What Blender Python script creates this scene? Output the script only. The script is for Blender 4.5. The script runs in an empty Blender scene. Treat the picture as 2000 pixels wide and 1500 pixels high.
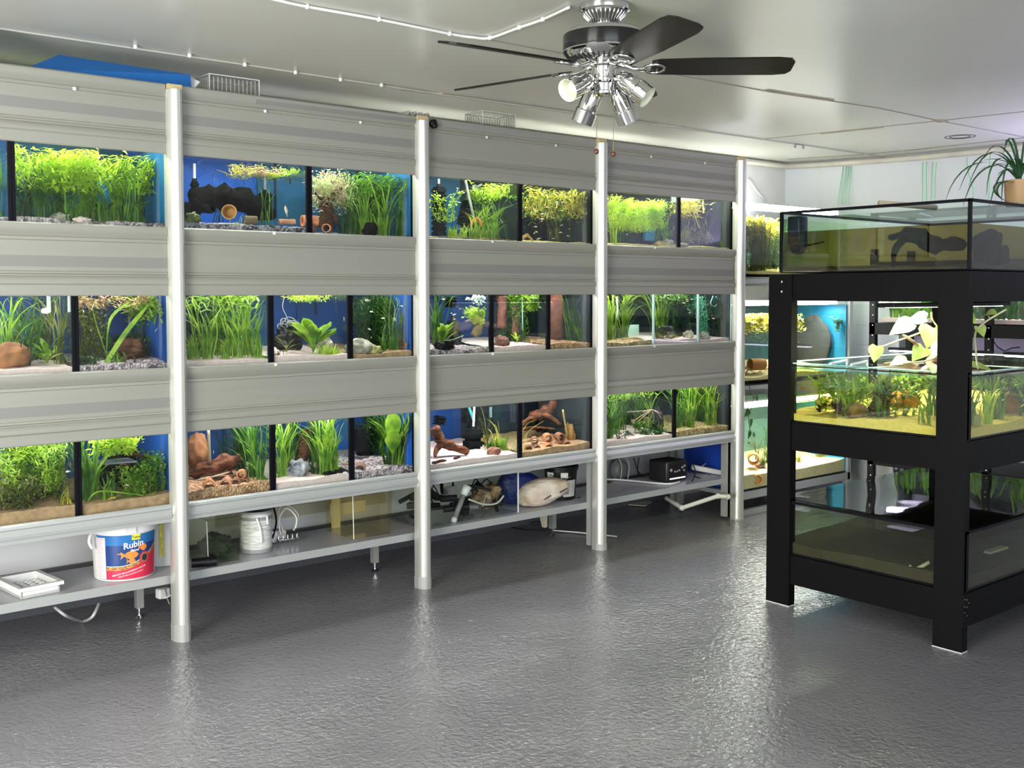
import bpy, bmesh, math, random
from math import sin, cos, pi, radians
from mathutils import Vector as V, Matrix as M, noise
SC = bpy.context.scene
COL = SC.collection
random.seed(7)

# ------------------------------------------------------------------ camera
F_PX, CY = 2058.7, 664.5
CAM = V((0, -4.26, 1.45))
PITCH, ROLL, YAW = 0.04475, -0.00139, 0.69012
FW = V((sin(YAW) * cos(PITCH), cos(YAW) * cos(PITCH), -sin(PITCH)))
_r = V((cos(YAW), -sin(YAW), 0)); _u = _r.cross(FW)
RT = _r * cos(ROLL) + _u * sin(ROLL); UP = -_r * sin(ROLL) + _u * cos(ROLL)
cd = bpy.data.cameras.new('camera'); cam = bpy.data.objects.new('camera', cd); COL.objects.link(cam)
cam.matrix_world = M(((RT.x, UP.x, -FW.x, CAM.x), (RT.y, UP.y, -FW.y, CAM.y), (RT.z, UP.z, -FW.z, CAM.z), (0, 0, 0, 1)))
cd.sensor_width = 36; cd.lens = F_PX / 2000 * 36; cd.shift_y = (CY - 750) / 2000
cd.clip_start = .05; SC.camera = cam

# ------------------------------------------------------------------ view, world, daylight
SC.view_settings.view_transform = 'Standard'; SC.view_settings.look = 'None'
SC.view_settings.gamma = 1; SC.view_settings.use_curve_mapping = False
SC.view_settings.exposure = 0.0
SC.cycles.transparent_max_bounces = 40; SC.cycles.max_bounces = 8; SC.cycles.diffuse_bounces = 3
SC.cycles.glossy_bounces = 3; SC.cycles.caustics_reflective = False; SC.cycles.caustics_refractive = False
SC.cycles.sample_clamp_indirect = 6
W = bpy.data.worlds.new('world'); SC.world = W; W.use_nodes = True
W.node_tree.nodes['Background'].inputs[0].default_value = (.75, .85, 1, 1)
W.node_tree.nodes['Background'].inputs[1].default_value = 1.0

def area(name, loc, aim, sx, sy, power, color=(1, 1, 1), spread=180, parent=None):
    l = bpy.data.lights.new(name, 'AREA'); l.shape = 'RECTANGLE'; l.size = sx; l.size_y = sy
    l.energy = power; l.color = color; l.spread = radians(spread)
    o = bpy.data.objects.new(name, l); COL.objects.link(o); o.location = loc
    o.rotation_euler = (V(aim) - V(loc)).to_track_quat('-Z', 'Y').to_euler()
    return o
# daylight through the glazed door and the windows (all behind and beside the camera)
area('daylight_door', (-1.75, -2.6, 1.15), (1.2, -1.9, 1.5), 1.9, 2.0, 255, (1, .98, .90))
area('daylight_window', (.3, -6.3, 1.6), (1.6, -3.2, 2.6), 3.4, 1.25, 160, (.84, .91, 1))

# ------------------------------------------------------------------ picture point to place
def at(u, v, ax, val):
    d = FW + RT * ((u - 1000) / F_PX) - UP * ((v - CY) / F_PX)
    i = 'xyz'.index(ax)
    return CAM + d * ((val - CAM[i]) / d[i])
def X(u, Y=.05, v=600): return at(u, v, 'y', Y).x

# ------------------------------------------------------------------ materials
MATS = {}
def _bsdf(name):
    m = bpy.data.materials.new(name); m.use_nodes = True
    return m, m.node_tree, m.node_tree.nodes['Principled BSDF']
def mat(name, col, rough=.5, metal=0, bump=0, bscale=40, var=0, vscale=8, spec=.5, stretch=None, coat=0, emit=0, trans=0, vor=False, col2=None):
    if name in MATS: return MATS[name]
    m, t, b = _bsdf(name); N = t.nodes.new; L = t.links.new
    b.inputs['Base Color'].default_value = (*col, 1); b.inputs['Roughness'].default_value = rough
    b.inputs['Metallic'].default_value = metal; b.inputs['Specular IOR Level'].default_value = spec
    b.inputs['Coat Weight'].default_value = coat
    if emit: b.inputs['Emission Color'].default_value = (*col, 1); b.inputs['Emission Strength'].default_value = emit
    if bump or var or col2:
        tc = N('ShaderNodeTexCoord'); mp = N('ShaderNodeMapping'); L(tc.outputs['Object'], mp.inputs[0])
        if stretch: mp.inputs['Scale'].default_value = stretch
    if var or col2:
        if vor:
            n = N('ShaderNodeTexVoronoi'); n.inputs['Scale'].default_value = vscale; L(mp.outputs[0], n.inputs['Vector'])
            sp = N('ShaderNodeSeparateColor'); L(n.outputs['Color'], sp.inputs[0]); fac = sp.outputs[0]
        else:
            n = N('ShaderNodeTexNoise'); n.inputs['Scale'].default_value = vscale; n.inputs['Detail'].default_value = 4
            L(mp.outputs[0], n.inputs['Vector']); fac = n.outputs['Fac']
        r = N('ShaderNodeValToRGB'); c2 = col2 or tuple(c * (1 - var) for c in col)
        c1 = col if col2 else tuple(min(1, c * (1 + var)) for c in col)
        r.color_ramp.elements[0].color = (*c2, 1); r.color_ramp.elements[1].color = (*c1, 1)
        r.color_ramp.elements[0].position = .35 if not vor else .1; r.color_ramp.elements[1].position = .65 if not vor else .9
        L(fac, r.inputs[0]); L(r.outputs[0], b.inputs['Base Color'])
    if bump:
        n2 = N('ShaderNodeTexVoronoi' if vor else 'ShaderNodeTexNoise'); n2.inputs['Scale'].default_value = bscale
        L(mp.outputs[0], n2.inputs['Vector'])
        bp_ = N('ShaderNodeBump'); bp_.inputs['Strength'].default_value = bump; bp_.inputs['Distance'].default_value = .01
        L(n2.outputs['Distance' if vor else 'Fac'], bp_.inputs['Height']); L(bp_.outputs[0], b.inputs['Normal'])
    MATS[name] = m; return m
def leafmat(name, col, col2):
    if name in MATS: return MATS[name]
    m, t, b = _bsdf(name); N = t.nodes.new; L = t.links.new
    tc = N('ShaderNodeTexCoord'); n = N('ShaderNodeTexNoise'); n.inputs['Scale'].default_value = 14
    L(tc.outputs['Object'], n.inputs['Vector']); r = N('ShaderNodeValToRGB')
    r.color_ramp.elements[0].position = .35; r.color_ramp.elements[1].position = .65
    r.color_ramp.elements[0].color = (*col2, 1); r.color_ramp.elements[1].color = (*col, 1)
    L(n.outputs['Fac'], r.inputs[0]); L(r.outputs[0], b.inputs['Base Color']); b.inputs['Roughness'].default_value = .45
    tr = N('ShaderNodeBsdfTranslucent'); L(r.outputs[0], tr.inputs[0]); mx = N('ShaderNodeMixShader'); mx.inputs[0].default_value = .4
    L(b.outputs[0], mx.inputs[1]); L(tr.outputs[0], mx.inputs[2]); L(mx.outputs[0], t.nodes['Material Output'].inputs[0])
    MATS[name] = m; return m
def glass(name, tint=(.97, .99, .98), gloss=1.0, rough=.0, ior=1.45):
    if name in MATS: return MATS[name]
    m = bpy.data.materials.new(name); m.use_nodes = True; t = m.node_tree; t.nodes.clear(); N = t.nodes.new; L = t.links.new
    o = N('ShaderNodeOutputMaterial'); tr = N('ShaderNodeBsdfTransparent'); tr.inputs[0].default_value = (*tint, 1)
    g = N('ShaderNodeBsdfGlossy'); g.inputs['Roughness'].default_value = rough; g.inputs[0].default_value = (gloss, gloss, gloss, 1)
    fr = N('ShaderNodeFresnel'); fr.inputs[0].default_value = ior; mx = N('ShaderNodeMixShader')
    geo = N('ShaderNodeNewGeometry'); inv = N('ShaderNodeMath'); inv.operation = 'SUBTRACT'; inv.inputs[0].default_value = 1
    L(geo.outputs['Backfacing'], inv.inputs[1]); ml = N('ShaderNodeMath'); ml.operation = 'MULTIPLY'
    L(fr.outputs[0], ml.inputs[0]); L(inv.outputs[0], ml.inputs[1])
    L(ml.outputs[0], mx.inputs[0]); L(tr.outputs[0], mx.inputs[1]); L(g.outputs[0], mx.inputs[2]); L(mx.outputs[0], o.inputs[0])
    MATS[name] = m; return m

# ------------------------------------------------------------------ mesh building
class MB:
    def __init__(s): s.v = []; s.f = []; s.m = []; s.mi = 0
    def add(s, vs, fs):
        k = len(s.v); s.v += [V(p) for p in vs]; s.f += [tuple(i + k for i in f) for f in fs]; s.m += [s.mi] * len(fs); return s
    def box(s, x0, x1, y0, y1, z0, z1, mx=None, taper=0):
        p = [(x0, y0, z0), (x1, y0, z0), (x1, y1, z0), (x0, y1, z0), (x0 - taper, y0 - taper, z1), (x1 + taper, y0 - taper, z1), (x1 + taper, y1 + taper, z1), (x0 - taper, y1 + taper, z1)]
        if mx is not None: p = [mx @ V(q) for q in p]
        return s.add(p, [(3, 2, 1, 0), (4, 5, 6, 7), (0, 1, 5, 4), (1, 2, 6, 5), (2, 3, 7, 6), (3, 0, 4, 7)])
    def cbox(s, c, sx, sy, sz, rz=0, rx=0, ry=0):
        mx = M.Translation(c) @ M.Rotation(rz, 4, 'Z') @ M.Rotation(ry, 4, 'Y') @ M.Rotation(rx, 4, 'X')
        return s.box(-sx / 2, sx / 2, -sy / 2, sy / 2, -sz / 2, sz / 2, mx)
    def bbox(s, c, sx, sy, sz, r=.01, rz=0, rx=0, ry=0):
        """box with rounded edges"""
        bm = bmesh.new(); bmesh.ops.create_cube(bm, size=1)
        for v in bm.verts: v.co = V((v.co.x * sx, v.co.y * sy, v.co.z * sz))
        bmesh.ops.bevel(bm, geom=bm.edges[:], offset=r, segments=3, affect='EDGES', profile=.5)
        mx = M.Translation(c) @ M.Rotation(rz, 4, 'Z') @ M.Rotation(ry, 4, 'Y') @ M.Rotation(rx, 4, 'X')
        bm.verts.index_update(); s.add([mx @ v.co for v in bm.verts], [tuple(v.index for v in f.verts) for f in bm.faces]); bm.free(); return s
    def tube(s, pts, r, n=8, caps=True, flat=1, rot=0, nz=0, nf=20):
        pts = [V(p) for p in pts]; rr = r if isinstance(r, (list, tuple)) else [r] * len(pts)
        up = None; rings = []
        for i, p in enumerate(pts):
            t = (pts[min(i + 1, len(pts) - 1)] - pts[max(i - 1, 0)]).normalized()
            if up is None: up = t.orthogonal().normalized() if abs(t.z) > .9 else V((0, 0, 1)); up = (up - t * up.dot(t)).normalized()
            else:
                up = (up - t * up.dot(t)); up = up.normalized() if up.length > 1e-6 else t.orthogonal().normalized()
            sd = t.cross(up); ring = []
            for k in range(n):
                a = 2 * pi * k / n + rot; q = rr[i]
                d = up * cos(a) * flat + sd * sin(a)
                if nz: q *= 1 + nz * noise.noise((p + d * .03) * nf) + nz * .6 * noise.noise(V((a * 3, i * .25, p.x * 5)))
                ring.append(p + d * q)
            rings.append(ring)
        k0 = len(s.v); vs = [v for g in rings for v in g]; fs = []
        for i in range(len(pts) - 1):
            for k in range(n): a, b = i * n + k, i * n + (k + 1) % n; fs.append((a, b, b + n, a + n))
        if caps: fs += [tuple(range(n - 1, -1, -1)), tuple((len(pts) - 1) * n + k for k in range(n))]
        return s.add(vs, fs)
    def cyl(s, a, b, r, r2=None, n=16, caps=True): return s.tube([a, b], [r, r if r2 is None else r2], n, caps)
    def lathe(s, prof, c=(0, 0, 0), n=24, mx=None, a0=0, a1=2 * pi):
        full = abs(a1 - a0 - 2 * pi) < 1e-6; m = n if full else n + 1; vs = []; fs = []
        T = M.Translation(c) @ (mx or M.Identity(4))
        for r, z in prof:
            for k in range(m): a = a0 + (a1 - a0) * k / n; vs.append(T @ V((r * cos(a), r * sin(a), z)))
        for i in range(len(prof) - 1):
            for k in range(n):
                a, b = i * m + k, i * m + (k + 1) % m; fs.append((a, b, b + m, a + m))
        return s.add(vs, fs)
    def prism(s, prof, x0, x1, closed=True):
        """profile of (y, z) swept along x"""
        n = len(prof); vs = [(x0, y, z) for y, z in prof] + [(x1, y, z) for y, z in prof]
        fs = [(k, (k + 1) % n, n + (k + 1) % n, n + k) for k in range(n if closed else n - 1)]
        if closed: fs += [tuple(range(n - 1, -1, -1)), tuple(range(n, 2 * n))]
        return s.add(vs, fs)
    def vprism(s, prof, z0, z1):
        n = len(prof); vs = [(x, y, z0) for x, y in prof] + [(x, y, z1) for x, y in prof]
        return s.add(vs, [(k, (k + 1) % n, n + (k + 1) % n, n + k) for k in range(n)] + [tuple(range(n - 1, -1, -1)), tuple(range(n, 2 * n))])
    def blade(s, pts, w, tip=.1, side=None, th=0):
        """a leaf strip through pts, width w, tapering"""
        pts = [V(p) for p in pts]; n = len(pts); vs = []; fs = []
        for i, p in enumerate(pts):
            t = (pts[min(i + 1, n - 1)] - pts[max(i - 1, 0)]).normalized()
            sd = side - t * side.dot(t) if side is not None else t.cross(V((.3, .9, .1)))
            sd = sd.normalized() if sd.length > 1e-5 else V((1, 0, 0))
            q = i / (n - 1); ww = w(q) if callable(w) else w * (1 - (1 - tip) * max(0, (q - .55) / .45) ** 1.5)
            vs += [p - sd * ww / 2, p + sd * ww / 2]
        for i in range(n - 1): fs.append((2 * i, 2 * i + 1, 2 * i + 3, 2 * i + 2))
        return s.add(vs, fs)
    def blob(s, c, rx, ry, rz, sub=3, amp=.25, fr=1.6, seed=0, rotz=0, ridge=False, flatb=None, rmx=None):
        bm = bmesh.new(); bmesh.ops.create_icosphere(bm, subdivisions=sub, radius=1); c = V(c)
        R = M.Rotation(rotz, 4, 'Z') @ (rmx or M.Identity(4))
        for v in bm.verts:
            d = v.co.normalized(); q = d * fr + V((seed * 3.7, seed * 1.3, seed * 7.1))
            h = noise.noise(q) + .5 * noise.noise(q * 2.3) + (.3 * abs(noise.noise(q * 5)) if ridge else .2 * noise.noise(q * 5))
            d = d * (1 + amp * h); p = R @ V((d.x * rx, d.y * ry, d.z * rz))
            if flatb is not None and p.z < -flatb: p.z = -flatb
            v.co = c + p
        bm.verts.index_update(); s.add([v.co for v in bm.verts], [tuple(v.index for v in f.verts) for f in bm.faces]); bm.free(); return s
    def build(s, name, m=None, parent=None, smooth=False, org=None, auto=None):
        me = bpy.data.meshes.new(name); o0 = V(org) if org is not None else (V(parent['_org']) if parent is not None and '_org' in parent else V((0, 0, 0)))
        me.from_pydata([tuple(p - o0) for p in s.v], [], s.f)
        for mm in (m if isinstance(m, (list, tuple)) else [m]): me.materials.append(mm)
        if isinstance(m, (list, tuple)): me.polygons.foreach_set('material_index', s.m)
        if smooth: me.polygons.foreach_set('use_smooth', [True] * len(me.polygons))
        me.update()
        if smooth and auto: 
            try: me.set_sharp_from_angle(angle=radians(auto))
            except Exception: pass
        o = bpy.data.objects.new(name, me); COL.objects.link(o)
        if parent is not None: o.parent = parent; o['_org'] = tuple(o0)
        elif org is not None: o.location = o0; o['_org'] = tuple(o0)
        return o

SEEN = {}
def tag(o, label=None, cat=None, group=None, kind=None):
    if label: o['label'] = label
    if cat: o['category'] = cat
    if group: o['group'] = group
    if kind: o['kind'] = kind
    return o
def thing(name, loc, label, cat, group=None):
    o = bpy.data.objects.new(name, None); COL.objects.link(o); o.location = loc; o['_org'] = tuple(loc); o.empty_display_size = .05
    return tag(o, label, cat, group)
def struct(name, mb, m, label=None, smooth=False):
    return tag(mb.build(name, m, smooth=smooth), label, None, None, 'structure')
def copy_tree(o, parent=None):
    c = o.copy(); COL.objects.link(c)
    if parent is not None: c.parent = parent
    for ch in [x for x in bpy.data.objects if x.parent == o]: copy_tree(ch, c)
    return c
def kids(o): return [x for x in bpy.data.objects if x.parent == o]
def bez(p0, p1, p2, p3, n=10):
    p0, p1, p2, p3 = map(V, (p0, p1, p2, p3)); r = []
    for i in range(n + 1):
        t = i / n; r.append(p0 * (1 - t) ** 3 + p1 * 3 * t * (1 - t) ** 2 + p2 * 3 * t * t * (1 - t) + p3 * t ** 3)
    return r
def smoothpts(pts, k=6):
    pts = [V(p) for p in pts]; out = []
    for i in range(len(pts) - 1):
        a = pts[max(i - 1, 0)]; b = pts[i]; c = pts[i + 1]; d = pts[min(i + 2, len(pts) - 1)]
        for j in range(k):
            t = j / k; out.append(.5 * ((2 * b) + (c - a) * t + (2 * a - 5 * b + 4 * c - d) * t * t + (3 * b - a - 3 * c + d) * t ** 3))
    return out + [pts[-1]]
def text_bm(s, size, depth=0):
    cu = bpy.data.curves.new('t', 'FONT'); cu.body = s; cu.size = size; cu.align_x = 'CENTER'; cu.align_y = 'CENTER'; cu.extrude = depth; cu.resolution_u = 2; cu.offset = size * .02
    o = bpy.data.objects.new('t', cu); COL.objects.link(o); bpy.context.view_layer.update()
    me = bpy.data.meshes.new_from_object(o.evaluated_get(bpy.context.evaluated_depsgraph_get()))
    vs = [v.co.copy() for v in me.vertices]; fs = [tuple(p.vertices) for p in me.polygons]
    bpy.data.objects.remove(o); bpy.data.meshes.remove(me); bpy.data.curves.remove(cu); return vs, fs
# ------------------------------------------------------------------ common materials
WHITE = mat('white_paint', (.8, .8, .80), .55, var=.04, vscale=3)
CEILM = mat('ceiling_board', (.64, .645, .585), .3, var=.03, vscale=1.2, bump=.12, bscale=3, spec=.5)
ALU = mat('satin_aluminium', (.60, .605, .56), .33, .6)
FASC = mat('grey_fascia', (.30, .30, .262), .42, .15, var=.03, vscale=3, stretch=(.3, 1, 6), bump=.05, bscale=60)
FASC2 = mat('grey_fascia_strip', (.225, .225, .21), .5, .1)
RAIL = mat('pale_rail', (.46, .48, .475), .35, .3)
SLEEVE = mat('dull_sleeve', (.42, .42, .41), .45, .3)
BLACKP = mat('black_painted_wood', (.0035, .0035, .004), .5, bump=.1, bscale=30, spec=.12)
BLK = mat('black_plastic', (.008, .008, .009), .4, spec=.25)
SPONGE = mat('black_sponge', (.006, .007, .009), .9, bump=.5, bscale=300, spec=.1)
SILI = mat('black_silicone', (.003, .003, .006), .45, spec=.15)
WPL = mat('white_plastic', (.82, .82, .8), .35)
GPL = mat('grey_plastic', (.3, .3, .31), .4)
CHROME = mat('chrome', (.78, .78, .76), .08, 1)
BRASS = mat('brass', (.6, .45, .2), .25, 1)
TERRA = mat('terracotta', (.55, .2, .09), .75, var=.25, vscale=25, bump=.15, bscale=80)
TERRAD = mat('stained_terracotta', (.30, .13, .07), .8, var=.3, vscale=25, bump=.2, bscale=80)
WOODD = mat('waterlogged_wood', (.075, .032, .016), .8, var=.6, spec=.15, vscale=30, bump=.6, bscale=60, stretch=(1, 1, 4))
WOODB = mat('black_bogwood', (.005, .0045, .0045), .9, bump=.8, bscale=50, spec=.08)
WOODR = mat('red_bogwood', (.20, .072, .034), .8, col2=(.035, .012, .008), vscale=22, spec=.2, stretch=(1, 1, 3), bump=.6, bscale=60)
PINE = mat('raw_timber', (.55, .44, .24), .6, var=.1, vscale=10, stretch=(1, 8, 8))
FOAM = mat('blue_foam', (.012, .13, .42), .95, bump=.5, bscale=250)
LIME = mat('pale_stone', (.45, .42, .33), .8, col2=(.14, .13, .09), vscale=18, bump=.5, bscale=30)
SANDP = mat('pink_sand', (.80, .60, .58), .9, var=.06, vscale=60, bump=.25, bscale=300)
SANDY = mat('yellow_sand', (.82, .66, .33), .9, var=.07, vscale=60, bump=.25, bscale=300)
SANDB = mat('brown_sand', (.42, .25, .14), .9, var=.2, vscale=40, bump=.3, bscale=200)
GRAVP = mat('pink_gravel', (.85, .68, .72), .8, col2=(.12, .08, .1), vscale=95, vor=True, bump=.9, bscale=95)
GRAVD = mat('dark_gravel', (.52, .44, .5), .7, col2=(.03, .025, .05), vscale=85, vor=True, bump=.9, bscale=85)
GRAVO = mat('orange_gravel', (.72, .42, .24), .8, col2=(.26, .12, .06), vscale=90, vor=True, bump=.9, bscale=90)
GRAVY = mat('yellow_gravel', (.75, .55, .28), .8, col2=(.25, .15, .05), vscale=95, vor=True, bump=.9, bscale=95)
BLUE = mat('blue_back', (.008, .12, .66), .5); BLUEC = mat('cyan_back', (.012, .13, .32), .5); BLUED = mat('dull_blue_back', (.008, .06, .27), .5)
DARKB = mat('dark_back', (.006, .012, .018), .6)
CYANB = mat('pale_cyan_back', (.05, .42, .72), .5)
GL = glass('clear_glass'); GLG = glass('green_edged_glass', (.93, .98, .955)); WAT = glass('tank_water', (.93, .965, .955), 1, 0, 1.2)
WATY = glass('amber_water', (.93, .88, .55), 1, 0, 1.2); WATM = glass('murky_water', (.50, .42, .20), 1, 0, 1.1)
WATD = glass('still_water', (.62, .62, .5), 1, 0, 1.2); CLR = glass('clear_plastic', (.90, .92, .92), 1, .08)
YEL = glass('yellowed_plastic', (.965, .95, .86), 1, .05); GRNG = glass('algae_glass', (.90, .92, .85), 1, .02)
G1 = leafmat('bright_leaf', (.38, .56, .05), (.10, .24, .02)); G2 = leafmat('mid_leaf', (.15, .34, .03), (.035, .11, .012))
G3 = leafmat('dark_leaf', (.045, .13, .025), (.012, .045, .012)); G4 = leafmat('lime_leaf', (.62, .78, .08), (.33, .52, .03))
G5 = leafmat('pale_leaf', (.55, .66, .30), (.42, .25, .20)); G6 = leafmat('yellow_leaf', (.72, .62, .10), (.40, .36, .05))
G7 = leafmat('pink_leaf', (.62, .28, .25), (.35, .35, .08)); G8 = leafmat('brown_green_leaf', (.20, .22, .04), (.07, .09, .02))
FISHM = mat('pale_fish', (.78, .62, .48), .35); FISHW = mat('white_fish', (.85, .80, .74), .35); FISHO = mat('orange_fish', (.80, .33, .08), .35)

# ------------------------------------------------------------------ the room
ZC = 2.46
b = MB(); b.box(-1.9, 7.6, -6.5, 1.0, -.1, 0)
FL, ft, fb = _bsdf('grey_floor_paint')
N = ft.nodes.new; L = ft.links.new
tc = N('ShaderNodeTexCoord'); n1 = N('ShaderNodeTexNoise'); n1.inputs['Scale'].default_value = 2.2; n1.inputs['Detail'].default_value = 3
r1 = N('ShaderNodeValToRGB'); r1.color_ramp.elements[0].color = (.155, .150, .164, 1); r1.color_ramp.elements[1].color = (.195, .19, .206, 1)
L(tc.outputs['Object'], n1.inputs['Vector']); L(n1.outputs['Fac'], r1.inputs[0]); L(r1.outputs[0], fb.inputs['Base Color'])
n2 = N('ShaderNodeTexNoise'); n2.inputs['Scale'].default_value = 48; n2.inputs['Detail'].default_value = 2.5; n2.inputs['Distortion'].default_value = .6
n3 = N('ShaderNodeTexNoise'); n3.inputs['Scale'].default_value = 3.5
bb = N('ShaderNodeBump'); bb.inputs['Strength'].default_value = .8; bb.inputs['Distance'].default_value = .006
b2 = N('ShaderNodeBump'); b2.inputs['Strength'].default_value = .25; b2.inputs['Distance'].default_value = .03
L(tc.outputs['Object'], n2.inputs['Vector']); L(tc.outputs['Object'], n3.inputs['Vector'])
L(n3.outputs['Fac'], b2.inputs['Height']); L(b2.outputs[0], bb.inputs['Normal']); L(n2.outputs['Fac'], bb.inputs['Height']); L(bb.outputs[0], fb.inputs['Normal'])
fb.inputs['Roughness'].default_value = .16; fb.inputs['Specular IOR Level'].default_value = .55
struct('floor', b, FL, 'grey glossy painted concrete floor')
b = MB(); b.box(-1.9, 7.6, -6.5, 1.0, ZC, ZC + .1); struct('ceiling', b, CEILM, 'white painted board ceiling')
b = MB(); b.box(-1.9, 6.92, .76, .9, 0, ZC); struct('wall_back', b, WHITE, 'white wall behind the tall tank rack')
WR = [(6.9, .78), (7.03, .53), (7.14, .16), (7.22, -.2), (7.245, -.57), (7.25, -6.5)]
b = MB(); b.vprism(WR + [(7.45, -6.5), (7.45, .9), (6.9, .9)], 0, ZC); struct('wall_right', b, mat('cool_white_paint', (.76, .79, .84), .6), 'pale wall at the far end')
# wall with glazed door, wall with windows (behind the camera)
b = MB(); b.box(-1.95, -1.8, -6.5, -3.6, 0, ZC); b.box(-1.95, -1.8, -1.6, .9, 0, ZC); b.box(-1.95, -1.8, -3.6, -1.6, 2.3, ZC); struct('wall_left', b, WHITE)
b = MB(); zs = (.95, 2.25)
b.box(-1.9, 7.6, -6.55, -6.42, 0, zs[0]); b.box(-1.9, 7.6, -6.55, -6.42, zs[1], ZC); b.box(-1.9, -1.5, -6.55, -6.42, *zs); b.box(2.1, 7.6, -6.55, -6.42, *zs)
struct('wall_front', b, WHITE)
def frame(y, x0, x1, z0, z1, w=.05, ax='y'):
    b = MB()
    for a in ((x0, x0 + w, z0, z1), (x1 - w, x1, z0, z1), (x0, x1, z0, z0 + w), (x0, x1, z1 - w, z1), ((x0 + x1) / 2 - w / 2, (x0 + x1) / 2 + w / 2, z0, z1)):
        if ax == 'y': b.box(a[0], a[1], y - .03, y + .03, a[2], a[3])
        else: b.box(y - .03, y + .03, a[0], a[1], a[2], a[3])
    return b
struct('window_1', frame(-6.48, -1.5, 2.1, .95, 2.25), WPL); struct('door_1', frame(-1.87, -3.6, -1.6, 0, 2.3, .07, 'x'), WPL)
b = MB(); b.box(-1.8, 5.6, .735, .758, 0, .2); struct('baseboard_back', b, mat('grey_skirting', (.10, .10, .115), .45), 'dark grey skirting along the wall behind the rack')
# ceiling seams, coving and stains
def strip(pts, w, z0, z1, m, nm):
    b = MB()
    for (xa, ya), (xb, yb) in zip(pts, pts[1:]):
        d = V((xb - xa, yb - ya, 0)); l = d.length; c = V(((xa + xb) / 2, (ya + yb) / 2, (z0 + z1) / 2)); b.cbox(c, l + w * .3, w, z1 - z0, math.atan2(d.y, d.x))
    return struct(nm, b, m)
SEAM = mat('seam_shadow_gap', (.30, .29, .25), .7); STAIN = mat('tan_filler', (.42, .37, .27), .7, var=.2, vscale=10); COVE = mat('cream_coving', (.66, .63, .55), .5, var=.1, vscale=5)
CL = [(-1.8, .10), (.5, .10), (2.2, .11), (3.1, .13), (4.7, .09), (5.9, .07), (7.14, .05)]
strip(CL, .012, ZC - .008, ZC, mat('seam_bead', (.55, .55, .5), .5), 'trim_1')
strip([(2.2, -.92), (3.87, -.95), (4.41, -.96), (5.26, -1.05), (5.92, -1.04), (7.2, -1.06)], .008, ZC - .003, ZC, SEAM, 'trim_2')
strip([(5.72, .05), (5.92, -1.04), (5.99, -1.5), (6.05, -3)], .010, ZC - .003, ZC, SEAM, 'trim_3')
strip([(6.72, .6), (6.93, .1), (6.98, -.4), (7.0, -1), (7.0, -3)], .012, ZC - .004, ZC, SEAM, 'trim_4')
b = MB(); b.tube([(x - .02, y, ZC - .03) for x, y in [(-1.8, .74), (6.9, .74), (7.03, .5), (7.14, .13), (7.22, -.2), (7.245, -.6), (7.25, -6.4)]], .022, 8); struct('trim_5', b, COVE, 'cream coving where wall meets ceiling', True)
for i, (x, y, l, w, a) in enumerate([(3.05, .14, .22, .035, -.05), (3.2, .12, .12, .03, .25), (5.93, -1.04, .09, .06, 0), (6.98, -.3, .2, .02, -1.4), (5.85, -.5, .4, .02, -1.4), (4.6, -1.0, .5, .035, -.1)]):
    b = MB(); b.cbox((x, y, ZC - .002), l, w, .004, a); struct('trim_%d' % (6 + i), b, STAIN)
# ------------------------------------------------------------------ the tall rack
PX = [1.706, 2.935, 4.145, 5.37]
T = [2.305, 2.021, 1.722, 1.441, 1.145, .870, .576, .502]
BAYS = [(.3, PX[0]), (PX[0], PX[1]), (PX[1], PX[2]), (PX[2], PX[3])]
rack = thing('aquarium_rack', (PX[1], 0, 0), 'long grey aluminium aquarium rack with three rows of fascia panels and four posts', 'rack')
def fascia(z1, z0, x0, x1, i):
    h = z1 - z0; b = MB(); F = lambda q: z1 - q * h
    prof = [(.0, .0), (-.012, .0), (-.019, .02), (-.020, .07), (-.016, .13), (-.008, .165), (-.006, .185), (-.012, .195), (-.013, .235), (-.008, .245), (-.008, .655), (-.012, .665),
            (-.013, .69), (-.006, .705), (-.006, .72), (-.014, .745), (-.018, .79), (-.017, .83), (-.012, .85), (-.012, .985), (-.009, 1.0), (.0, 1.0)]
    b.prism([(y, F(q)) for y, q in prof], x0 + .036, x1 - .034)
    o = b.build('fascia_panel', FASC, rack, True, auto=35)
    return o
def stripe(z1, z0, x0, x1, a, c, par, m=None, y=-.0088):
    h = z1 - z0; b = MB(); b.box(x0 + .036, x1 - .036, y, -.004, z1 - c * h, z1 - a * h); return b.build('grey_strip', m or FASC2, par)
for i, (x0, x1) in enumerate(BAYS):
    for j in range(3):
        p = fascia(T[2 * j], T[2 * j + 1], x0, x1, i)
        if (j, i) in ((0, 0), (0, 1), (0, 3), (1, 0), (1, 2), (2, 0), (1, 3)): stripe(T[2 * j], T[2 * j + 1], x0, x1, .41 if j == 0 else .45, .55 if j == 0 else .60, p)  # darker grey strip along the flat of these panels
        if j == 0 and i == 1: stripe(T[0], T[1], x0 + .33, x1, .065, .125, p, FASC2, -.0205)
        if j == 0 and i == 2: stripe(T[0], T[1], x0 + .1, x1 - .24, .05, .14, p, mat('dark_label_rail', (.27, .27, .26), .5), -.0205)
        for q in ((.33, .23), (.72, .23)) if j == 0 else ((.36, .03),):
            b = MB(); b.cbox((x0 + (x1 - x0) * q[0], -.0215, T[2 * j] - q[1] * (T[2 * j] - T[2 * j + 1])), .012, .003, .012); b.build('screw', WPL, p)
    b = MB(); z1, z0 = T[6], T[7]
    b.prism([(0, z1), (-.012, z1), (-.02, z1 - .006), (-.021, z1 - .016), (-.013, z1 - .022), (-.017, z1 - .03), (-.024, z1 - .042), (-.022, z1 - .055), (-.012, z1 - .058), (-.012, z0), (0, z0)], x0 + .036, x1 - .034)
    b.build('lower_rail', RAIL, rack, True, auto=35)
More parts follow.
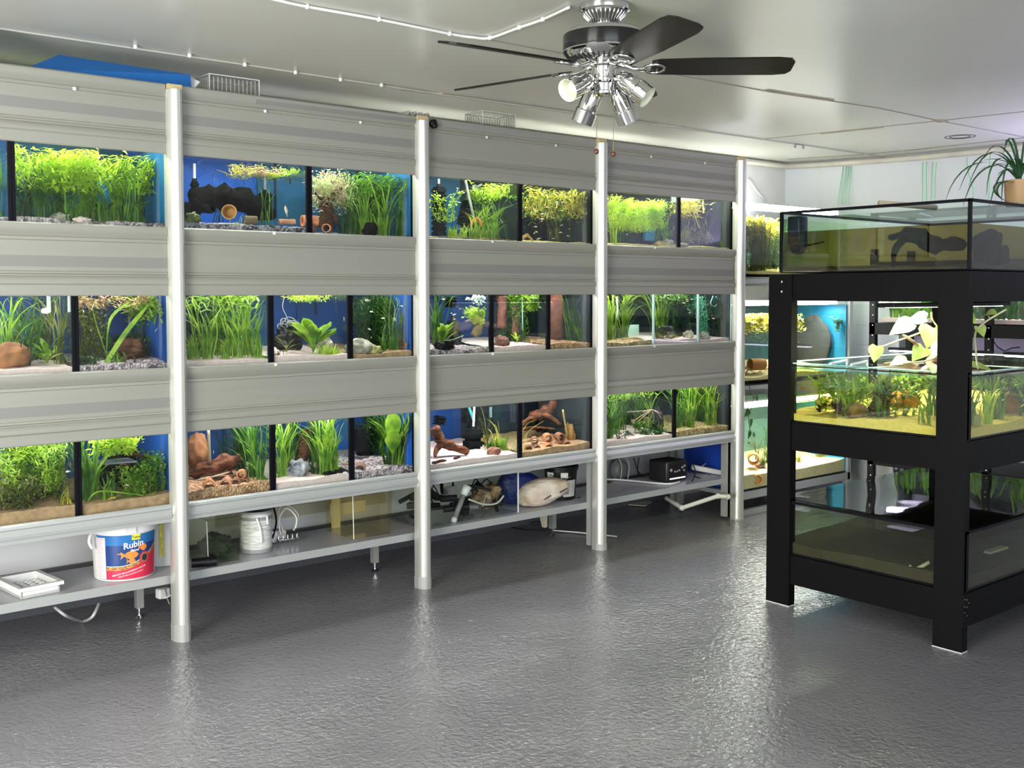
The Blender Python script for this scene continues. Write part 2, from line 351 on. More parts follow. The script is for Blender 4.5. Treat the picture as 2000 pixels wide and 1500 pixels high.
for i, x in enumerate(PX):
    pr = [(-.033, .012), (-.033, -.022)] + [(-.033 + .046 * (k / 7), -.022 - .034 * sin(pi / 2 * min(1, k / 5.0)) ** .8) for k in range(1, 8)]
    pr += [(.0135, -.050), (.016, -.050), (.0165, -.053), (.021, -.051), (.0215, -.047), (.033, -.030), (.033, .012)]
    b = MB(); b.vprism([(x + a, y) for a, y in pr], .002, 2.282); o = b.build('post', ALU, rack, True, auto=28)
    b = MB(); b.vprism([(x + a * 1.05, y * 1.03 - (.001 if y < 0 else 0)) for a, y in pr], 0, [.072, .06, .035, .01][i]); b.build('floor_sleeve', SLEEVE, o)
    b = MB(); b.box(x - .03, x + .03, -.035, .06, 2.283, 2.303); b.build('end_cap', PINE, o)
# shelf along the foot of the rack, its legs, tank shelves and cross beams
SHZ = .262
for i, (x0, x1) in enumerate(BAYS):
    b = MB(); b.box(x0 + .0005, x1 - .0005, .065, .42, SHZ - .018, SHZ); b.build('shelf_board', mat('grey_laminate', (.42, .42, .46), .3), rack)
    b = MB(); b.box(x0, x1, .045, .064, SHZ - .034, SHZ + .002); b.build('shelf_edge', RAIL, rack)
for x, z1 in ((1.68, .225), (2.915, .225), (4.16, .50), (5.3, .5)):
    b = MB(); b.box(x - .016, x + .016, .385, .417, .045, z1); b.box(x - .0165, x - .008, .383, .386, .045, z1); l = b.build('leg', ALU, rack)
    b = MB(); b.cyl((x, .401, .012), (x, .401, .05), .006, n=8); b.cyl((x, .401, 0), (x, .401, .012), .02, .012, n=12); b.build('levelling_foot', CHROME, l)
for x in (4.118, 5.335):
    b = MB(); b.box(x - .014, x + .014, .02, .05, .02, .5); b.build('leg', SLEEVE, rack)
b = MB(); b.box(5.30, 5.34, .02, .06, .02, .5); b.build('leg', SLEEVE, rack)
BASE = [T[2] - .012, T[4] - .012, T[6] - .012]
for j, z in enumerate(BASE):
    b = MB(); b.box(.3, 5.38, .02, .58, z - .035, z - .004); b.build('tank_shelf', mat('dark_shelf', (.05, .05, .05), .6), rack)
b = MB(); b.box(.3, 5.38, .012, .42, 2.288, 2.302); b.build('top_board', PINE, rack)
b = MB(); b.box(.3, 5.4, .585, .595, .50, 2.1); b.build('rear_cladding', mat('rear_board', (.1, .1, .1), .7), rack)

# ------------------------------------------------------------------ aquariums of the rack
HT = .345
class Tank: pass
TK = {}
ROWN = ['top', 'middle', 'bottom']
def place_name(j, i, pos):
    k = ['first', 'second', 'third', 'fourth']
    s = {'far': 'before the first post', 'a': 'just past the %s post' % k[i - 1] if i else '', 'b': 'just before the %s post' % k[i], 'm': 'midway from %s to %s post' % (k[i - 1], k[i])}[pos]
    if i == 0 and pos == 'far': s = 'farthest ahead of the first post'
    return s
def tank(key, j, i, pos, x0, x1, back, sub, subh, seal=True, water=None, y1=.56, murk=0):
    t = Tank(); TK[key] = t; z0 = BASE[j]; t.j = j; t.x0, t.x1, t.z0, t.y1 = x0, x1, z0, y1; t.zt = z0 + HT; t.zs = z0 + subh; t.sub = sub
    t.where = '%s-row tank %s' % (ROWN[j], place_name(j, i, pos)); t.wz = z0 + HT - .03
    a = thing('aquarium', (x0, .04, z0), 'glass aquarium, %s' % t.where, 'aquarium', 'aquariums of the long rack')
    Y0 = .036
    b = MB(); b.box(x0, x1, Y0, Y0 + .006, z0, t.zt); b.build('front_pane', GL, a)
    for x in (x0, x1 - .006): b = MB(); b.box(x, x + .006, Y0 + .007, y1, z0, t.zt); b.build('side_pane', back if pos == 'b' and x > x0 else GL, a)
    b = MB(); b.box(x0, x1, y1 + .001, y1 + .007, z0, t.zt + .05); b.build('back_panel', back, a)
    b = MB(); b.box(x0, x1, Y0, y1, z0 - .004, z0 - .0005); b.build('base_pane', SILI, a)
    w = .011 if seal else .002
    for xa, xb in ((x0 - .001, x0 + w), (x1 - w, x1 + .001)): b = MB(); b.box(xa, xb, Y0 - .002, Y0 + .012, z0, t.zt); b.build('edge_seal', SILI if seal else mat('aqua_glass_edge', (.45, .6, .62), .2), a)
    t.a = a
    # bed
    b = MB(); nx = max(8, int((x1 - x0) / .012)); ny = 34; sd = len(TK) * 3.1
    def hz(x, y): return t.zs + (y - .05) * .05 + .012 * noise.noise(V((x * 7 + sd, y * 7, 0))) + .003 * noise.noise(V((x * 60, y * 60, sd)))
    t.hz = hz; xs = [x0 + .008 + (x1 - x0 - .016) * k / nx for k in range(nx + 1)]; ys = [Y0 + .009 + (y1 - .004 - Y0 - .009) * (k / ny) ** 1.3 for k in range(ny + 1)]
    vs = [(x, y, hz(x, y)) for y in ys for x in xs]; fs = [(q * (nx + 1) + k, q * (nx + 1) + k + 1, (q + 1) * (nx + 1) + k + 1, (q + 1) * (nx + 1) + k) for q in range(ny) for k in range(nx)]
    b.add(vs, fs); m = nx + 1
    b.add([(x, ys[0], z0 + .001) for x in xs] + [(x, ys[0], hz(x, ys[0])) for x in xs], [(k, k + 1, k + 1 + m, k + m) for k in range(nx)])
    o = b.build({'s': 'sand', 'g': 'gravel'}['g' if 'gravel' in sub.name else 's'] + '_bed', sub, None, True, org=(x0, .04, z0)); tag(o, sub.name.replace('_', ' ') + ' bed in the ' + t.where, 'gravel' if 'gravel' in sub.name else 'sand', None, 'stuff')
    b = MB(); e = .0075; b.box(x0 + e, x1 - e, Y0 + e, y1 - .001, z0 + .002, t.wz)
    o = b.build('water', water or WAT, None, org=(x0, .04, z0)); tag(o, 'water filling the ' + t.where, 'water', None, 'stuff')
    return t
def lamp_bar(x0, x1, y, z, power, col, where, w=.10, em=14, dz=.0, hm=None, fr=0):
    a = thing('aquarium_lamp', ((x0 + x1) / 2, y, z), 'slim black aquarium lamp bar above the water, ' + where, 'lamp', 'aquarium lamp bars')
    b = MB(); b.bbox(((x0 + x1) / 2, y, z + .012), x1 - x0, w, .02, .004); b.build('housing', hm or BLK, a)
    b = MB(); b.box(x0 + .02, x1 - .02, y - w * .3, y + w * .3, z - .001, z + .001)
    if fr: b.box(x0 + .02, x1 - .02, y - w / 2 - .004, y - w / 2 - .001, z - .001, z + fr)
    b.build('light_strip', mat('lamp_' + '%02d%02d%02d' % tuple(int(c * 99) for c in col), col, .5, emit=em), a)
    o = area('lamp_light', ((x0 + x1) / 2, y, z - .004), ((x0 + x1) / 2, y + dz, z - 1), x1 - x0 - .04, w * .6, power, col, 160)
    return a
tank('1a', 0, 0, 'far', .35, 1.092, BLUE, GRAVD, .028)
tank('1b', 0, 0, 'b', 1.096, 1.70, BLUEC, GRAVP, .030)
tank('1c', 0, 1, 'a', 1.715, 2.352, BLUE, GRAVD, .040)
tank('1d', 0, 1, 'b', 2.356, 2.925, BLUEC, GRAVD, .018)
tank('1e', 0, 2, 'a', 2.945, 3.602, BLUEC, GRAVY, .022)
tank('1f', 0, 2, 'b', 3.606, 4.135, DARKB, SANDY, .020)
tank('1g', 0, 3, 'a', 4.155, 4.857, DARKB, SANDY, .022)
tank('1h', 0, 3, 'b', 4.861, 5.36, DARKB, SANDY, .022)
tank('2a', 1, 0, 'far', .40, 1.314, BLUED, SANDP, .030)
tank('2b', 1, 0, 'b', 1.318, 1.70, BLUED, GRAVP, .032)
tank('2c', 1, 1, 'a', 1.715, 2.155, BLUED, SANDP, .030)
tank('2d', 1, 1, 'm', 2.159, 2.561, BLUED, SANDP, .034)
tank('2e', 1, 1, 'b', 2.565, 2.925, BLUED, SANDB, .028)
tank('2f', 1, 2, 'a', 2.945, 3.408, BLUED, GRAVP, .030)
tank('2g', 1, 2, 'm', 3.412, 3.802, BLUED, SANDP, .034)
tank('2h', 1, 2, 'b', 3.806, 4.135, DARKB, GRAVO, .036)
tank('2i', 1, 3, 'a', 4.155, 4.640, DARKB, GRAVY, .030, False)
tank('2j', 1, 3, 'm', 4.644, 5.042, DARKB, SANDP, .036, False)
tank('2k', 1, 3, 'b', 5.046, 5.36, DARKB, SANDP, .030, False)
tank('3a', 2, 0, 'far', .40, 1.314, BLUED, SANDB, .050)
tank('3b', 2, 0, 'b', 1.318, 1.70, BLUED, SANDB, .045)
tank('3c', 2, 1, 'a', 1.715, 2.157, BLUED, GRAVO, .045)
tank('3d', 2, 1, 'm', 2.161, 2.564, BLUED, SANDP, .035)
tank('3e', 2, 1, 'b', 2.568, 2.925, BLUE, GRAVP, .040)
tank('3f', 2, 2, 'a', 2.945, 3.600, BLUED, SANDP, .030)
tank('3g', 2, 2, 'b', 3.604, 4.135, DARKB, SANDB, .035)
tank('3h', 2, 3, 'a', 4.155, 4.827, BLUED, SANDP, .030)
tank('3i', 2, 3, 'b', 4.831, 5.36, DARKB, GRAVY, .035)
LC = [(1, 1, .9), (1, .92, .95), (1, .93, .93)]
for j in range(3):
    for i, (x0, x1) in enumerate(BAYS):
        c = LC[j]; pw = [7, 5.5, 5.5][j]
        if j == 0 and i == 3: c = (1, 1, .80); pw = 9
        lamp_bar(max(.45, x0 + .06), x1 - .06, .15, BASE[j] + HT + (.07 if j else .10), pw, c, '%s row, bay ending at the %s post' % (ROWN[j], ['first', 'second', 'third', 'fourth'][i]))

for nm, x0, x1, pw, c in (('past the first post', 1.9, 2.8, .3, (.7, .6, 1)), ('past the second post', 3.1, 4.05, 1.8, (1, 1, .97)), ('past the third post', 4.25, 5.25, 3.6, (1, 1, .98)), ('past the last post', 5.6, 6.5, 3.5, (.95, .98, 1))):  # up-facing lamps added to brighten the ceiling and wall above the rack
    a = thing('aquarium_lamp', ((x0 + x1) / 2, .63, 1.98), 'added lamp bar lighting the ceiling behind the rack top, ' + nm, 'lamp', 'aquarium lamp bars'); b = MB(); b.box(x0, x1, .60, .66, 1.95, 1.975); b.build('housing', BLK, a); b = MB(); b.box((x0 + x1) / 2 - .03, (x0 + x1) / 2 + .03, .661, .7595, 1.955, 1.97); b.build('wall_bracket', BLK, a)
    b = MB(); b.box(x0 + .02, x1 - .02, .61, .65, 1.976, 1.978); b.build('light_strip', mat('added_up_strip', (1, 1, 1), .5, emit=3), a); area('lamp_light', ((x0 + x1) / 2, .63, 1.985), ((x0 + x1) / 2, .50, 3), x1 - x0, .05, pw, c, 170)
# ------------------------------------------------------------------ things that live in tanks
def clampx(t, x): return min(max(x, t.x0 + .02), t.x1 - .02)
def grass_mb(t, x, y, h, n, spread, w, seed=0, stiff=.3):
    """a clump of ribbon leaves that bend over and trail along the water surface"""
    rnd = random.Random(seed); b = MB(); zb = t.hz(x, y) - .004; top = t.wz - .006
    n = int(n * 1.7); w = w * .82
    for k in range(n):
        a = rnd.uniform(0, 2 * pi); hh = h * rnd.uniform(.4, 1.3); le = rnd.uniform(.2, 1.5) * spread; px, py = x + rnd.gauss(0, .016), y + rnd.uniform(-.015, .015)
        cur = V((px, py, zb)); d = V((cos(a) * .12 * rnd.random(), sin(a) * .12 * rnd.random(), 1)).normalized(); pts = [cur.copy()]; m = 8; bend = V((cos(a), sin(a), 0)) * (le / m) * rnd.uniform(.5, 1.4); sg = hh / m
        wob = rnd.uniform(-.35, .35)
        for q in range(m):
            d = (d + bend * (q * .9) + V((wob * sin(q + a), wob * cos(q * 1.3), 0)) * .35 + V((0, 0, -.10 * (1 - stiff) * q / m))).normalized()
            cur = cur + d * sg
            if cur.z > top: cur.z = top - rnd.random() * .012; d.z = -.02; d = d.normalized() if d.length > .01 else V((1, 0, 0))
            cur.x = clampx(t, cur.x); cur.y = min(max(cur.y, .058), t.y1 - .01); cur.z = max(cur.z, zb + .004)
            pts.append(cur.copy())
        b.blade(pts, w * rnd.uniform(.7, 1.15), .15, V((cos(a + 1.3), sin(a + 1.3) * .4, .05)))
    return b
NL = {}
def lab(t, txt, grp=False):
    s = txt + ' in ' + t.where
    NL[s] = NL.get(s, 0) + 1
    return s
def grass(k, u, y, h, n=16, spread=.5, w=.007, m=None, desc='grassy green plant with long ribbon leaves', x=None):
    if 'ribbon' in desc and k[0] in '123':
        nm = {'bright_leaf': 'bright', 'mid_leaf': 'mid green', 'dark_leaf': 'dark', 'lime_leaf': 'lime', 'yellow_leaf': 'yellow', 'brown_green_leaf': 'olive'}.get((m or G2).name, 'green')
        desc = ('low ' if h < .12 else 'half-height ' if h < .24 else 'tall ') + nm + ' ribbon plant, ' + ('front' if y < .15 else 'mid-depth' if y < .28 else 'rear')
    t = TK[k]; x = clampx(t, X(u, y, 700) if x is None else x); b = grass_mb(t, x, y, h, n, spread, w, hash((u, int(y * 100))) & 1023)
    o = b.build('eelgrass', m or G2, None, True, org=(x, y, t.hz(x, y)))
    return tag(o, lab(t, desc), 'plant', 'ribbon-leaved plants in ' + t.where)
def sword(k, u, y, size, n=14, m=None, desc='broad-leaved green sword plant', w=.035, up=.8, x=None):
    t = TK[k]; x = clampx(t, X(u, y, 700) if x is None else x); z = t.hz(x, y); rnd = random.Random(u * 7); b = MB()
    for q in range(n):
        a = rnd.uniform(0, 2 * pi); l = size * rnd.uniform(.6, 1.1); tilt = rnd.uniform(.25, 1.1) * (1.3 - up); e = V((cos(a) * sin(tilt), sin(a) * sin(tilt), cos(tilt))); p0 = V((x, y, z - .003))
        p1 = p0 + V((e.x * .3, e.y * .3, e.z)) * l * .45; p2 = p0 + e * l * .8; p3 = p0 + e * l + V((cos(a), sin(a), -.6)) * l * .22
        pts = bez(p0, p1, p2, p3, 9); pts = [V((clampx(t, p.x), min(max(p.y, .058), t.y1 - .01), min(p.z, t.wz - .005))) for p in pts]
        b.blade(pts, lambda q: w * size / .2 * (.08 + (max(0, sin(pi * max(0, (q - .28) / .72))) ** .8)) if q > .28 else w * .08, .1, V((cos(a + pi / 2), sin(a + pi / 2), .1)))
    o = b.build('sword_plant', m or G1, None, True, org=(x, y, z)); return tag(o, lab(t, desc), 'plant')
def bushy(k, u0, u1, y0, y1, za, zb, n, leaf=.018, m=None, desc='feathery green bushy plant', name='stem_plant', stems=8, v=700, w=.3, grp=None, wx=None):
    """stems with small leaves in whorls filling a region; za, zb: fractions of the tank height"""
    t = TK[k]; x0, x1 = (clampx(t, X(u0, (y0 + y1) / 2, v)), clampx(t, X(u1, (y0 + y1) / 2, v))) if wx is None else wx; rnd = random.Random(int(u0 + u1)); b = MB(); H = t.wz - t.z0; Z = lambda q: t.z0 + .02 + q * (H - .025)
    stems = int(stems * 3); n = int(n * (1.9 if n > 150 else 1.3))
    for s in range(stems):
        ya = rnd.uniform(y0, y1); xa = rnd.uniform(x0, x1) if wx else clampx(t, X(rnd.uniform(u0, u1), ya, v)); xb_ = clampx(t, xa + rnd.uniform(-.08, .08)); yb = min(max(ya + rnd.uniform(-.05, .05), y0), y1)
        pts = smoothpts([(xa, ya, Z(za)), ((xa + xb_) / 2 + rnd.uniform(-.03, .03), (ya + yb) / 2, Z(za + (zb - za) * .5)), (xb_, yb, Z(za + (zb - za) * rnd.uniform(.7, 1)))], 8)
        b.tube(pts, .0013, 4, False); per = max(1, n // stems)
        for q in range(per):
            p = pts[int(rnd.random() * (len(pts) - 1))] + V((rnd.uniform(-1, 1), rnd.uniform(-1, 1), rnd.uniform(-1, 1))) * leaf * .9; a = rnd.uniform(0, 2 * pi); el = rnd.uniform(-.4, .9)
            d = V((cos(a) * cos(el), sin(a) * cos(el), sin(el))) * leaf * rnd.uniform(.6, 1.3)
            pe = p + d; pe.z = min(pe.z, t.wz - .004); pe.x = clampx(t, pe.x); pe.y = max(pe.y, .058); p.x = clampx(t, p.x); p.y = max(p.y, .058)
            b.blade([p, (p + pe) / 2 + V((0, 0, leaf * .1)), pe], leaf * w, .2, V((sin(a), -cos(a), rnd.uniform(-.5, .5))))
    c = ((x0 + x1) / 2, (y0 + y1) / 2, Z(za)); o = b.build(name, m or G1, None, False, org=c); return tag(o, lab(t, desc), 'plant', grp)
def rock(k, u, y, rx, ry, rz, m, desc, seed=1, rot=0, name='rock', dz=.5, cat='rock', v=700, x=None, rmx=None, ridge=True, amp=.42, fr=1.9):
    t = TK[k]; x = clampx(t, X(u, y, v) if x is None else x); rx = min(rx, x - t.x0 - .008, t.x1 - x - .008) / 1.0; z = t.hz(x, y) + rz * dz
    b = MB(); b.blob((x, y, z), rx, ry, rz, 4, amp, fr, seed, 0, ridge, None, rmx)
    for p in b.v: p.x = min(max(p.x, t.x0 + .008), t.x1 - .008); p.y = min(max(p.y, .052), t.y1 - .005); p.z = min(max(p.z, t.z0 + .003), t.wz)
    o = b.build(name, m, None, True, org=(x, y, z)); return tag(o, lab(t, desc), cat)
def wood(k, pts, r, m, desc, name='driftwood', n=12, nz=.5, extra=()):
    t = TK[k]; P = [at(u, v, 'y', y) for u, v, y in pts]; b = MB(); Q = smoothpts(P, 6); R = [r[0] + (r[1] - r[0]) * i / (len(Q) - 1) for i in range(len(Q))] if len(r) == 2 else [r[min(int(i / 6), len(r) - 1)] for i in range(len(Q))]
    b.tube(Q, R, n, True, 1, 0, nz, 28)
    for e in extra:
        pe = smoothpts([at(u, v, 'y', y) for u, v, y in e[0]], 6); b.tube(pe, [e[1] * (1 - .7 * i / len(pe)) for i in range(len(pe))], 8, True, 1, 0, nz, 28)
    for p in b.v: p.x = min(max(p.x, t.x0 + .008), t.x1 - .008); p.y = min(max(p.y, .052), t.y1 - .005); p.z = min(max(p.z, t.z0 + .003), t.wz)
    o = b.build(name, m, None, True, org=P[0]); return tag(o, lab(t, desc), 'driftwood')
POTP = {}
def pot_mesh(kind):
    b = MB()
    if kind == 'pot': b.lathe([(.0001, .0), (.020, 0), (.027, .05), (.031, .05), (.031, .062), (.027, .062), (.024, .045), (.018, .006), (.0001, .006)], n=24); nm = 'clay_pot'
    elif kind == 'tube': b.lathe([(.024, 0), (.026, 0), (.026, .07), (.0245, .072), (.020, .072), (.020, .0), (.024, 0)], n=24); nm = 'clay_tube'
    elif kind == 'half': b.lathe([(.028, 0), (.028, .09), (.023, .09), (.023, 0), (.028, 0)], n=16, a0=0, a1=pi); nm = 'clay_half_pipe'
    elif kind == 'cave':
        pr = [(-.03, 0), (-.027, .022), (-.012, .04), (0, .046), (.012, .04), (.027, .022), (.03, 0), (.023, 0), (.021, .018), (.009, .033), (0, .037), (-.009, .033), (-.021, .018), (-.023, 0)]
        n = len(pr); b.add([(x, -.035, z) for x, z in pr] + [(x, .035, z) for x, z in pr], [(k, (k + 1) % n, n + (k + 1) % n, n + k) for k in range(n)] + [tuple(range(n)), tuple(range(2 * n - 1, n - 1, -1))]); nm = 'clay_cave'
    return nm, b
def clay(k, u, v, y, kind='tube', yaw=0, tilt=pi / 2, s=1, m=None, desc='small terracotta tube lying open end forward', grp=None, roll=0):
    key = (kind, (m or TERRA).name); new = key not in POTP
    if new: nm, b = pot_mesh(kind); POTP[key] = b.build(nm, m or TERRA, None, True, org=(0, 0, 0), auto=40); o = POTP[key]
    else: o = POTP[key].copy(); COL.objects.link(o)
    for p in ('label', 'category', 'group'):
        if p in o: del o[p]
    t = TK[k] if isinstance(k, str) else k; p = at(u, v, 'y', y); o.location = p; o.scale = (s, s, s)
    o.rotation_euler = (M.Rotation(yaw, 4, 'Z') @ M.Rotation(tilt, 4, 'X') @ M.Rotation(roll, 4, 'Z')).to_euler()
    return tag(o, lab(t, desc), 'clay ornament', grp)
FP = {}
def fish(k, u, v, y, L=.03, ang=0, m=None, tall=.32, desc='small pale fish in the school', grp='small fish', pit=0):
    m = m or FISHM; key = (m.name, tall); t = TK[k] if isinstance(k, str) else k
    if key not in FP:
        b = MB(); pr = [(0, .001), (.08, .07), (.25, .13), (.45, .15), (.65, .11), (.8, .05), (.86, .035)]
        vs = []; n = 10
        for q, r in pr:
            for a in range(n): an = 2 * pi * a / n; vs.append((q - .5, r * .45 * cos(an) * 1.0, r * (tall / .32) * sin(an)))
        fs = [(i * n + a, i * n + (a + 1) % n, (i + 1) * n + (a + 1) % n, (i + 1) * n + a) for i in range(len(pr) - 1) for a in range(n)]
        b.add(vs, fs + [tuple(range(n - 1, -1, -1)), tuple(len(vs) - n + a for a in range(n))])
        o0 = b.build('fish', m, None, True, org=(0, 0, 0))
        f = MB(); f.add([(.34, 0, 0), (.52, 0, .11), (.48, 0, 0), (.52, 0, -.11), (.34, .008, 0)], [(0, 1, 2), (0, 2, 3), (4, 2, 1), (4, 3, 2)]); tf = f.build('tail_fin', m, o0)
        f = MB(); f.add([(-.12, 0, .12), (.05, 0, .24), (.18, 0, .09), (.02, .01, .1)], [(0, 1, 2), (0, 3, 1), (1, 3, 2)]); f.build('dorsal_fin', m, o0)
        FP[key] = o0; o = o0
    else: o = copy_tree(FP[key])
    for p in ('label', 'category', 'group'):
        if p in o: del o[p]
    o.location = at(u, v, 'y', y); o.scale = (L, L, L); o.rotation_euler = (0, pit, ang)
    return tag(o, lab(t, desc), 'fish', grp + ' in ' + t.where)
def filt(k, u, v0, v1, y, w=.04, d=.05, desc='black ribbed sponge filter on a riser tube', tube=True, tubem=None, tilt=0, ribs=9):
    t = TK[k]; a = at(u, v0, 'y', y); c = at(u, v1, 'y', y); zt, zb = a.z, max(c.z, t.z0 + .004); zt = min(zt, t.wz - .02)
    x = min(max(a.x, t.x0 + w / 2 + .01), t.x1 - w / 2 - .01); o = thing('sponge_filter', (x, y, zb), lab(t, desc), 'aquarium filter')
    b = MB(); h = zt - zb
    mx = M.Translation((x, y, zb)) @ M.Rotation(tilt, 4, 'Y')
    for q in range(ribs): z = h * q / ribs; b.box(-w / 2, w / 2, -d / 2, d / 2, z, z + h / ribs * .62, mx); 
    b.box(-w * .4, w * .4, -d * .4, d * .4, 0, h, mx)
    b.build('ribbed_sponge', SPONGE, o)
    if tube:
        b = MB(); b.cyl(mx @ V((0, 0, h)), mx @ V((0, 0, max(h + .01, t.wz + .02 - zb))), .006, n=10); b.build('riser_tube', tubem or GPL, o)
        b = MB(); b.cyl(mx @ V((0, 0, h)), mx @ V((0, 0, h + .015)), .012, n=12); b.build('tube_collar', BLK, o)
    return o
def tubing(k, pts, r, m, desc, name='air_tube', cat='tube'):
    t = TK[k] if isinstance(k, str) else k; P = [at(u, v, 'y', y) for u, v, y in pts]; b = MB(); b.tube(smoothpts(P, 6), r, 8)
    o = b.build(name, m, None, True, org=P[0]); return tag(o, lab(t, desc), cat)
def school(k, n, u0, u1, v0, v1, L=.02, m=None, seed=1, desc='small pale fish in the school', tall=.32, y0=.08, y1=.35):
    r = random.Random(seed)
    for q in range(n): fish(k, r.uniform(u0, u1), r.uniform(v0, v1), r.uniform(y0, y1), L * r.uniform(.8, 1.2), r.choice((0, pi)) + r.uniform(-.7, .7), m, tall, desc, pit=r.uniform(-.35, .35))
def floating(k, u0, u1, dz, n, leaf, m, desc, y0=.08, y1=.45, v=700):
    bushy(k, u0, u1, y0, y1, 1 - dz, 1.0, n, leaf, m, desc, 'floating_plant', 12, v, .17)

HW = 'heater tube with a dark collar, upright'
# ---- top row
grass('1a', 12, .15, .26, 16, .5, .008); grass('1a', 2, .3, .3, 16, .5, .008, G3)
for u, y, h, mm in ((55, .10, .2, G3), (85, .2, .3, G2), (120, .35, .32, G2), (150, .12, .16, G2), (175, .28, .34, G1), (205, .12, .17, G2), (235, .22, .33, G1), (262, .12, .3, G2), (290, .3, .34, G2), (60, .42, .36, G3), (200, .45, .36, G3)): grass('1b', u, y, h * 1.05, 20, .9, .007, mm)
floating('1b', 34, 325, .45, 1300, .045, G4, 'dense lime trailing leaves at the surface', v=300)
b = MB(); p = at(205, 370, 'y', .3); b.bbox(p, .06, .05, .12, .02); o = b.build('filter_box', mat('filter_blue', (.02, .22, .6), .3), None, True, org=p); tag(o, 'blue plastic filter box behind the leaves in ' + TK['1b'].where, 'aquarium filter')
rock('1b', 120, .14, .035, .03, .02, LIME, 'small dark stone on the gravel', 3, v=425)
rock('1b', 160, .1, .03, .02, .014, SANDP, 'small flat pink stone on the gravel', 4, v=430)

filt('1c', 380, 355, 436, .42, .03, .03, 'dark tube filter with a pale riser', True, WPL)
filt('1c', 363, 395, 436, .30, .03, .04, 'short black sponge beside the pale riser', False)
wood('1c', [(370, 440, .3), (385, 405, .3), (405, 388, .3), (450, 385, .3), (490, 398, .34), (535, 425, .38)], (.03, .05, .055, .05, .04, .02), WOODB, 'large black arched bogwood against the blue back', 'bogwood', 14, .7)
clay('1c', 452, 416, .14, 'pot', 2.55 + pi, pi / 2, 1.05, mat('ochre_clay', (.50, .24, .06), .7), 'clay pot lying with wide mouth forward', roll=.3)
clay('1c', 478, 430, .08, 'tube', 1.35, pi / 2, .75, mat('mossy_tube', (.13, .09, .05), .9), 'dull brown tube lying beside the clay pot')
rock('1c', 375, .10, .035, .03, .03, G8, 'small mossy ball at the tank end', 5, v=430, name='moss_ball', cat='plant', ridge=False)
grass('1c', 497, .42, .30, 7, .6, .006, G3, 'thin dark ribbon plant against the blue back'); grass('1c', 522, .30, .24, 6, .3, .006, G2, 'thin green ribbon plant beside the fish'); grass('1c', 468, .09, .05, 9, 1.3, .003, G4, 'tiny grass tuft beside the clay pot'); grass('1c', 430, .45, .22, 6, 1, .005, G3, 'sparse dark tuft behind the bogwood')
filt('1c', 556, 382, 430, .40, .05, .05, 'black sponge filter with a clear riser', True, CLR); filt('1c', 597, 382, 432, .40, .05, .05, 'black sponge filter next to the divider', True, GPL)
tubing('1c', [(538, 318, .44), (537, 425, .44)], .007, BLK, 'thick black vertical pipe', 'pipe')
fish('1c', 559, 412, .1, .05, .3, FISHM, .36, 'pale pink fish pointing head up', pit=1.3)
clay('1c', 590, 431, .07, 'tube', 1.45, pi / 2, 1.0, None, 'terracotta tube lying side on'); clay('1c', 545, 437, .10, 'half', 1.3, pi / 2, .8, TERRAD, 'dark terracotta half pipe on the gravel', roll=0)
floating('1c', 450, 486, .1, 120, .02, G6, 'yellow floating leaves at the surface', v=320); floating('1c', 490, 560, .06, 160, .015, G7, 'rusty red floating leaves at the surface', v=320); floating('1c', 556, 598, .08, 90, .02, G4, 'lime floating leaves next to the divider', v=320)
wood('1c', [(565, 348, .2), (585, 352, .2), (602, 362, .2)], (.006, .003), WOODD, 'thin floating twig near the divider')

floating('1d', 610, 690, .5, 700, .035, G5, 'pale pinkish floating plant with tangled roots', v=340); floating('1d', 690, 812, .25, 420, .04, G2, 'mid green trailing leaves at the surface', v=340)
for u, y, h, mm in ((690, .2, .30, G2), (715, .12, .26, G1), (735, .3, .34, G2), (755, .15, .30, G1), (775, .3, .34, G2), (795, .12, .30, G2), (800, .4, .34, G3), (700, .42, .34, G3), (680, .1, .12, G3), (745, .09, .16, G1)): grass('1d', u, y, h, 18, .5, .007, mm)
wood('1d', [(636, 446, .16), (640, 415, .16), (636, 395, .18), (652, 378, .2), (668, 366, .2)], (.035, .03, .018, .010, .005), WOODD, 'dark branching bogwood with rising twigs', 'bogwood', 12, .6, [([(638, 398, .16), (622, 385, .14), (612, 372, .13)], .008), ([(642, 412, .16), (655, 425, .12), (660, 440, .1)], .015)])
clay('1d', 640, 447, .09, 'tube', 2.5 + pi, pi / 2, .8, None, 'terracotta tube with its dark mouth forward'); clay('1d', 611, 447, .09, 'tube', 2.4 + pi, pi / 2, .7, TERRAD, 'dark clay tube next to the divider')
rock('1d', 722, .09, .03, .03, .045, WOODB, 'black lump of bogwood among the leaves', 9, v=430, cat='driftwood', name='bogwood')
school('1d', 12, 612, 665, 380, 425, .017, FISHW, 5, 'tiny white fish in the school')

filt('1e', 857, 365, 460, .25, .055, .06, 'tall black ribbed filter at the tank end', True); filt('1e', 906, 402, 440, .35, .06, .06, 'tilted black sponge filter with a clear riser', False, None, .25); filt('1e', 940, 392, 435, .42, .05, .05, 'black sponge filter behind the grass', False, None, -.2)
tubing('1e', [(909, 352, .3), (916, 385, .3), (926, 428, .3)], .007, GPL, 'grey diagonal riser tube', 'riser_tube'); tubing('1e', [(944, 350, .45), (947, 440, .45)], .006, BLK, 'thin black upright pipe', 'pipe')
b = MB(); p = at(927, 367, 'y', .45); b.lathe([(.010, 0), (.018, 0), (.018, .006), (.010, .006), (.010, 0)], p, 20, M.Rotation(pi / 2, 4, 'X')); b.cyl(p, p + V((.03, -.03, .02)), .006, n=10); o = b.build('suction_cup', WPL, None, True, org=p); tag(o, 'white ring suction cup on the blue back of ' + TK['1e'].where, 'suction cup')
bushy('1e', 846, 888, .07, .14, .30, .85, 130, .017, G4, 'lime leafy stem plant trailing upward', stems=5, v=400, w=.55)
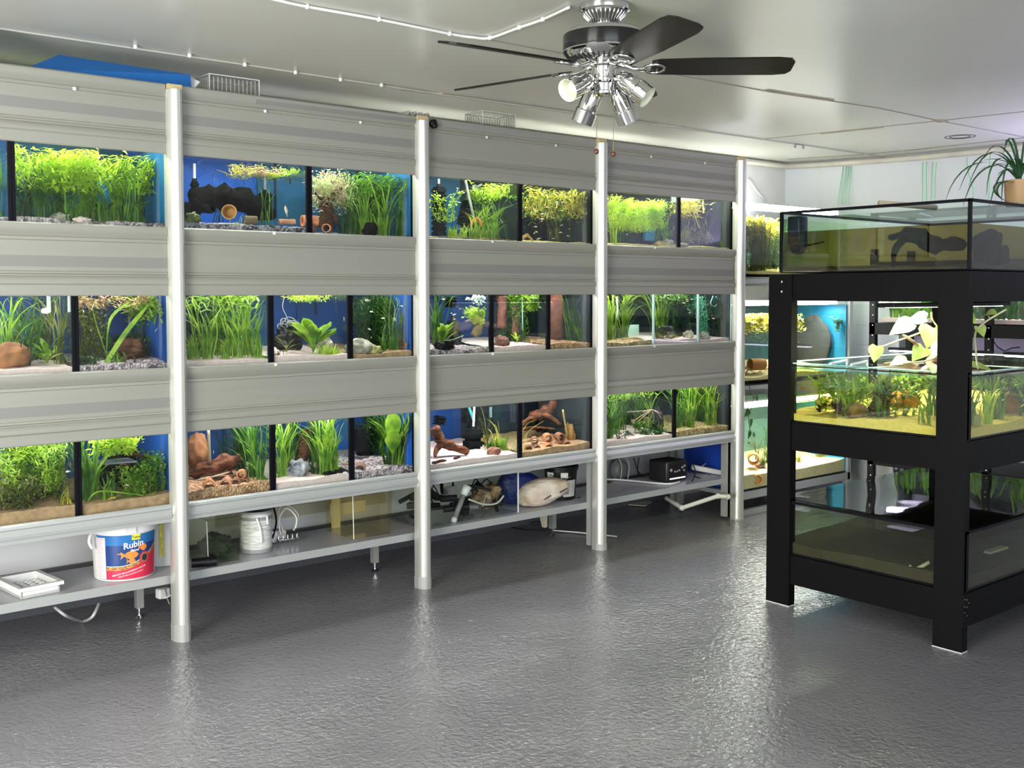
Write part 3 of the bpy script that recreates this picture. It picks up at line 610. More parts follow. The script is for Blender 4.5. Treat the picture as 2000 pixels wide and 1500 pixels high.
for u, y, h, n_, mm in ((905, .09, .07, 26, G4), (885, .09, .06, 22, G4), (928, .09, .08, 26, G1), (948, .09, .07, 24, G1), (965, .12, .2, 16, G1), (948, .2, .26, 18, G1), (985, .3, .33, 16, G3), (960, .35, .33, 16, G2), (1000, .12, .18, 8, G3), (935, .22, .2, 10, G4), (975, .2, .3, 14, G2)): grass('1e', u, y, h, n_, .8, .005 if h < .1 else .007, mm, 'low tufted grass along the front' if h < .1 else 'arching ribbon grass')
floating('1e', 940, 1006, .2, 260, .035, G4, 'lime floating leaves next to the divider', v=360)
clay('1e', 930, 440, .12, 'cave', 2.6, 0, .9, mat('orange_clay', (.7, .28, .06), .7), 'orange clay shard cave behind the grass')

floating('1f', 1018, 1168, .42, 700, .04, G6, 'yellow green floating leaves crowding the surface', v=380); floating('1f', 1018, 1168, .5, 260, .05, G2, 'dark green trailing leaves under the surface', v=390)
for u, y, h, mm in ((1090, .3, .3, G8), (1100, .35, .3, G8), (1140, .3, .3, G8), (1155, .2, .3, G3), (1060, .4, .3, G8)): grass('1f', u, y, h, 9, .4, .006, mm, 'sparse dull ribbon plant')
school('1f', 30, 1018, 1115, 390, 468, .027, FISHM, 6, 'small pinkish fish in the big school', .25)
wood('1f', [(1017, 468, .08), (1030, 460, .09), (1040, 470, .1)], (.01, .006), mat('orange_twig', (.6, .32, .1), .7), 'small orange twig next to the divider')
rock('1f', 1055, .42, .10, .05, .09, WOODB, 'large black bogwood lump in the shade', 12, v=440, name='bogwood', cat='driftwood')

floating('1g', 1192, 1318, .60, 3400, .026, G4, 'bright lime feathery mass filling the upper water', v=400)
for u, y, h, mm in ((1196, .1, .25, G4), (1205, .3, .3, G2), (1285, .15, .22, G2), (1300, .12, .2, G1)): grass('1g', u, y, h, 10, .5, .006, mm, 'loose ribbon plant below the lime mass')
sword('1g', 1300, .12, .16, 10, G2, 'small dark leafy plant beside the pale stones', up=.5)
rock('1g', 1305, .08, .04, .03, .022, LIME, 'pale stone next to the divider', 20, v=478); rock('1g', 1290, .12, .035, .03, .018, mat('tan_stone', (.55, .42, .18), .8), 'tan slab beside the pale stone', 21, v=478)
b = MB(); p = at(1270, 440, 'y', .5); b.box(p.x - .05, p.x + .05, .50, .52, p.z - .1, p.z + .12); o = b.build('background_panel', BLUEC, None, org=p); tag(o, 'teal strip of backing sheet in ' + TK['1g'].where, 'backing sheet')
school('1g', 6, 1200, 1310, 430, 465, .018, FISHM, 9, 'tiny pale fish below the lime mass')
for u, y, h, mm in ((1335, .12, .2, G8), (1360, .25, .3, G8), (1378, .2, .3, G8), (1400, .3, .3, G3), (1410, .1, .06, G2), (1425, .4, .3, G3)): grass('1h', u, y, h, 10, .6, .006, mm, 'dull green ribbon plant')
wood('1h', [(1344, 392, .12), (1352, 410, .12), (1366, 445, .14)], (.004, .003), mat('yellow_stalk', (.6, .5, .12), .6), 'yellow bent stalk')
floating('1h', 1328, 1365, .2, 180, .05, G6, 'yellow green floating leaves next to the divider', v=390); bushy('1h', 1328, 1400, .15, .4, .0, .45, 600, .02, G8, 'dark mossy bush on the sand', v=460, w=.3)
rock('1h', 1330, .09, .05, .03, .018, LIME, 'pale flat stone next to the divider', 23, v=478)
filt('1h', 1428, 400, 470, .25, .04, .05, 'black filter in the shaded corner', True)
wood('1h', [(1420, 388, .2), (1400, 425, .2)], (.004, .003), mat('pale_stalk', (.4, .38, .28), .6), 'pale diagonal stalk')
# ---- middle row
for u, y, h, n_, mm in ((10, .15, .34, 16, G1), (35, .25, .34, 20, G2), (60, .3, .34, 16, G2), (20, .4, .34, 16, G3), (50, .12, .2, 8, G3), (110, .35, .32, 8, G8), (135, .15, .3, 16, G8), (138, .3, .32, 14, G8), (90, .4, .3, 8, G3)): grass('2a', u, y, h, n_, .7, .006, mm)
sword('2a', 92, .15, .13, 22, G1, 'low broad-leaved green sword plant', .03, .35); sword('2a', 58, .2, .11, 14, G3, 'dark low sword plant beside the rock', .03, .3)
rock('2a', 18, .12, .075, .05, .055, mat('rust_rock', (.34, .14, .05), .8, col2=(.16, .06, .025), vscale=15, bump=.5, bscale=25), 'big rust brown rock on pink sand', 31, v=690, dz=.7, amp=.16)
for u, w_ in ((90, .022), (131, .010)):
    p = at(u, 592, 'y', .07); b = MB(); b.box(p.x + .004, p.x + .016, .065, .075, p.z - .035, p.z + .04)
    if w_ > .02: b.blob((p.x, .07, p.z - .03), .02, .006, .012, 2, .1)
    o = b.build('suction_clip', WPL, None, org=p); tag(o, ('wide' if w_ > .02 else 'narrow') + ' white plastic clip hanging inside ' + TK['2a'].where, 'clip')
floating('2b', 148, 328, .16, 800, .022, G7, 'pink and green floating leaves at the surface', v=590); floating('2b', 275, 328, .3, 200, .05, G1, 'green floating leaves near the post', v=590)
def leafstroke(k, pts, w, m, desc):
    t = TK[k]; P = smoothpts([at(u, v, 'y', y) for u, v, y in pts], 6); b = MB(); b.blade(P, w, .3, V((0, .3, 1))); o = b.build('ribbon_leaf', m, None, True, org=P[0]); return tag(o, lab(t, desc), 'plant')
leafstroke('2b', [(205, 712, .12), (245, 650, .11), (290, 595, .1)], .020, G1, 'single long bright leaf leaning across'); leafstroke('2b', [(215, 712, .15), (190, 640, .12), (180, 600, .1)], .014, G1, 'single upright leaf'); leafstroke('2b', [(208, 705, .15), (215, 625, .12), (255, 588, .1)], .014, G1, 'single arching leaf')
bushy('2b', 150, 190, .08, .2, .0, .14, 260, .016, G3, 'low moss cushion next to the divider', 'moss', v=700, w=.4); bushy('2b', 150, 200, .2, .45, .1, .9, 500, .022, G8, 'tall olive feathery plant', v=650); bushy('2b', 270, 326, .2, .45, .05, .4, 400, .022, G3, 'dark feathery plant near the post', v=680)
grass('2b', 228, .1, .05, 10, .8, .008, G2, 'short broad tuft'); sword('2b', 222, .3, .15, 12, G3, 'dark leafy plant behind the root cave', .03, .5); grass('2b', 322, .3, .32, 10, .3, .006, G3); grass('2b', 165, .4, .32, 14, .3, .006, G8)
rock('2b', 250, .2, .06, .05, .05, WOODD, 'dark brown root cave on the gravel', 35, v=690, name='bogwood', cat='driftwood', dz=.6)
wood('2b', [(243, 715, .08), (244, 698, .08), (262, 696, .08), (262, 715, .08)], (.004, .004), WOODD, 'little wooden frame of twigs', 'twig'); tubing('2b', [(252, 595, .45), (254, 660, .45)], .007, GPL, 'dark upright pipe', 'pipe'); tubing('2b', [(283, 605, .45), (282, 670, .45)], .009, BLK, 'black upright pipe near the post', 'pipe')
fish('2b', 306, 644, .12, .03, .5, GPL, .25, 'thin dark striped fish', pit=-.7); fish('2b', 283, 706, .1, .03, 0, FISHM, .3, 'small pale fish on the gravel')

for u, y, h, n_, mm in ((378, .12, .12, 20, G1), (392, .2, .30, 14, G1), (405, .1, .22, 18, G1), (425, .25, .33, 16, G1), (440, .1, .11, 20, G1), (455, .2, .33, 16, G1), (468, .12, .26, 14, G1), (485, .2, .33, 18, G1), (500, .12, .20, 14, G1), (512, .25, .33, 16, G2), (415, .4, .34, 12, G2), (470, .4, .34, 14, G2), (380, .4, .34, 10, G3), (508, .1, .12, 14, G1)): grass('2c', u, y, h, n_, .45, .007, mm, 'bright green ribbon plant rooted in pink sand')
sword('2c', 430, .3, .22, 8, G2, 'leafy plant behind the ribbon leaves', .05, .8); floating('2c', 368, 520, .1, 160, .06, G1, 'green leaves lying on the surface', v=590); filt('2c', 385, 598, 680, .42, .04, .05, 'black sponge filter behind the ribbon leaves', False)
sword('2d', 612, .14, .19, 20, G1, 'large bright green sword plant', .05, .62)
for u, y, h, n_ in ((632, .08, .06, 34), (646, .1, .05, 24), (660, .09, .035, 14)): grass('2d', u, y, h, n_, .9, .005, G4, 'short lime grass tuft on pink sand')
sword('2d', 560, .18, .10, 8, G8, 'dull olive leaves beside dark moss', .035, .2); grass('2d', 540, .12, .035, 10, 1.2, .004, G8, 'tiny olive tuft next to the divider')
rock('2d', 562, .32, .07, .06, .07, BLK, 'round black mossy wood', 41, v=660, name='mossy_wood', cat='driftwood', dz=.6); rock('2d', 665, .22, .05, .05, .04, LIME, 'layered grey stone next to the divider', 42, v=680, dz=.5); rock('2d', 534, .15, .02, .03, .02, SANDP, 'pink rock next to the divider', 43, v=670)
floating('2d', 565, 640, .08, 260, .02, G4, 'thin lime floating leaves at the surface', v=580)
tubing('2d', [(556, 580, .3), (552, 600, .3), (562, 625, .3), (558, 650, .3)], .002, GPL, 'thin curling air hose', 'air_hose'); tubing('2d', [(616, 580, .45), (617, 615, .45)], .008, BLK, 'black upright pipe at the back', 'pipe'); tubing('2d', [(655, 578, .3), (660, 640, .3)], .008, CLR, 'clear riser pipe', 'riser_pipe')
b = MB(); rr = random.Random(3)
for q in range(7): p = at(562 + rr.uniform(-12, 12), 632 + rr.uniform(-8, 8), 'y', .3); b.tube([p + V((.03 * cos(a * .6), .015 * sin(a * .9), .014 * sin(a * .6))) for a in range(11)], .0022, 6)
o = b.build('air_hose_coil', GPL, None, True, org=p); tag(o, 'grey air hose coil above black wood in ' + TK['2d'].where, 'air hose')
fish('2d', 589, 629, .12, .022, 1, FISHM, .3, 'small pale fish above the sword plant'); fish('2d', 672, 624, .08, .028, .9, FISHW, .4, 'white fish next to the divider', pit=1.2)
rock('2e', 702, .12, .075, .05, .045, LIME, 'layered grey stone', 44, v=680, dz=.55, amp=.22); rock('2e', 730, .1, .035, .04, .025, mat('olive_stone', (.45, .43, .18), .8, col2=(.2, .17, .06), vscale=25, bump=.6, bscale=40), 'rough olive stone', 45, v=685); rock('2e', 790, .12, .03, .04, .03, WOODD, 'dark reddish brown wood lump', 46, v=690, name='bogwood', cat='driftwood')
bushy('2e', 705, 740, .2, .4, .1, 1, 1500, .03, G3, 'dark green thread-leaved plant', 'moss', 14, 640, .12); bushy('2e', 745, 812, .2, .45, .05, 1, 1300, .03, G2, 'olive green fine-leaved thicket', 'stem_plant', 14, 640, .15)
for u, y, h, mm in ((750, .1, .12, G2), (745, .3, .3, G1), (770, .12, .3, G2), (798, .3, .32, G8), (808, .12, .3, G8)): grass('2e', u, y, h, 12, .5, .005, mm)
school('2e', 11, 700, 812, 580, 660, .022, FISHW, 12, 'white fish in the school'); fish('2e', 772, 624, .1, .038, .5, FISHW, .5, 'plump white fish', pit=.3); fish('2e', 718, 587, .1, .035, .1, FISHM, .35, 'pale fish near the surface'); tubing('2e', [(690, 580, .45), (692, 640, .45)], .008, BLK, 'black pipe next to the divider', 'pipe')

sword('2f', 862, .12, .17, 12, G1, 'green sword plant with narrow leaves', .028, .7); grass('2f', 850, .3, .34, 14, .3, .008, G2); grass('2f', 855, .35, .34, 12, .2, .010, G3)
rock('2f', 885, .3, .04, .04, .09, BLK, 'tall black mossy rockwork', 51, v=660, name='dark_rock'); rock('2f', 868, .14, .05, .04, .035, BLK, 'low black rock on the gravel', 52, v=675, name='dark_rock')
wood('2f', [(925, 655, .12), (938, 640, .12), (955, 622, .13), (975, 618, .14)], (.022, .02, .018, .012), mat('tan_wood', (.34, .24, .12), .7, col2=(.15, .1, .05), vscale=25, bump=.5, bscale=50), 'tan driftwood under the climbing plant')
bushy('2f', 925, 957, .07, .14, .5, .72, 160, .022, G4, 'pale green climbing plant on the driftwood', v=640, w=.5); bushy('2f', 935, 955, .08, .13, .88, 1, 30, .035, mat('white_leaf', (.7, .85, .8), .4), 'white star-shaped leaves at the surface', 'floating_plant', 2, 590, .4)
filt('2f', 885, 578, 600, .35, .045, .05, 'black filter behind the sword plant', False); tubing('2f', [(905, 655, .1), (885, 663, .1), (868, 665, .1)], .0022, mat('pale_green', (.4, .6, .35), .5), 'pale green curved stalk', 'stalk')
school('2f', 16, 860, 915, 580, 672, .019, FISHM, 15, 'small cream fish in the school'); 
for u, v, y, h_, wd in ((980, 605, .3, .17, .045), (1008, 620, .25, .15, .038)):
    p = at(u, v, 'y', y); b = MB(); b.tube(smoothpts([(p.x, y, p.z - h_ * .6), (p.x + .004, y, p.z), (p.x, y, p.z + h_ * .45)], 5), wd * .6, 14, True, 1, 0, .3, 45); o = b.build('cork_column', mat('brick_cork', (.20, .075, .045), .85, col2=(.09, .03, .02), vscale=20, bump=.5, bscale=50), None, True, org=p); tag(o, ('wide' if wd > .04 else 'narrow') + ' reddish cork column standing in ' + TK['2g'].where, 'cork column')
clay('2g', 1042, 672, .13, 'tube', 2.5 + pi, pi / 2, .72, None, 'upper terracotta tube, mouth forward'); clay('2g', 1026, 680, .12, 'tube', 2.6 + pi, pi / 2, .8, TERRAD, 'dark clay tube beneath the terracotta one'); clay('2g', 1058, 677, .1, 'tube', 1.35, pi / 2, .7, None, 'terracotta tube lying side on')
rock('2g', 980, .12, .035, .04, .03, mat('red_rock', (.30, .13, .09), .8, col2=(.14, .05, .04), vscale=40, bump=.7, bscale=50), 'reddish porous rock with a cave', 55, v=680, dz=.7); bushy('2g', 1025, 1062, .2, .4, .15, 1, 800, .03, G2, 'dark hanging fine-leaved plant', 'stem_plant', 9, 620, .2); bushy('2g', 1040, 1062, .1, .3, .75, 1, 200, .035, G1, 'bright floating leaves next to divider', 'floating_plant', 4, 590, .3)
rock('2g', 1000, .32, .05, .05, .05, BLK, 'black rock behind the clay tubes', 56, v=660, name='dark_rock'); sword('2g', 1010, .18, .07, 10, G4, 'small lime plant between cork columns', .03, .5); filt('2g', 1001, 580, 592, .3, .03, .03, 'small black and white filter head', False, None, 0, 3); tubing('2g', [(1020, 580, .18), (1021, 645, .18)], .003, mat('mint_tube', (.3, .6, .5), .4), 'mint green upright air tube')

p = at(1085, 615, 'y', .3); b = MB(); b.tube([(p.x, .3, TK['2h'].z0 + .02), (p.x, .3, p.z), (p.x, .3, TK['2h'].wz)], .045, 14, True, 1, 0, .3, 45); o = b.build('cork_column', MATS['brick_cork'], None, True, org=p); tag(o, 'reddish cork column in ' + TK['2h'].where, 'cork column')
clay('2h', 1083, 677, .12, 'tube', 2.5 + pi, pi / 2, .85, None, 'terracotta tube half buried, mouth forward'); clay('2h', 1107, 674, .12, 'tube', 2.4 + pi, pi / 2, .9, None, 'larger terracotta tube, mouth forward')
for u, y, h, mm in ((1145, .2, .3, G2), (1150, .35, .32, G3), (1118, .3, .3, G8), (1155, .12, .25, G2)): grass('2h', u, y, h, 10, .4, .006, mm)
b = MB(); p = at(1133, 588, 'y', .25)
for a, l in ((-.5, .06), (.2, .055), (.7, .05)): b.tube([p + V((0, 0, -.035)), p, p + V((sin(a) * l, 0, cos(a) * l * .6))], .0045, 8)
o = b.build('airline_junction', mat('lilac_plastic', (.65, .6, .8), .4), None, True, org=p); tag(o, 'white branching airline fitting in ' + TK['2h'].where, 'airline fitting')
for u, y, h, mm in ((1196, .2, .32, G1), (1205, .35, .34, G2), (1245, .25, .34, G1), (1252, .3, .34, G1), (1262, .25, .34, G1), (1258, .4, .34, G2)): grass('2i', u, y, h, 22, .55, .008, mm, 'tall bright green ribbon plant')
filt('2i', 1228, 582, 640, .3, .09, .05, 'black ribbed filter pad behind the plants', False, None, 0, 11); tubing('2i', [(1205, 580, .2), (1206, 625, .2)], .006, WPL, 'white upright pipe', 'pipe')
p = at(1236, 645, 'y', .36); b = MB(); b.box(p.x - .12, p.x + .05, .355, .36, p.z - .035, p.z + .035); o = b.build('reflection_sheet', mat('pale_green_reflection', (.6, .8, .66), .4), None, org=p); tag(o, 'pale green reflection shaped as an upright sheet in ' + TK['2i'].where, 'painted reflection')  # pale sheet that stands in for a reflection in the tank glass
wood('2i', [(1215, 662, .1), (1245, 660, .12), (1265, 668, .1)], (.005, .004), mat('pale_stick', (.5, .36, .2), .7), 'pale stick lying on the gravel')
for u, y, h, mm in ((1285, .25, .34, G1), (1295, .3, .34, G1), (1303, .3, .34, G2), (1325, .35, .33, G8), (1330, .2, .3, G3)): grass('2j', u, y, h, 18, .6, .008, mm, 'tall arching ribbon plant')
floating('2j', 1285, 1350, .1, 200, .04, G2, 'green leaves lying on the surface', v=580)
p = at(1300, 646, 'y', .14); b = MB(); b.cyl(p + V((-.07, 0, 0)), p + V((.07, .02, 0)), .032, n=24); o = b.build('bottle_trap', glass('trap_mesh', (.6, .58, .5), .6, .3), None, True, org=p); tag(o, 'clear mesh bottle trap lying in ' + TK['2j'].where, 'bottle trap')
bushy('2j', 1280, 1310, .07, .14, 0, .14, 200, .014, G8, 'olive moss in front of trap', 'moss', v=660, w=.4); wood('2j', [(1325, 655, .15), (1345, 645, .16), (1357, 636, .18)], (.01, .006), WOODD, 'dark pointed bogwood', 'bogwood')
rock('2j', 1352, .1, .03, .04, .03, LIME, 'pale layered stone next to the divider', 61, v=660); school('2j', 9, 1335, 1357, 580, 612, .022, FISHM, 17, 'small cream fish in the school')
rock('2k', 1374, .1, .04, .03, .03, LIME, 'round pale layered stone on pink sand', 62, v=660); filt('2k', 1400, 612, 660, .3, .05, .05, 'black ribbed filter in the shade', True, CLR); bushy('2k', 1364, 1385, .1, .35, .1, 1, 500, .02, mat('sea_green_leaf', (.05, .3, .16), .5), 'dark sea green thread plant', 'moss', 6, 620, .2); bushy('2k', 1422, 1436, .1, .35, .1, 1, 400, .02, G3, 'dark feathery plant near the last post', v=620)
tubing('2k', [(1393, 578, .15), (1388, 592, .15), (1396, 598, .15), (1402, 588, .15), (1398, 579, .15)], .003, mat('mint_tube', (.3, .6, .5), .4), 'looped mint green hose', 'hose'); school('2k', 3, 1385, 1415, 600, 625, .022, FISHM, 18, 'small cream fish')
# ---- bottom row
bushy('3a', 0, 125, .08, .35, .30, 1, 2200, .034, G1, 'bright feathery plant trailing across the tank', stems=11, v=880, w=.14); bushy('3a', 0, 70, .08, .25, .0, .5, 800, .034, G8, 'olive feathery tangle on the sand', stems=7, v=950, w=.14); bushy('3a', 100, 140, .1, .3, .0, .8, 400, .026, G8, 'dark feathery stems next to the divider', stems=5, v=920, w=.14)
for u, y, h, n_ in ((25, .2, .16, 10), (128, .08, .07, 16)): grass('3a', u, y, h, n_, .9, .005, G6, 'thin yellow green tuft')
rock('3a', 78, .3, .07, .05, .05, WOODD, 'dark brown bogwood lump on the sand', 71, v=955, name='bogwood', cat='driftwood'); wood('3a', [(80, 940, .16), (88, 950, .15), (86, 962, .14)], (.004, .002), mat('pale_root', (.45, .32, .22), .7), 'pale hanging root', 'root'); wood('3a', [(0, 985, .2), (15, 985, .2), (25, 990, .2)], (.02, .012), WOODB, 'black twig half buried', 'twig')
fish('3a', 133, 921, .09, .022, .2, FISHW, .4, 'single white fish next to the divider'); fish('3a', 138, 908, .12, .03, 1.2, FISHO, .2, 'thin orange fish next to the divider', pit=1)
for u, y, h, n_, mm in ((165, .10, .32, 14, G2), (175, .15, .30, 10, G1), (205, .09, .08, 8, G1), (207, .12, .15, 8, G2), (160, .2, .3, 12, G2)): grass('3b', u, y, h, n_, .6, .010, mm, 'broad ribbon plant with leaves leaning over')
leafstroke('3b', [(168, 985, .08), (185, 963, .07), (215, 960, .07), (282, 968, .07)], .007, G1, 'long arching leaf before the cave'); leafstroke('3b', [(172, 985, .1), (190, 920, .09), (215, 885, .09)], .010, G1, 'single bright leaning leaf')
bushy('3b', 180, 262, .08, .25, .72, 1, 500, .02, G4, 'bright lime leafy mass at the surface', 'floating_plant', 8, 870, .45); bushy('3b', 250, 292, .07, .16, .05, .55, 340, .015, G1, 'bright leafy bush in front of the cave', stems=7, v=940, w=.6); bushy('3b', 300, 334, .08, .3, .1, .7, 420, .016, G2, 'leafy bush against the post', stems=8, v=930, w=.5); bushy('3b', 235, 300, .07, .12, .0, .12, 200, .014, G1, 'low leafy growth along the sand', stems=5, v=975, w=.6)
rock('3b', 235, .34, .10, .08, .08, WOODB, 'black cave of bogwood', 73, v=940, name='bogwood', cat='driftwood', dz=.7)
p = at(226, 901, 'y', .22); b = MB(); b.bbox(p, .15, .09, .008, .003, .1, .05, .04); o = b.build('slate_slab', mat('grey_slate', (.26, .26, .33), .6, var=.1, vscale=20), None, True, org=p); tag(o, 'grey slate slab resting on the black cave in ' + TK['3b'].where, 'slate'); wood('3b', [(235, 878, .2), (262, 888, .22), (300, 893, .24)], (.009, .006), WOODD, 'dark twig above the slate', 'twig')
clay('3b', 240, 915, .2, 'half', 2.6, pi / 2, .7, TERRAD, 'arched clay half pipe under the slate', roll=0); fish('3b', 219, 973, .08, .035, pi - .2, FISHO, .3, 'orange fish with a pale tail', pit=.15); fish('3b', 247, 948, .1, .028, pi, FISHM, .3, 'small dull fish before the cave'); filt('3b', 284, 865, 900, .45, .05, .04, 'black filter behind the twig', True)
rock('3c', 386, .3, .05, .05, .085, mat('rust_rock', (.46, .2, .07), .8), 'rust brown pointed rock against the post', 75, v=880, dz=1.3, amp=.2)
wood('3c', [(374, 925, .25), (400, 912, .22), (430, 905, .2), (460, 900, .2), (472, 892, .2)], (.022, .025, .028, .02, .008), WOODR, 'layered red brown bogwood slab', 'bogwood', 12, .8); wood('3c', [(374, 945, .3), (410, 935, .3), (450, 925, .3)], (.035, .04, .03), WOODD, 'dark bogwood under the slab', 'bogwood', 12, .6); wood('3c', [(385, 938, .12), (420, 930, .14), (448, 922, .16)], (.004, .003), mat('pale_root', (.45, .32, .22), .7), 'pale stick on the bogwood', 'stick')
tubing('3c', [(407, 840, .2), (410, 905, .2)], .007, mat('brass_tube', (.3, .24, .14), .3), 'glass heater tube', 'heater_tube'); tubing('3c', [(471, 840, .42), (478, 900, .42)], .014, WOODB, 'thick black upright stem', 'pipe')
clay('3c', 409, 955, .09, 'cave', 2.75, 0, 1.0, None, 'low arched clay cave'); clay('3c', 442, 950, .10, 'cave', 2.55, 0, .95, mat('pink_clay', (.5, .22, .14), .75), 'pointed arched clay cave')
clay('3c', 473, 924, .13, 'tube', 2.6 + pi, pi / 2, .75, None, 'top clay tube of the stack', 'stack of three clay tubes'); clay('3c', 463, 939, .12, 'tube', 2.6 + pi, pi / 2, .75, TERRAD, 'dark lower clay tube of the stack', 'stack of three clay tubes'); clay('3c', 480, 940, .12, 'tube', 2.6 + pi, pi / 2, .75, mat('brown_clay', (.25, .1, .05), .8), 'brown lower clay tube of the stack', 'stack of three clay tubes')
for u, y, h, n_, mm in ((505, .18, .30, 18, G2), (520, .1, .26, 14, G2), (495, .3, .3, 12, G3), (515, .35, .32, 14, G3), (523, .2, .32, 12, G2), (440, .45, .3, 5, G3)): grass('3c', u, y, h, n_, .4, .008, mm)
sword('3c', 502, .12, .18, 6, G1, 'narrow-leaved plant with pale leaf tips', .018, .85); fish('3c', 417, 884, .2, .02, 1, FISHM, .3, 'tiny pale fish by the heater', pit=1)
for u, y, h, n_, mm in ((545, .15, .31, 18, G1), (556, .2, .3, 16, G2), (562, .3, .33, 16, G2), (632, .12, .33, 22, G1), (622, .2, .3, 14, G2), (648, .15, .33, 20, G1), (655, .25, .33, 16, G2), (660, .35, .33, 10, G3), (580, .4, .3, 8, G3), (612, .15, .08, 12, G3)): grass('3d', u, y, h, n_, .55, .009, mm)
wood('3d', [(598, 838, .4), (596, 870, .38), (586, 905, .36), (580, 925, .34)], (.03, .03, .022, .03), WOODD, 'tall dark root stump at the back', 'bogwood', 12, .6)
rock('3d', 583, .13, .052, .035, .042, mat('zebra_stone', (.5, .5, .55), .6, col2=(.03, .03, .05), vscale=22, bump=.5, bscale=30), 'black and white marbled rock', 77, v=925, dz=.6, amp=.35); rock('3d', 645, .07, .03, .03, .010, WOODB, 'flat black stone', 78, v=932); rock('3d', 662, .08, .022, .02, .009, WOODB, 'small flat black stone', 79, v=930); rock('3d', 607, .2, .03, .03, .025, mat('brown_rock', (.25, .16, .12), .8), 'small brown rock beside the marbled one', 80, v=915)
clay('3d', 671, 926, .13, 'half', 2.9, pi / 2, .72, None, 'orange clay half pipe arch', roll=0); t_ = clay('3d', 676, 905, .22, 'pot', .2, pi, 1.0, None, 'upside down terracotta pot')
for u, y, h, n_, mm in ((765, .2, .32, 22, G2), (780, .3, .33, 18, G2), (757, .12, .12, 10, G3), (795, .2, .33, 20, G2), (808, .12, .3, 16, G3), (775, .12, .3, 14, G1), (750, .4, .3, 10, G3), (803, .4, .33, 16, G3), (735, .45, .28, 12, G3)): grass('3e', u, y, h, n_, .5, .008, mm)
sword('3e', 765, .1, .30, 8, G1, 'tall plant with round surface leaves', .05, .95); bushy('3e', 720, 760, .3, .45, .2, .8, 300, .025, G3, 'dark blue green bush against the blue back', v=870, w=.3)
filt('3e', 702, 836, 880, .3, .055, .05, 'black block filter against the blue back', False); filt('3e', 712, 860, 905, .38, .08, .05, 'lower black filter block', False); clay('3e', 703, 919, .1, 'half', 2.55, pi / 2, 1.0, mat('pinkish_clay', (.34, .17, .13), .8), 'dull pink clay half pipe on gravel', roll=0)
wood('3f', [(846, 835, .2), (862, 862, .18), (885, 872, .16), (914, 884, .14)], (.03, .025, .02, .016), WOODR, 'reddish driftwood branch slanting down to the sand', 'driftwood', 14, .5, [([(862, 862, .18), (852, 880, .16), (850, 892, .14)], .018)])
filt('3f', 857, 812, 830, .3, .05, .05, 'small black filter above the driftwood', False, None, .2, 3); filt('3f', 922, 838, 888, .26, .09, .06, 'black block filter on a white pipe', True, WPL, .06, 3); filt('3f', 985, 790, 818, .4, .09, .05, 'hanging black filter box', False, None, 0, 2); rock('3f', 975, .42, .09, .05, .11, BLK, 'tall dark rock behind the grass', 83, v=860, name='dark_rock')
tubing('3f', [(916, 795, .34), (921, 810, .34), (926, 822, .34)], .008, mat('turquoise_hose', (.08, .5, .5), .35), 'turquoise hose piece', 'hose'); tubing('3f', [(958, 795, .42), (958, 815, .42)], .008, mat('pale_blue_pipe', (.4, .6, .75), .3), 'pale blue pipe stub', 'pipe'); tubing('3f', [(944, 790, .4), (945, 850, .4)], .006, BLK, 'thin black pipe', 'pipe')
for u, y, h, n_, mm in ((955, .2, .08, 16, G2), (970, .2, .08, 18, G2), (985, .16, .07, 20, G1), (1000, .14, .09, 20, G1), (1002, .2, .2, 6, G6), (1005, .3, .28, 6, G8), (945, .3, .15, 3, G6)): grass('3f', u, y, h, n_, .9, .006, mm, 'low grassy tuft on pink sand' if h < .12 else 'sparse yellowing ribbon plant')
sword('3f', 998, .1, .05, 12, mat('cream_leaf', (.75, .7, .4), .5), 'small cream rosette plant', .02, .1); rock('3f', 965, .09, .04, .025, .022, mat('liver_rock', (.28, .11, .08), .7, bump=.6, bscale=40), 'liver brown rock lying on pink sand', 85, v=884, dz=.7)
for q, (u, v, s_) in enumerate(((850, 893, .012), (857, 888, .014), (864, 886, .013), (853, 900, .011), (862, 893, .009), (868, 890, .01), (848, 905, .012), (890, 888, .012), (896, 890, .010))):
    rock('3f', u, .07 + .012 * (q % 3), s_, s_, s_ * .6, WOODD, 'small brown pebble beside the driftwood', 90 + q, v=v, name='pebble')['group'] = 'brown pebbles beside the driftwood'
wood('3g', [(1016, 830, .3), (1040, 815, .3), (1070, 800, .32), (1085, 788, .34)], (.012, .03, .028, .012), WOODR, 'big reddish driftwood branch across the tank', 'driftwood', 14, .7, [([(1050, 808, .3), (1075, 815, .26), (1095, 830, .24)], .02), ([(1018, 838, .22), (1050, 835, .22), (1085, 838, .22)], .012)])
rock('3g', 1085, .45, .16, .05, .13, WOODB, 'dark bogwood mass in the shade', 100, v=850, name='bogwood', cat='driftwood')
for q, (u, v, y, m_, s_) in enumerate(((1043, 859, .17, TERRAD, .8), (1067, 854, .17, TERRA, 1.0), (1090, 852, .18, TERRAD, .95), (1032, 874, .14, TERRAD, .75), (1068, 872, .12, TERRA, .95), (1088, 868, .16, MATS['brown_clay'], .8), (1106, 866, .13, TERRAD, .85), (1046, 874, .14, MATS['brown_clay'], .8))):
    clay('3g', u, v, y, 'tube', 2.5 + pi + (q % 3) * .12, pi / 2, s_, m_, ['upper row dark clay tube nearest the divider', 'upper row bright terracotta tube', 'upper row dark tube past the bright one', 'lower row dark clay tube nearest the divider', 'lower row bright terracotta tube', 'lower row brown tube behind the bright one', 'lower row tube farthest from the divider', 'lower row brown tube beside dark one'][q], 'pile of clay tubes')
for u0, u1 in ((1099, 1109), (1120, 1125)): tubing('3g', [(u0, 800, .2), (u1, 856, .2)], .006, mat('amber_tube', (.35, .26, .1), .2), 'heater tube nearer the clay pile' if u0 < 1110 else 'heater tube nearer the third post', 'heater_tube')
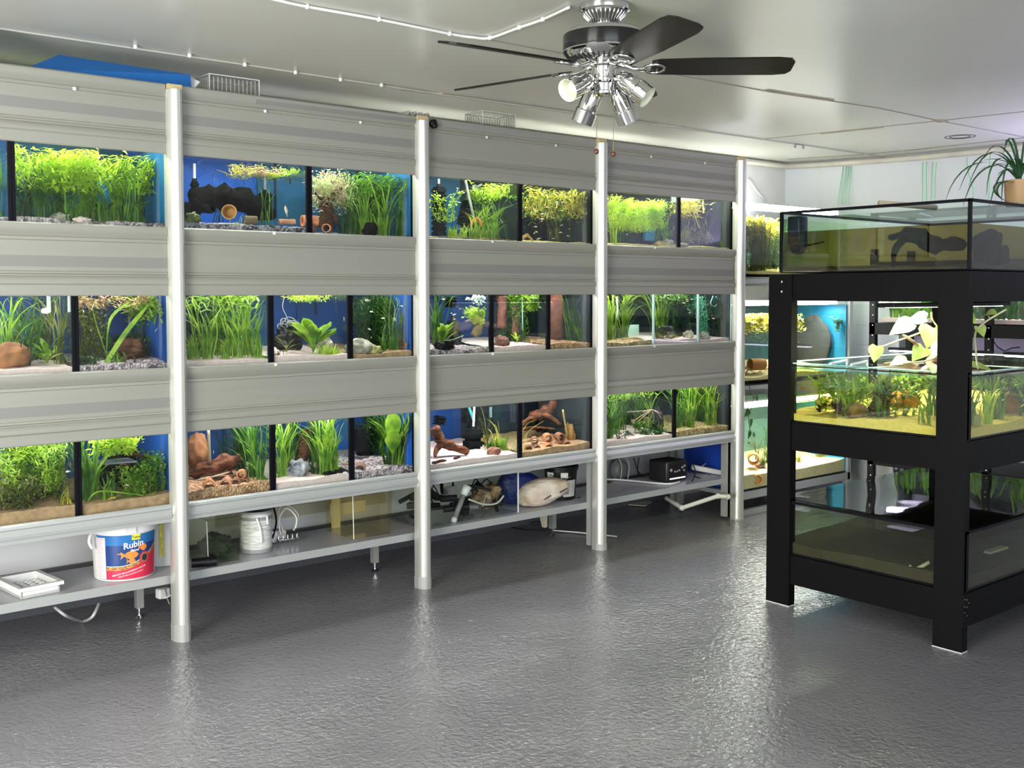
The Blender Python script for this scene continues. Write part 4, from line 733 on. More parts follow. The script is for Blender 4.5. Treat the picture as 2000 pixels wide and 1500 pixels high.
tubing('3g', [(1146, 776, .3), (1150, 808, .3)], .008, GPL, 'grey riser pipe near the third post', 'pipe'); grass('3g', 1020, .1, .13, 12, 1.3, .004, G6, 'thin pale tuft leaning from the divider'); grass('3g', 1138, .2, .08, 5, .8, .003, G6, 'thin yellow tuft'); rock('3g', 1158, .2, .04, .04, .06, mat('ochre_rock', (.28, .13, .04), .8), 'ochre rock against the third post', 101, v=850)
leafstroke('3g', [(1017, 862, .1), (1035, 840, .1), (1062, 822, .12)], .004, G6, 'long thin pale leaf'); leafstroke('3g', [(1016, 850, .1), (1030, 828, .1), (1048, 820, .1)], .003, G6, 'short thin pale leaf'); tubing('3g', [(1120, 776, .24), (1122, 790, .24)], .004, WPL, 'white airline stub', 'airline')
for u, y, h, n_, mm in ((1192, .12, .28, 20, G2), (1200, .2, .32, 20, G2), (1212, .3, .33, 18, G2), (1195, .35, .33, 16, G3), (1280, .3, .33, 18, G2), (1295, .3, .33, 16, G2), (1300, .2, .3, 14, G1), (1262, .4, .33, 12, G3), (1235, .42, .25, 8, G3), (1305, .12, .1, 8, G1)): grass('3h', u, y, h, n_, .55, .007, mm)
floating('3h', 1190, 1285, .16, 420, .03, G1, 'leafy lime stems trailing at the surface', v=780); rock('3h', 1283, .16, .062, .05, .085, mat('black_root_ball', (.02, .017, .03), .95, bump=1, bscale=120), 'fuzzy black root ball', 103, v=850, dz=.7, amp=.2, fr=3)
b = MB(); rr = random.Random(8); c0 = at(1275, 800, 'y', .12)
for q in range(9):
    e = at(1225 + q * 10, 805 + 22 * abs(sin(q * 2.1)), 'y', .1 + .02 * (q % 3)); b.tube(smoothpts([c0, (c0 + e) / 2 + V((0, -.01, .012 * sin(q))), e], 5), .0022, 5)
o = b.build('root_tangle', mat('pale_root', (.45, .32, .22), .7), None, True, org=c0); tag(o, 'pale tangled roots over the black root ball in ' + TK['3h'].where, 'roots')
bushy('3h', 1192, 1300, .07, .2, .0, .12, 420, .013, G3, 'dark creeping leaves over pink sand', 'creeping_plant', 12, 865, .7); bushy('3h', 1235, 1265, .15, .2, .1, .3, 120, .016, G2, 'small leafy bush', v=840, w=.5)
for u, y, h, n_, mm in ((1325, .12, .3, 16, G2), (1338, .2, .33, 22, G2), (1350, .12, .33, 22, G1), (1360, .25, .33, 22, G2), (1372, .2, .33, 22, G2), (1385, .12, .3, 16, G1), (1390, .3, .33, 20, G2), (1345, .35, .33, 20, G3), (1375, .38, .33, 18, G3), (1400, .15, .28, 10, G4), (1405, .35, .33, 14, G2), (1322, .3, .33, 12, G2)): grass('3i', u, y, h, n_, .5, .008, mm, 'tall dense ribbon plant over orange gravel')
filt('3i', 1420, 780, 838, .3, .06, .05, 'black filter with a white riser', True, WPL); school('3i', 3, 1350, 1380, 780, 805, .024, FISHW, 31, 'small white fish'); school('3h', 2, 1195, 1260, 790, 830, .02, FISHM, 33, 'small pale fish'); tubing('3i', [(1416, 757, .15), (1412, 790, .15)], .006, WPL, 'short white pipe piece', 'pipe')

# ------------------------------------------------------------------ tanks past the last post, white frame
st = thing('tank_stand', (5.45, .05, 0), 'white metal stand past the last post carrying three aquariums', 'stand')
b = MB()
b.box(5.42, 6.70, .02, .05, .105, .155); b.build('front_beam', RAIL, st)
b = MB(); b.box(5.42, 6.70, .02, .05, .0, .035); b.build('floor_beam', RAIL, st)
for z in (.85, 1.545): b = MB(); b.box(5.42, 6.70, .03, .62, z - .03, z - .005); b.build('shelf', RAIL, st)
b = MB(); b.box(5.42, 6.70, .05, .62, .13, .158); b.build('shelf', RAIL, st)
for x, y in ((6.69, .04), (5.46, .60), (6.69, .6)): b = MB(); b.box(x - .02, x + .02, y - .02, y + .02, 0, 1.55); b.build('upright', RAIL, st)
b = MB(); b.box(5.48, 6.67, .052, .06, .70, .86); b.box(5.48, 6.67, .0555, .06, 1.40, 1.5)
b = MB(); b.box(5.5, 6.66, .66, .67, .85, 1.5); b.build('light_backing', WPL, st)
def stank(key, x0, x1, z0, z1, y0, y1, back, side, sub, subh, wz, where, water, nm_edge=SILI, leftpane=None, tiltback=True):
    t = Tank(); TK[key] = t; t.x0, t.x1, t.z0, t.zt, t.y1 = x0, x1, z0, z1, y1; t.wz = wz; t.zs = z0 + subh; t.where = where
    a = thing('aquarium', (x0, y0, z0), 'glass ' + where, 'aquarium'); t.a = a
    b = MB(); b.box(x0, x1, y0, y0 + .008, z0, z1); b.build('front_pane', GL, a)
    b = MB(); b.box(x0, x0 + .008, y0 + .009, y1, z0, z1); b.build('side_pane', leftpane or GL, a)
    b = MB(); b.box(x1 - .008, x1, y0 + .009, y1, z0, z1); b.build('side_pane', side or GL, a)
    b = MB(); b.box(x0, x1, y1 + .001, y1 + .009, z0, z1); b.build('back_panel', back, a)
    b = MB(); b.box(x0, x1, y0, y1, z0 - .005, z0 - .001); b.build('base_pane', SILI, a)
    def hz(x, y): return t.zs + .10 * max(0, y - y0) * (1 if tiltback else .2) + .02 * noise.noise(V((x * 4, y * 4, z0 * 9)))
    t.hz = hz; b = MB(); nx, ny = 50, 40; xs = [x0 + .01 + (x1 - x0 - .02) * k / nx for k in range(nx + 1)]; ys = [y0 + .011 + (y1 - y0 - .015) * k / ny for k in range(ny + 1)]
    b.add([(x, y, hz(x, y)) for y in ys for x in xs], [(q * (nx + 1) + k, q * (nx + 1) + k + 1, (q + 1) * (nx + 1) + k + 1, (q + 1) * (nx + 1) + k) for q in range(ny) for k in range(nx)])
    b.add([(x, ys[0], z0 + .002) for x in xs] + [(x, ys[0], hz(x, ys[0])) for x in xs], [(k, k + 1, k + 52, k + 51) for k in range(nx)])
    b.add([(xs[0], y, z0 + .002) for y in ys] + [(xs[0], y, hz(xs[0], y)) for y in ys], [(k + 1, k, k + 41, k + 42) for k in range(ny)])
    o = b.build('sand_bed', sub, None, True, org=(x0, y0, z0)); tag(o, sub.name.replace('_', ' ') + ' bed in the ' + where, 'sand', None, 'stuff')
    b = MB(); b.box(x0 + .0095, x1 - .0095, y0 + .0095, y1 - .001, z0 + .003, wz); o = b.build('water', water, None, org=(x0, y0, z0)); tag(o, 'water in the ' + where, 'water', None, 'stuff')
    return t
WATG = glass('green_water', (.88, .95, .80), 1, 0, 1.2)
BLS = mat('blue_side', (.01, .06, .42), .4)
stank('s1', 5.50, 6.66, 1.57, 2.0, .03, .56, mat('teal_back', (.02, .10, .09), .6), GL, SANDY, .02, 1.94, 'aquarium topmost on the white stand', WATG, SILI, BLS)
stank('s2', 5.48, 6.66, .875, 1.365, .03, .56, mat('grey_teal_back', (.03, .09, .10), .6), mat('deep_cyan', (.02, .24, .42), .5), SANDY, .03, 1.30, 'aquarium midmost on the white stand', WAT)
stank('s3', 5.47, 6.66, .165, .70, .03, .56, mat('sage_back', (.16, .26, .20), .6), CYANB, SANDY, .08,   .62, 'aquarium lowest on the white stand', WAT, SILI, BLS)
for k_, z, pw, c in (('s1', 2.003, 14, (1, 1, .97)), ('s2', 1.368, 10, (.95, .98, 1)), ('s3', .703, 10, (1, .97, .85))): lamp_bar(5.50, 6.6, .14, z, pw, c, 'over the ' + TK[k_].where, .14, 22, hm=WPL, fr=.03)
def sg(k, u, v, y, h, n=18, spread=.5, w=.008, m=None, desc='trailing ribbon plant'):
    return grass(k, 0, y, h, n, spread, w, m or G2, desc, x=min(max(at(u, v, 'y', y).x, TK[k].x0 + .03), TK[k].x1 - .03))
for u, y, h, mm in ((1470, .1, .36, G8), (1480, .15, .36, G8), (1490, .1, .36, G8), (1500, .2, .36, G8), (1512, .2, .36, G3), (1530, .2, .36, G3), (1485, .3, .36, G8), (1560, .3, .36, G2)): sg('s1', u, 500, y, h, 20, .4, .008, mm)
bushy('s1', 0, 0, .06, .35, .7, 1, 900, .05, G6, 'yellow floating leaves under the lamp', 'floating_plant', 8, 450, .25, None, (5.52, 6.1)); bushy('s1', 0, 0, .08, .3, .0, .8, 700, .03, G8, 'brown green feathery tangle', 'stem_plant', 10, 450, .2, None, (5.52, 6.0))
bushy('s2', 0, 0, .06, .4, .8, 1, 700, .04, G6, 'yellow leafy floating plants', 'floating_plant', 10, 450, .5, None, (5.5, 6.2)); bushy('s2', 0, 0, .1, .4, .55, .85, 500, .03, G8, 'dark hanging roots under the floating plants', 'root_tangle', 10, 450, .12, None, (5.5, 6.25)); bushy('s2', 0, 0, .1, .3, .0, .15, 300, .02, mat('rust_leaf', (.35, .16, .04), .7), 'rusty leaf litter on the sand', 'leaf_litter', 6, 450, .5, None, (5.5, 5.9))
b = MB(); ya, yb = at(1622, 650, 'x', 6.60).y, at(1552, 650, 'x', 6.60).y; b.blob((6.60, (ya + yb) / 2, 1.085), .025, (yb - ya) / 2, .20, 4, .12, 2, 5)
for p in b.v: p.z = max(p.z, .90); p.x = min(p.x, 6.648)
o = b.build('cork_slab', mat('grey_cork', (.045, .047, .04), .9), None, True, org=(6.6, ya, .9)); tag(o, 'dark grey cork slab leaning at the end of the aquarium midmost on the white stand', 'cork')
clay('s2', 1465, 712, .12, 'tube', 1.25, pi / 2, 1.5, mat('rust_clay', (.4, .15, .04), .8), 'rust coloured clay tube lying side on')
bushy('s2', 0, 0, .06, .09, .72, .95, 60, .02, G8, 'brown moss clump stuck to the side glass', 'moss', 2, 450, .7, None, (6.55, 6.62))
clay('s3', 1472, 898, .12, 'tube', 1.9, pi / 2, 1.5, mat('orange_clay', (.7, .28, .06), .7), 'orange clay tube propped at a slant', roll=0).rotation_euler.rotate_axis('Y', .35); clay('s3', 1473, 932, .10, 'tube', 2.5 + pi, pi / 2, 1.3, mat('orange_clay', (.7, .28, .06), .7), 'orange clay tube on the sand, mouth forward'); clay('s3', 1462, 936, .12, 'tube', 2.6 + pi, pi / 2, 1.1, None, 'small clay tube beside the slanted one'); clay('s3', 1480, 915, .2, 'tube', 2.6 + pi, pi / 2, 1.2, TERRAD, 'dark clay tube behind the slanted one')
for u, v, y, h, n_, mm in ((1490, 920, .15, .13, 30, G8), (1500, 920, .25, .16, 30, G8), (1480, 900, .35, .25, 8, G8), (1500, 900, .4, .3, 10, G2), (1560, 915, .15, .08, 20, G6), (1600, 905, .2, .1, 20, G6), (1625, 905, .2, .08, 16, G6), (1530, 900, .2, .15, 20, G8)): sg('s3', u, v, y, h, n_, .9, .005, mm, 'bushy olive tuft on the sand')
wood('s3', [(1545, 905, .3), (1575, 900, .28), (1600, 895, .3), (1625, 893, .32)], (.014, .012, .009, .007), WOODR, 'twisting red brown root lying across', 'root', 9, .4, [([(1550, 915, .2), (1580, 912, .2), (1602, 900, .2), (1606, 910, .2)], .012), ([(1545, 888, .4), (1580, 892, .4), (1620, 898, .35)], .010)]); fish('s3', 1588, 918, .16, .07, pi - .3, WOODD, .2, 'dark bottom-dwelling fish resting on the sand'); fish('s3', 1463, 865, .12, .03, 0, BLK, .35, 'small dark fish in open water')

# vine hanging past the last post
b = MB(); P = smoothpts([at(u, v, 'y', -.02) for u, v in ((1462, 745), (1466, 765), (1472, 778), (1466, 800), (1462, 812), (1464, 835), (1467, 850))], 5); b.tube(P, .0022, 6)
vn = b.build('trailing_vine', G3, None, True, org=P[0]); tag(vn, 'thin vine with heart-shaped leaves trailing down past the last post', 'plant')
def heart(c, s, d, nrm, m, par, nm='leaf'):
    b = MB(); c = V(c); d = V(d).normalized(); sd = d.cross(V(nrm)).normalized(); n2 = sd.cross(d)
    pts = [(0, 0), (-.1, .28), (.08, .46), (.35, .48), (.7, .28), (1.08, 0), (.7, -.28), (.35, -.48), (.08, -.46), (-.1, -.28)]
    vs = [c + d * (x * s) + sd * (y * s) - n2 * (abs(y) * -.25 * s) - n2 * (x * x * .15 * s) for x, y in pts] + [c + d * (x * s) - n2 * (x * x * .15 * s) for x in (.3, .65)]
    b.add(vs, [(0, 1, 2, 10), (2, 3, 10), (3, 4, 11, 10), (4, 5, 11), (5, 6, 11), (6, 7, 10, 11), (7, 8, 10), (8, 9, 0, 10)]); return b.build(nm, m, par, True)
for (u, v, s, dx, dz) in ((1462, 800, .055, -.5, -.5), (1465, 820, .05, .2, -1), (1476, 775, .045, .6, -1), (1463, 842, .05, -.1, -1), (1470, 848, .035, .8, -.4)): heart(at(u, v, 'y', -.03), s, (dx, -.1, dz), (.2, -1, .2), G3, vn)

# ------------------------------------------------------------------ far end wall: shutter panel, tubing, second black rack
b = MB(); 
for q in range(9): b.box(7.02, 7.035 - (q % 2) * .004, -.16, .24, .16 + q * .15, .16 + q * .15 + .148)
o = b.build('cladding_sheet', mat('lilac_white_sheet', (.66, .67, .74), .3), None, org=(7.02, 0, .16)); tag(o, 'pale ribbed sheet leaning on the end wall beside the white stand', 'sheet')
b = MB(); b.bbox((6.99, .02, .22), .02, .34, .44, .01); o = b.build('storage_box', mat('pale_grey_board', (.55, .55, .52), .5), None, True, org=(6.99, .02, 0)); tag(o, 'pale grey box with a dark handle standing at the end wall', 'box')
b2_ = MB(); b2_.bbox((6.975, .06, .40), .012, .16, .045, .005); o2 = b2_.build('handle', BLK, o, True)
r2 = thing('black_tank_rack', (6.95, -.2, 0), 'black slotted metal rack of planted aquariums along the end wall', 'rack')
for x, y in ((6.62, -.20), (7.1, -.20), (6.62, -1.02), (6.62, -2.4)): b = MB(); b.box(x - .02, x + .02, y - .022, y + .022, 0, 1.75); b.build('upright', BLK, r2)
for y in (-.2, -1.02):
    b = MB()
    for q in range(24): b.box(6.5975, 6.5995, y - .010, y - .002, .1 + q * .07, .108 + q * .07)
    b.build('slot_marks', WPL, r2)
for z, th in ((.30, .05), (1.24, .08), (1.66, .05)): b = MB(); b.box(6.6, 7.15, -2.6, -.18, z - th, z); b.build('shelf', BLK, r2)
WV = 'wall-rack aquarium, '
def etank(key, y0, y1, z0, z1, sub, col, where, leafs):
    t = Tank(); TK[key] = t; t.where = WV + where; t.z0, t.wz, t.x0, t.x1, t.y1 = z0, z1 - .04, 6.64, 7.08, y1; t.hz = lambda x, y: z0 + .02
    a = thing('aquarium', (6.62, y0, z0), 'glass ' + t.where, 'aquarium')
    for nm, (xa, xb, ya, yb) in (('front_pane', (6.625, 6.631, y0, y1)), ('side_pane', (6.632, 7.09, y0, y0 + .006)), ('side_pane', (6.632, 7.09, y1 - .006, y1))): b = MB(); b.box(xa, xb, ya, yb, z0, z1); b.build(nm, GL, a)
    b = MB(); b.box(7.09, 7.1, y0, y1, z0, z1); b.build('back_panel', DARKB, a)
    b = MB(); b.box(6.64, 7.085, y0 + .01, y1 - .01, z0 + .003, z0 + .03); o = b.build('sand_bed', sub, None, org=(6.64, y0, z0)); tag(o, 'sand in the ' + t.where, 'sand', None, 'stuff')
    b = MB(); rr = random.Random(len(key) + int(z0 * 10))
    for q in range(leafs):
        x, y = rr.uniform(6.66, 6.95), rr.uniform(y0 + .03, y1 - .03); h = rr.uniform(.3, .95) * (z1 - z0); e = V((rr.uniform(-.04, .04), rr.uniform(-.06, .06), h))
        b.blade(bez((x, y, z0 + .03), (x, y, z0 + h * .4), V((x, y, z0)) + e * .9, V((x, y, z0 - h * .1)) + e * 1.05, 6), .014, .2, V((0, 1, .1)))
    for p in b.v: p.y = min(max(p.y, y0 + .012), y1 - .012); p.x = max(p.x, 6.64)
    o = b.build('eelgrass', [G2, G3][leafs % 60 == 30], None, True, org=(6.7, y0, z0)); tag(o, 'mass of green leaves in the ' + t.where, 'plant')
    l = thing('aquarium_lamp', (6.85, (y0 + y1) / 2, z1 + .03), 'lilac glowing lamp bar over the ' + t.where, 'lamp'); b = MB(); b.box(6.66, 6.72, y0 + .03, y1 - .03, z1 + .022, z1 + .04); b.build('housing', BLK, l)
    b = MB(); b.box(6.662, 6.718, y0 + .04, y1 - .04, z1 + .012, z1 + .0215); b.build('light_strip', mat('lilac_lamp', (.80, .70, 1), .5, emit=9), l); area('lamp_light', (6.80, (y0 + y1) / 2, z1 + .02), (6.8, (y0 + y1) / 2, 0), .14, y1 - y0 - .1, 3, col, 160).rotation_euler = (0, 0, 0)
etank('e1', -.66, -.24, 1.245, 1.55, SANDP, (.9, .95, 1), 'upper shelf beside the cladding sheet', 60)
etank('e2', -1.35, -.72, 1.245, 1.55, SANDP, (.9, .85, 1), 'upper shelf behind the timber corner leg', 90)
etank('e3', -1.00, -.26, .64, 1.03, SANDY, (.8, .7, 1), 'lower shelf beside the cladding sheet', 120)
etank('e4', -1.9, -1.06, .64, 1.03, SANDY, (.8, .7, 1), 'lower shelf behind the timber corner leg', 120)
b = MB(); b.box(6.6, 7.15, -2.6, -.18, .58, .635); b.build('shelf', BLK, r2)
b = MB(); b.box(7.12, 7.14, -2.6, -.18, 1.05, 1.16); b.build('back_board', mat('lilac_lit_board', (.45, .4, .6), .5), r2)  # lilac lamp light in the gap is put into this board's colour
area('grow_light', (6.85, -2.0, 1.72), (6.7, -2.2, 2.46), .3, 1.2, 34, (.66, .58, 1), 170)
g = thing('grow_light_bar', (6.85, -2.0, 1.66), 'violet grow light bar on top of the second black rack', 'lamp'); b = MB(); b.box(6.72, 6.98, -2.6, -1.4, 1.64, 1.70); b.build('housing', BLK, g); b = MB(); b.box(6.74, 6.96, -2.58, -1.42, 1.701, 1.706); b.build('light_strip', mat('violet_lamp', (.6, .45, 1), .5, emit=5), g)
b = MB(); b.tube([at(u, v, 'x', 6.64) for u, v in ((1924, 681), (1943, 669), (1948, 678), (1962, 686), (1975, 680), (1992, 678))], .004, 6); o = b.build('cable_loop', BLK, None, True, org=at(1943, 675, 'x', 6.64)); tag(o, 'black and green cable lying over the lilac lamp on the second black rack', 'cable')
# green tubes on the end wall
MINT = mat('mint_hose', (.35, .75, .48), .35)
def hang(us0, us1, v0, v1, desc, grp=None):
    for q, (ua, ub) in enumerate(zip(us0, us1)):
        a = at(ua, v0, 'x', 7.08); c = at(ub, v1, 'x', 6.98); b = MB(); b.tube(bez(a, a + V((-.01, .005, -.1)), c + V((0, -.005, .1)), c, 8), .004, 6); o = b.build('airline_hose', MINT, None, True, org=a); tag(o, desc, 'hose', grp)
hang((1647, 1653, 1658, 1662), (1637, 1645, 1650, 1657), 325, 400, 'thin mint green airline hose in the bundle above the white stand', 'airline hoses above the white stand')
hang((1803, 1810, 1822, 1829), (1801, 1809, 1818, 1825), 316, 400, 'thin mint green airline hose in the bundle high on the end wall', 'airline hoses high on the end wall')
hang((1889,), (1901,), 308, 390, 'curved single mint green airline hose behind the spider plant'); hang((1934,), (1931,), 300, 390, 'straight single mint green airline hose behind the spider plant')
b = MB(); b.tube([at(u, v, 'y', .752) for u, v in ((1462, 350), (1480, 375), (1497, 394))], .006, 6); o = b.build('white_cable', WPL, None, True, org=at(1462, 350, 'y', .752)); tag(o, 'white cable slanting down the wall behind the topmost aquarium of the white stand', 'cable')
# ------------------------------------------------------------------ black timber table rack with three big tanks
bt = thing('black_timber_rack', (4.047, -2.195, 0), 'heavy black-painted timber rack holding three large open tanks', 'rack')
X0, X1, YN, YF = 4.047, 5.56, -2.195, -1.235
for x0, x1, y0, y1 in ((X0, X0 + .045, -2.19, -2.066), (X0, X0 + .045, -1.362, YF), (X1 - .045, X1, -2.19, -2.066), (X1 - .045, X1, -1.362, YF)):
    b = MB(); b.box(x0, x1, y0, y1, .0, 1.535); l = b.build('leg', BLACKP, bt)
    if x0 == X0:
        b = MB()
        for z in (1.50, 1.455):
            b = MB(); b.cyl((x0 - .002, (y0 + y1) / 2 - .01, z), (x0 + .001, (y0 + y1) / 2 - .01, z), .005, n=10)
            if y1 == YF: b.build('screw', CHROME, l)
        b = MB(); b.box(x0 - .002, x1 + .001, y0 - .001, y1 + .001, 0, .003); b.build('paint_line', WPL, l)
for z0, z1 in ((1.412, 1.535), (.727, .855), (.105, .24)):
    b = MB(); b.box(X0 + .008, X0 + .05, -2.066, -1.362, z0, z1); b.build('side_beam', BLACKP, bt)
    b = MB(); b.box(X1 - .05, X1 - .008, -2.066, -1.362, z0, z1); b.build('side_beam', BLACKP, bt)
    b = MB(); b.box(X0 - .001, X1, YN, -2.15, z0, z1); b.build('long_beam', BLACKP, bt)
    b = MB(); b.box(X0 + .05, X1, -1.28, -1.237, z0, z1); b.build('long_beam', BLACKP, bt)
    b = MB(); b.box(X0 + .03, X1 - .03, -2.14, -1.29, z1 - .022, z1 - .006); b.build('deck_board', BLACKP, bt)
for (x, z) in ((4.056, .22), (4.056, .19), (4.075, .215), (4.075, .185), (4.09, .2), (4.075, .15), (4.056, .165)): b = MB(); b.cyl((x, YN - .001, z), (x, YN + .001, z), .003, n=8); b.build('screw', CHROME, bt)
RWY = 'large open tank on the black timber rack, '
def big(key, z0, z1, wz, water, sub, subh, where, edge, back=None):
    x0, x1, y0, y1 = 4.062, 5.40, -2.188, -1.285
    t = Tank(); TK[key] = t; t.x0, t.x1, t.z0, t.zt, t.y1, t.wz, t.where = x0, x1, z0, z1, y1, wz, where + ' tank of the black timber rack'
    a = thing('aquarium', (x0, y0, z0), RWY + where, 'aquarium'); g = .010
    for nm, q in (('side_pane', (x0, x0 + g, y0 + g + .001, y1 - g - .001)), ('side_pane', (x1 - g, x1, y0 + g + .001, y1 - g - .001)), ('front_pane', (x0, x1, y0, y0 + g)), ('back_pane', (x0, x1, y1 - g, y1))): b = MB(); b.box(*q, z0, z1); b.build(nm, GLG, a)
    b = MB(); b.box(x0, x1, y0, y1, z0 - .005, z0 - .001); b.build('base_pane', SILI, a)
    for x, y in ((x0, y0), (x0, y1), (x1, y0)): b = MB(); b.box(x - .002, x + .011, y - (.002 if y == y0 else .011), y + (.011 if y == y0 else .002), z0, z1 - .001); b.build('corner_seal', SILI, a)
    b = MB(); r = .007
    for q in ((x0 - .002, x0 + .012, y0, y1), (x1 - .012, x1 + .002, y0, y1), (x0, x1, y0 - .002, y0 + .012), (x0, x1, y1 - .012, y1 + .002)): b.box(*q, z1 - (.003 if edge == 2 else .010), z1 + .002)
    b.build('rim', [mat('aqua_rim', (.55, .75, .72), .2), SILI][0 if edge == 2 else 1], a)
    if edge == 2:
        b = MB()
        for q in ((x0 + .012, x0 + .05, y0 + .02, y1 - .02), (x0 + .05, x1 - .02, y0 + .012, y0 + .05), (x0 + .05, x1 - .02, y1 - .05, y1 - .012)): b.box(*q, z1 - .03, z1 - .022)
        b.build('glass_brace', glass('brace_glass', (.75, .9, .88)), a)
        b = MB(); b.box(x0 - .004, x0 - .002, y0, y1, z1 - .014, z1 - .009); b.box(x0, x1, y0 - .004, y0 - .002, z1 - .014, z1 - .009); b.build('dark_rim_line', SILI, a)
    sd = z0 * 7
    def hz(x, y): return z0 + subh + .020 * noise.noise(V((x * 3, y * 3, sd))) + .004 * noise.noise(V((x * 30, y * 30, sd))) + .03 * min(1, max(0, (x - x0) / 1.3))
    t.hz = hz; b = MB(); n = 60; xs = [x0 + .012 + (x1 - x0 - .024) * k / n for k in range(n + 1)]; ys = [y0 + .012 + (y1 - y0 - .024) * k / n for k in range(n + 1)]; m = n + 1
    b.add([(x, y, hz(x, y)) for y in ys for x in xs], [(q * m + k, q * m + k + 1, (q + 1) * m + k + 1, (q + 1) * m + k) for q in range(n) for k in range(n)])
    b.add([(x, ys[0], z0 + .002) for x in xs] + [(x, ys[0], hz(x, ys[0])) for x in xs], [(k, k + 1, k + 1 + m, k + m) for k in range(n)])
    b.add([(xs[0], y, z0 + .002) for y in ys] + [(xs[0], y, hz(xs[0], y)) for y in ys], [(k + 1, k, k + m, k + 1 + m) for k in range(n)])
    o = b.build('sand_bed', sub, None, True, org=(x0, y0, z0)); tag(o, 'sand bed in the ' + t.where, 'sand', None, 'stuff')
    b = MB(); e = .0115; b.box(x0 + e, x1 - e, y0 + e, y1 - e, z0 + .003, wz); o = b.build('water', water, None, org=(x0, y0, z0)); tag(o, 'water in the ' + t.where, 'water', None, 'stuff')
    return t
big('b1', 1.545, 1.82, 1.727, WATM, mat('dark_mud', (.10, .09, .06), .9), .012, 'upper', 1)
big('b2', .862, 1.128, 1.098, WATY, SANDY, .035, 'middle', 2)
big('b3', .248, .488, .432, WATD, mat('drab_sand', (.11, .08, .055), .9, var=.1, vscale=10), .045, 'lower', 1)
def bwx(k, u, v, y): return at(u, v, 'y', y)
def bpl(k, u, v, X_): return at(u, v, 'x', X_)
# -- upper tank
def bwood(k, pts, r, m, desc, nm='bogwood', extra=(), nz=.6, clamp=True, n=14):
    t = TK[k]; b = MB(); Q = smoothpts(pts, 6); R = [r[min(int(i / 6), len(r) - 1)] for i in range(len(Q))]; b.tube(Q, R, n, True, 1, 0, nz, 16)
    for e in extra: pe = smoothpts(e[0], 6); b.tube(pe, [e[1] * (1 - .7 * i / len(pe)) for i in range(len(pe))], 9, True, 1, 0, nz, 20)
    if clamp:
        for p in b.v: p.x = min(max(p.x, t.x0 + .014), t.x1 - .014); p.y = min(max(p.y, -2.174), t.y1 - .014); p.z = max(p.z, t.z0 + .004)
    o = b.build(nm, m, None, True, org=pts[0]); return tag(o, lab(t, desc), 'driftwood')
Q = lambda u, v, x: at(u, v, 'x', x)
bwood('b1', [Q(1738, 462, 4.3), Q(1765, 460, 4.3), Q(1800, 468, 4.35), Q(1835, 478, 4.35), Q(1880, 475, 4.3)], [.015, .035, .045, .03, .02], WOODB, 'black bogwood with a tail-like snag', extra=[([Q(1770, 465, 4.3), Q(1748, 490, 4.3), Q(1745, 525, 4.3)], .02)])
bwood('b1', [Q(1918, 460, 4.35), Q(1930, 480, 4.35), Q(1955, 505, 4.35), Q(1990, 510, 4.4)], [.05, .06, .06, .03], WOODB, 'bulky black bogwood behind the near pane')
bwood('b1', [Q(1525, 480, 4.15), Q(1545, 478, 4.15), Q(1570, 482, 4.15)], [.02, .03, .008], WOODB, 'black lump with a thin root', extra=[([Q(1560, 480, 4.15), Q(1590, 477, 4.15), Q(1610, 472, 4.15)], .006)])
b = MB(); p = Q(1537, 440, 4.12); b.bbox((4.11, -1.345, 1.735), .07, .07, .13, .01); o = b.build('filter_box', BLK, None, True, org=(4.11, -1.345, 1.67)); tag(o, 'black box filter in the far corner of the upper tank of the black timber rack', 'aquarium filter')
p0 = at(1718, 400, 'z', 1.833); b = MB(); b.cyl((p0.x, p0.y, 1.8405), (p0.x + .42, p0.y - .03, 1.8405), .012, n=14); o = b.build('wooden_dowel', mat('pale_dowel', (.5, .42, .3), .6), None, True, org=(p0.x, p0.y, 1.822)); tag(o, 'pale wooden dowel lying across the rim of the upper black-rack tank', 'dowel')
b = MB(); b.box(4.47, 5.398, -2.186, -1.288, 1.8225, 1.8275); o = b.build('glass_sheet', glass('lid_glass', (.93, .97, .95)), None, org=(4.47, -2.186, 1.8225)); tag(o, 'sheet of glass covering the upper black-rack tank beneath the spider plant', 'glass sheet')
# spider plant
pp = thing('potted_spider_plant', (4.71, -2.08, 1.829), 'spider plant with long arching leaves in a beige pot on the upper black-rack tank', 'plant')
pc = V((4.71, -2.08, 1.829)); b = MB(); b.lathe([(.001, .0), (.058, 0), (.066, .10), (.066, .115), (.060, .115), (.056, .095), (.001, .095)], pc, 32); b.build('pot', mat('beige_pot', (.50, .31, .16), .6), pp, True, auto=40)
b = MB(); b.lathe([(.001, .006), (.055, 0)], pc + V((0, 0, .096)), 20); b.build('soil', mat('soil', (.04, .025, .015), .9), pp)
b = MB(); rr = random.Random(4); top = pc + V((0, 0, .10))
for (du, dv) in ((-150, -8), (-118, 10), (-90, -40), (-65, -62), (-40, -80), (-25, -75), (10, -85), (-108, -30), (-80, -18), (-60, 20), (-48, 12)):
    px_ = V((RT.x, RT.y, 0)) * du * .00235 + V((0, 0, -dv * .0021)); e = top + px_ + V((rr.uniform(-.02, .02), rr.uniform(-.04, .04), 0)); h = .10 + .05 * rr.random()
    b.blade(bez(top, top + px_ * .2 + V((0, 0, h)), top + px_ * .75 + V((0, 0, h + .02)), e + V((0, 0, -.02 if dv < -50 else -.09)), 12), .011, .15, V((0, 1, .2)))
for q in range(16):
    a = rr.uniform(0, 2 * pi); l = rr.uniform(.12, .2); e = top + V((cos(a) * l * .7, sin(a) * l * .7, l * rr.uniform(.5, 1.2))); b.blade(bez(top, top + V((0, 0, l * .6)), e, e + V((cos(a) * .04, sin(a) * .04, -.03)), 8), .010, .15, V((-sin(a), cos(a), .2)))
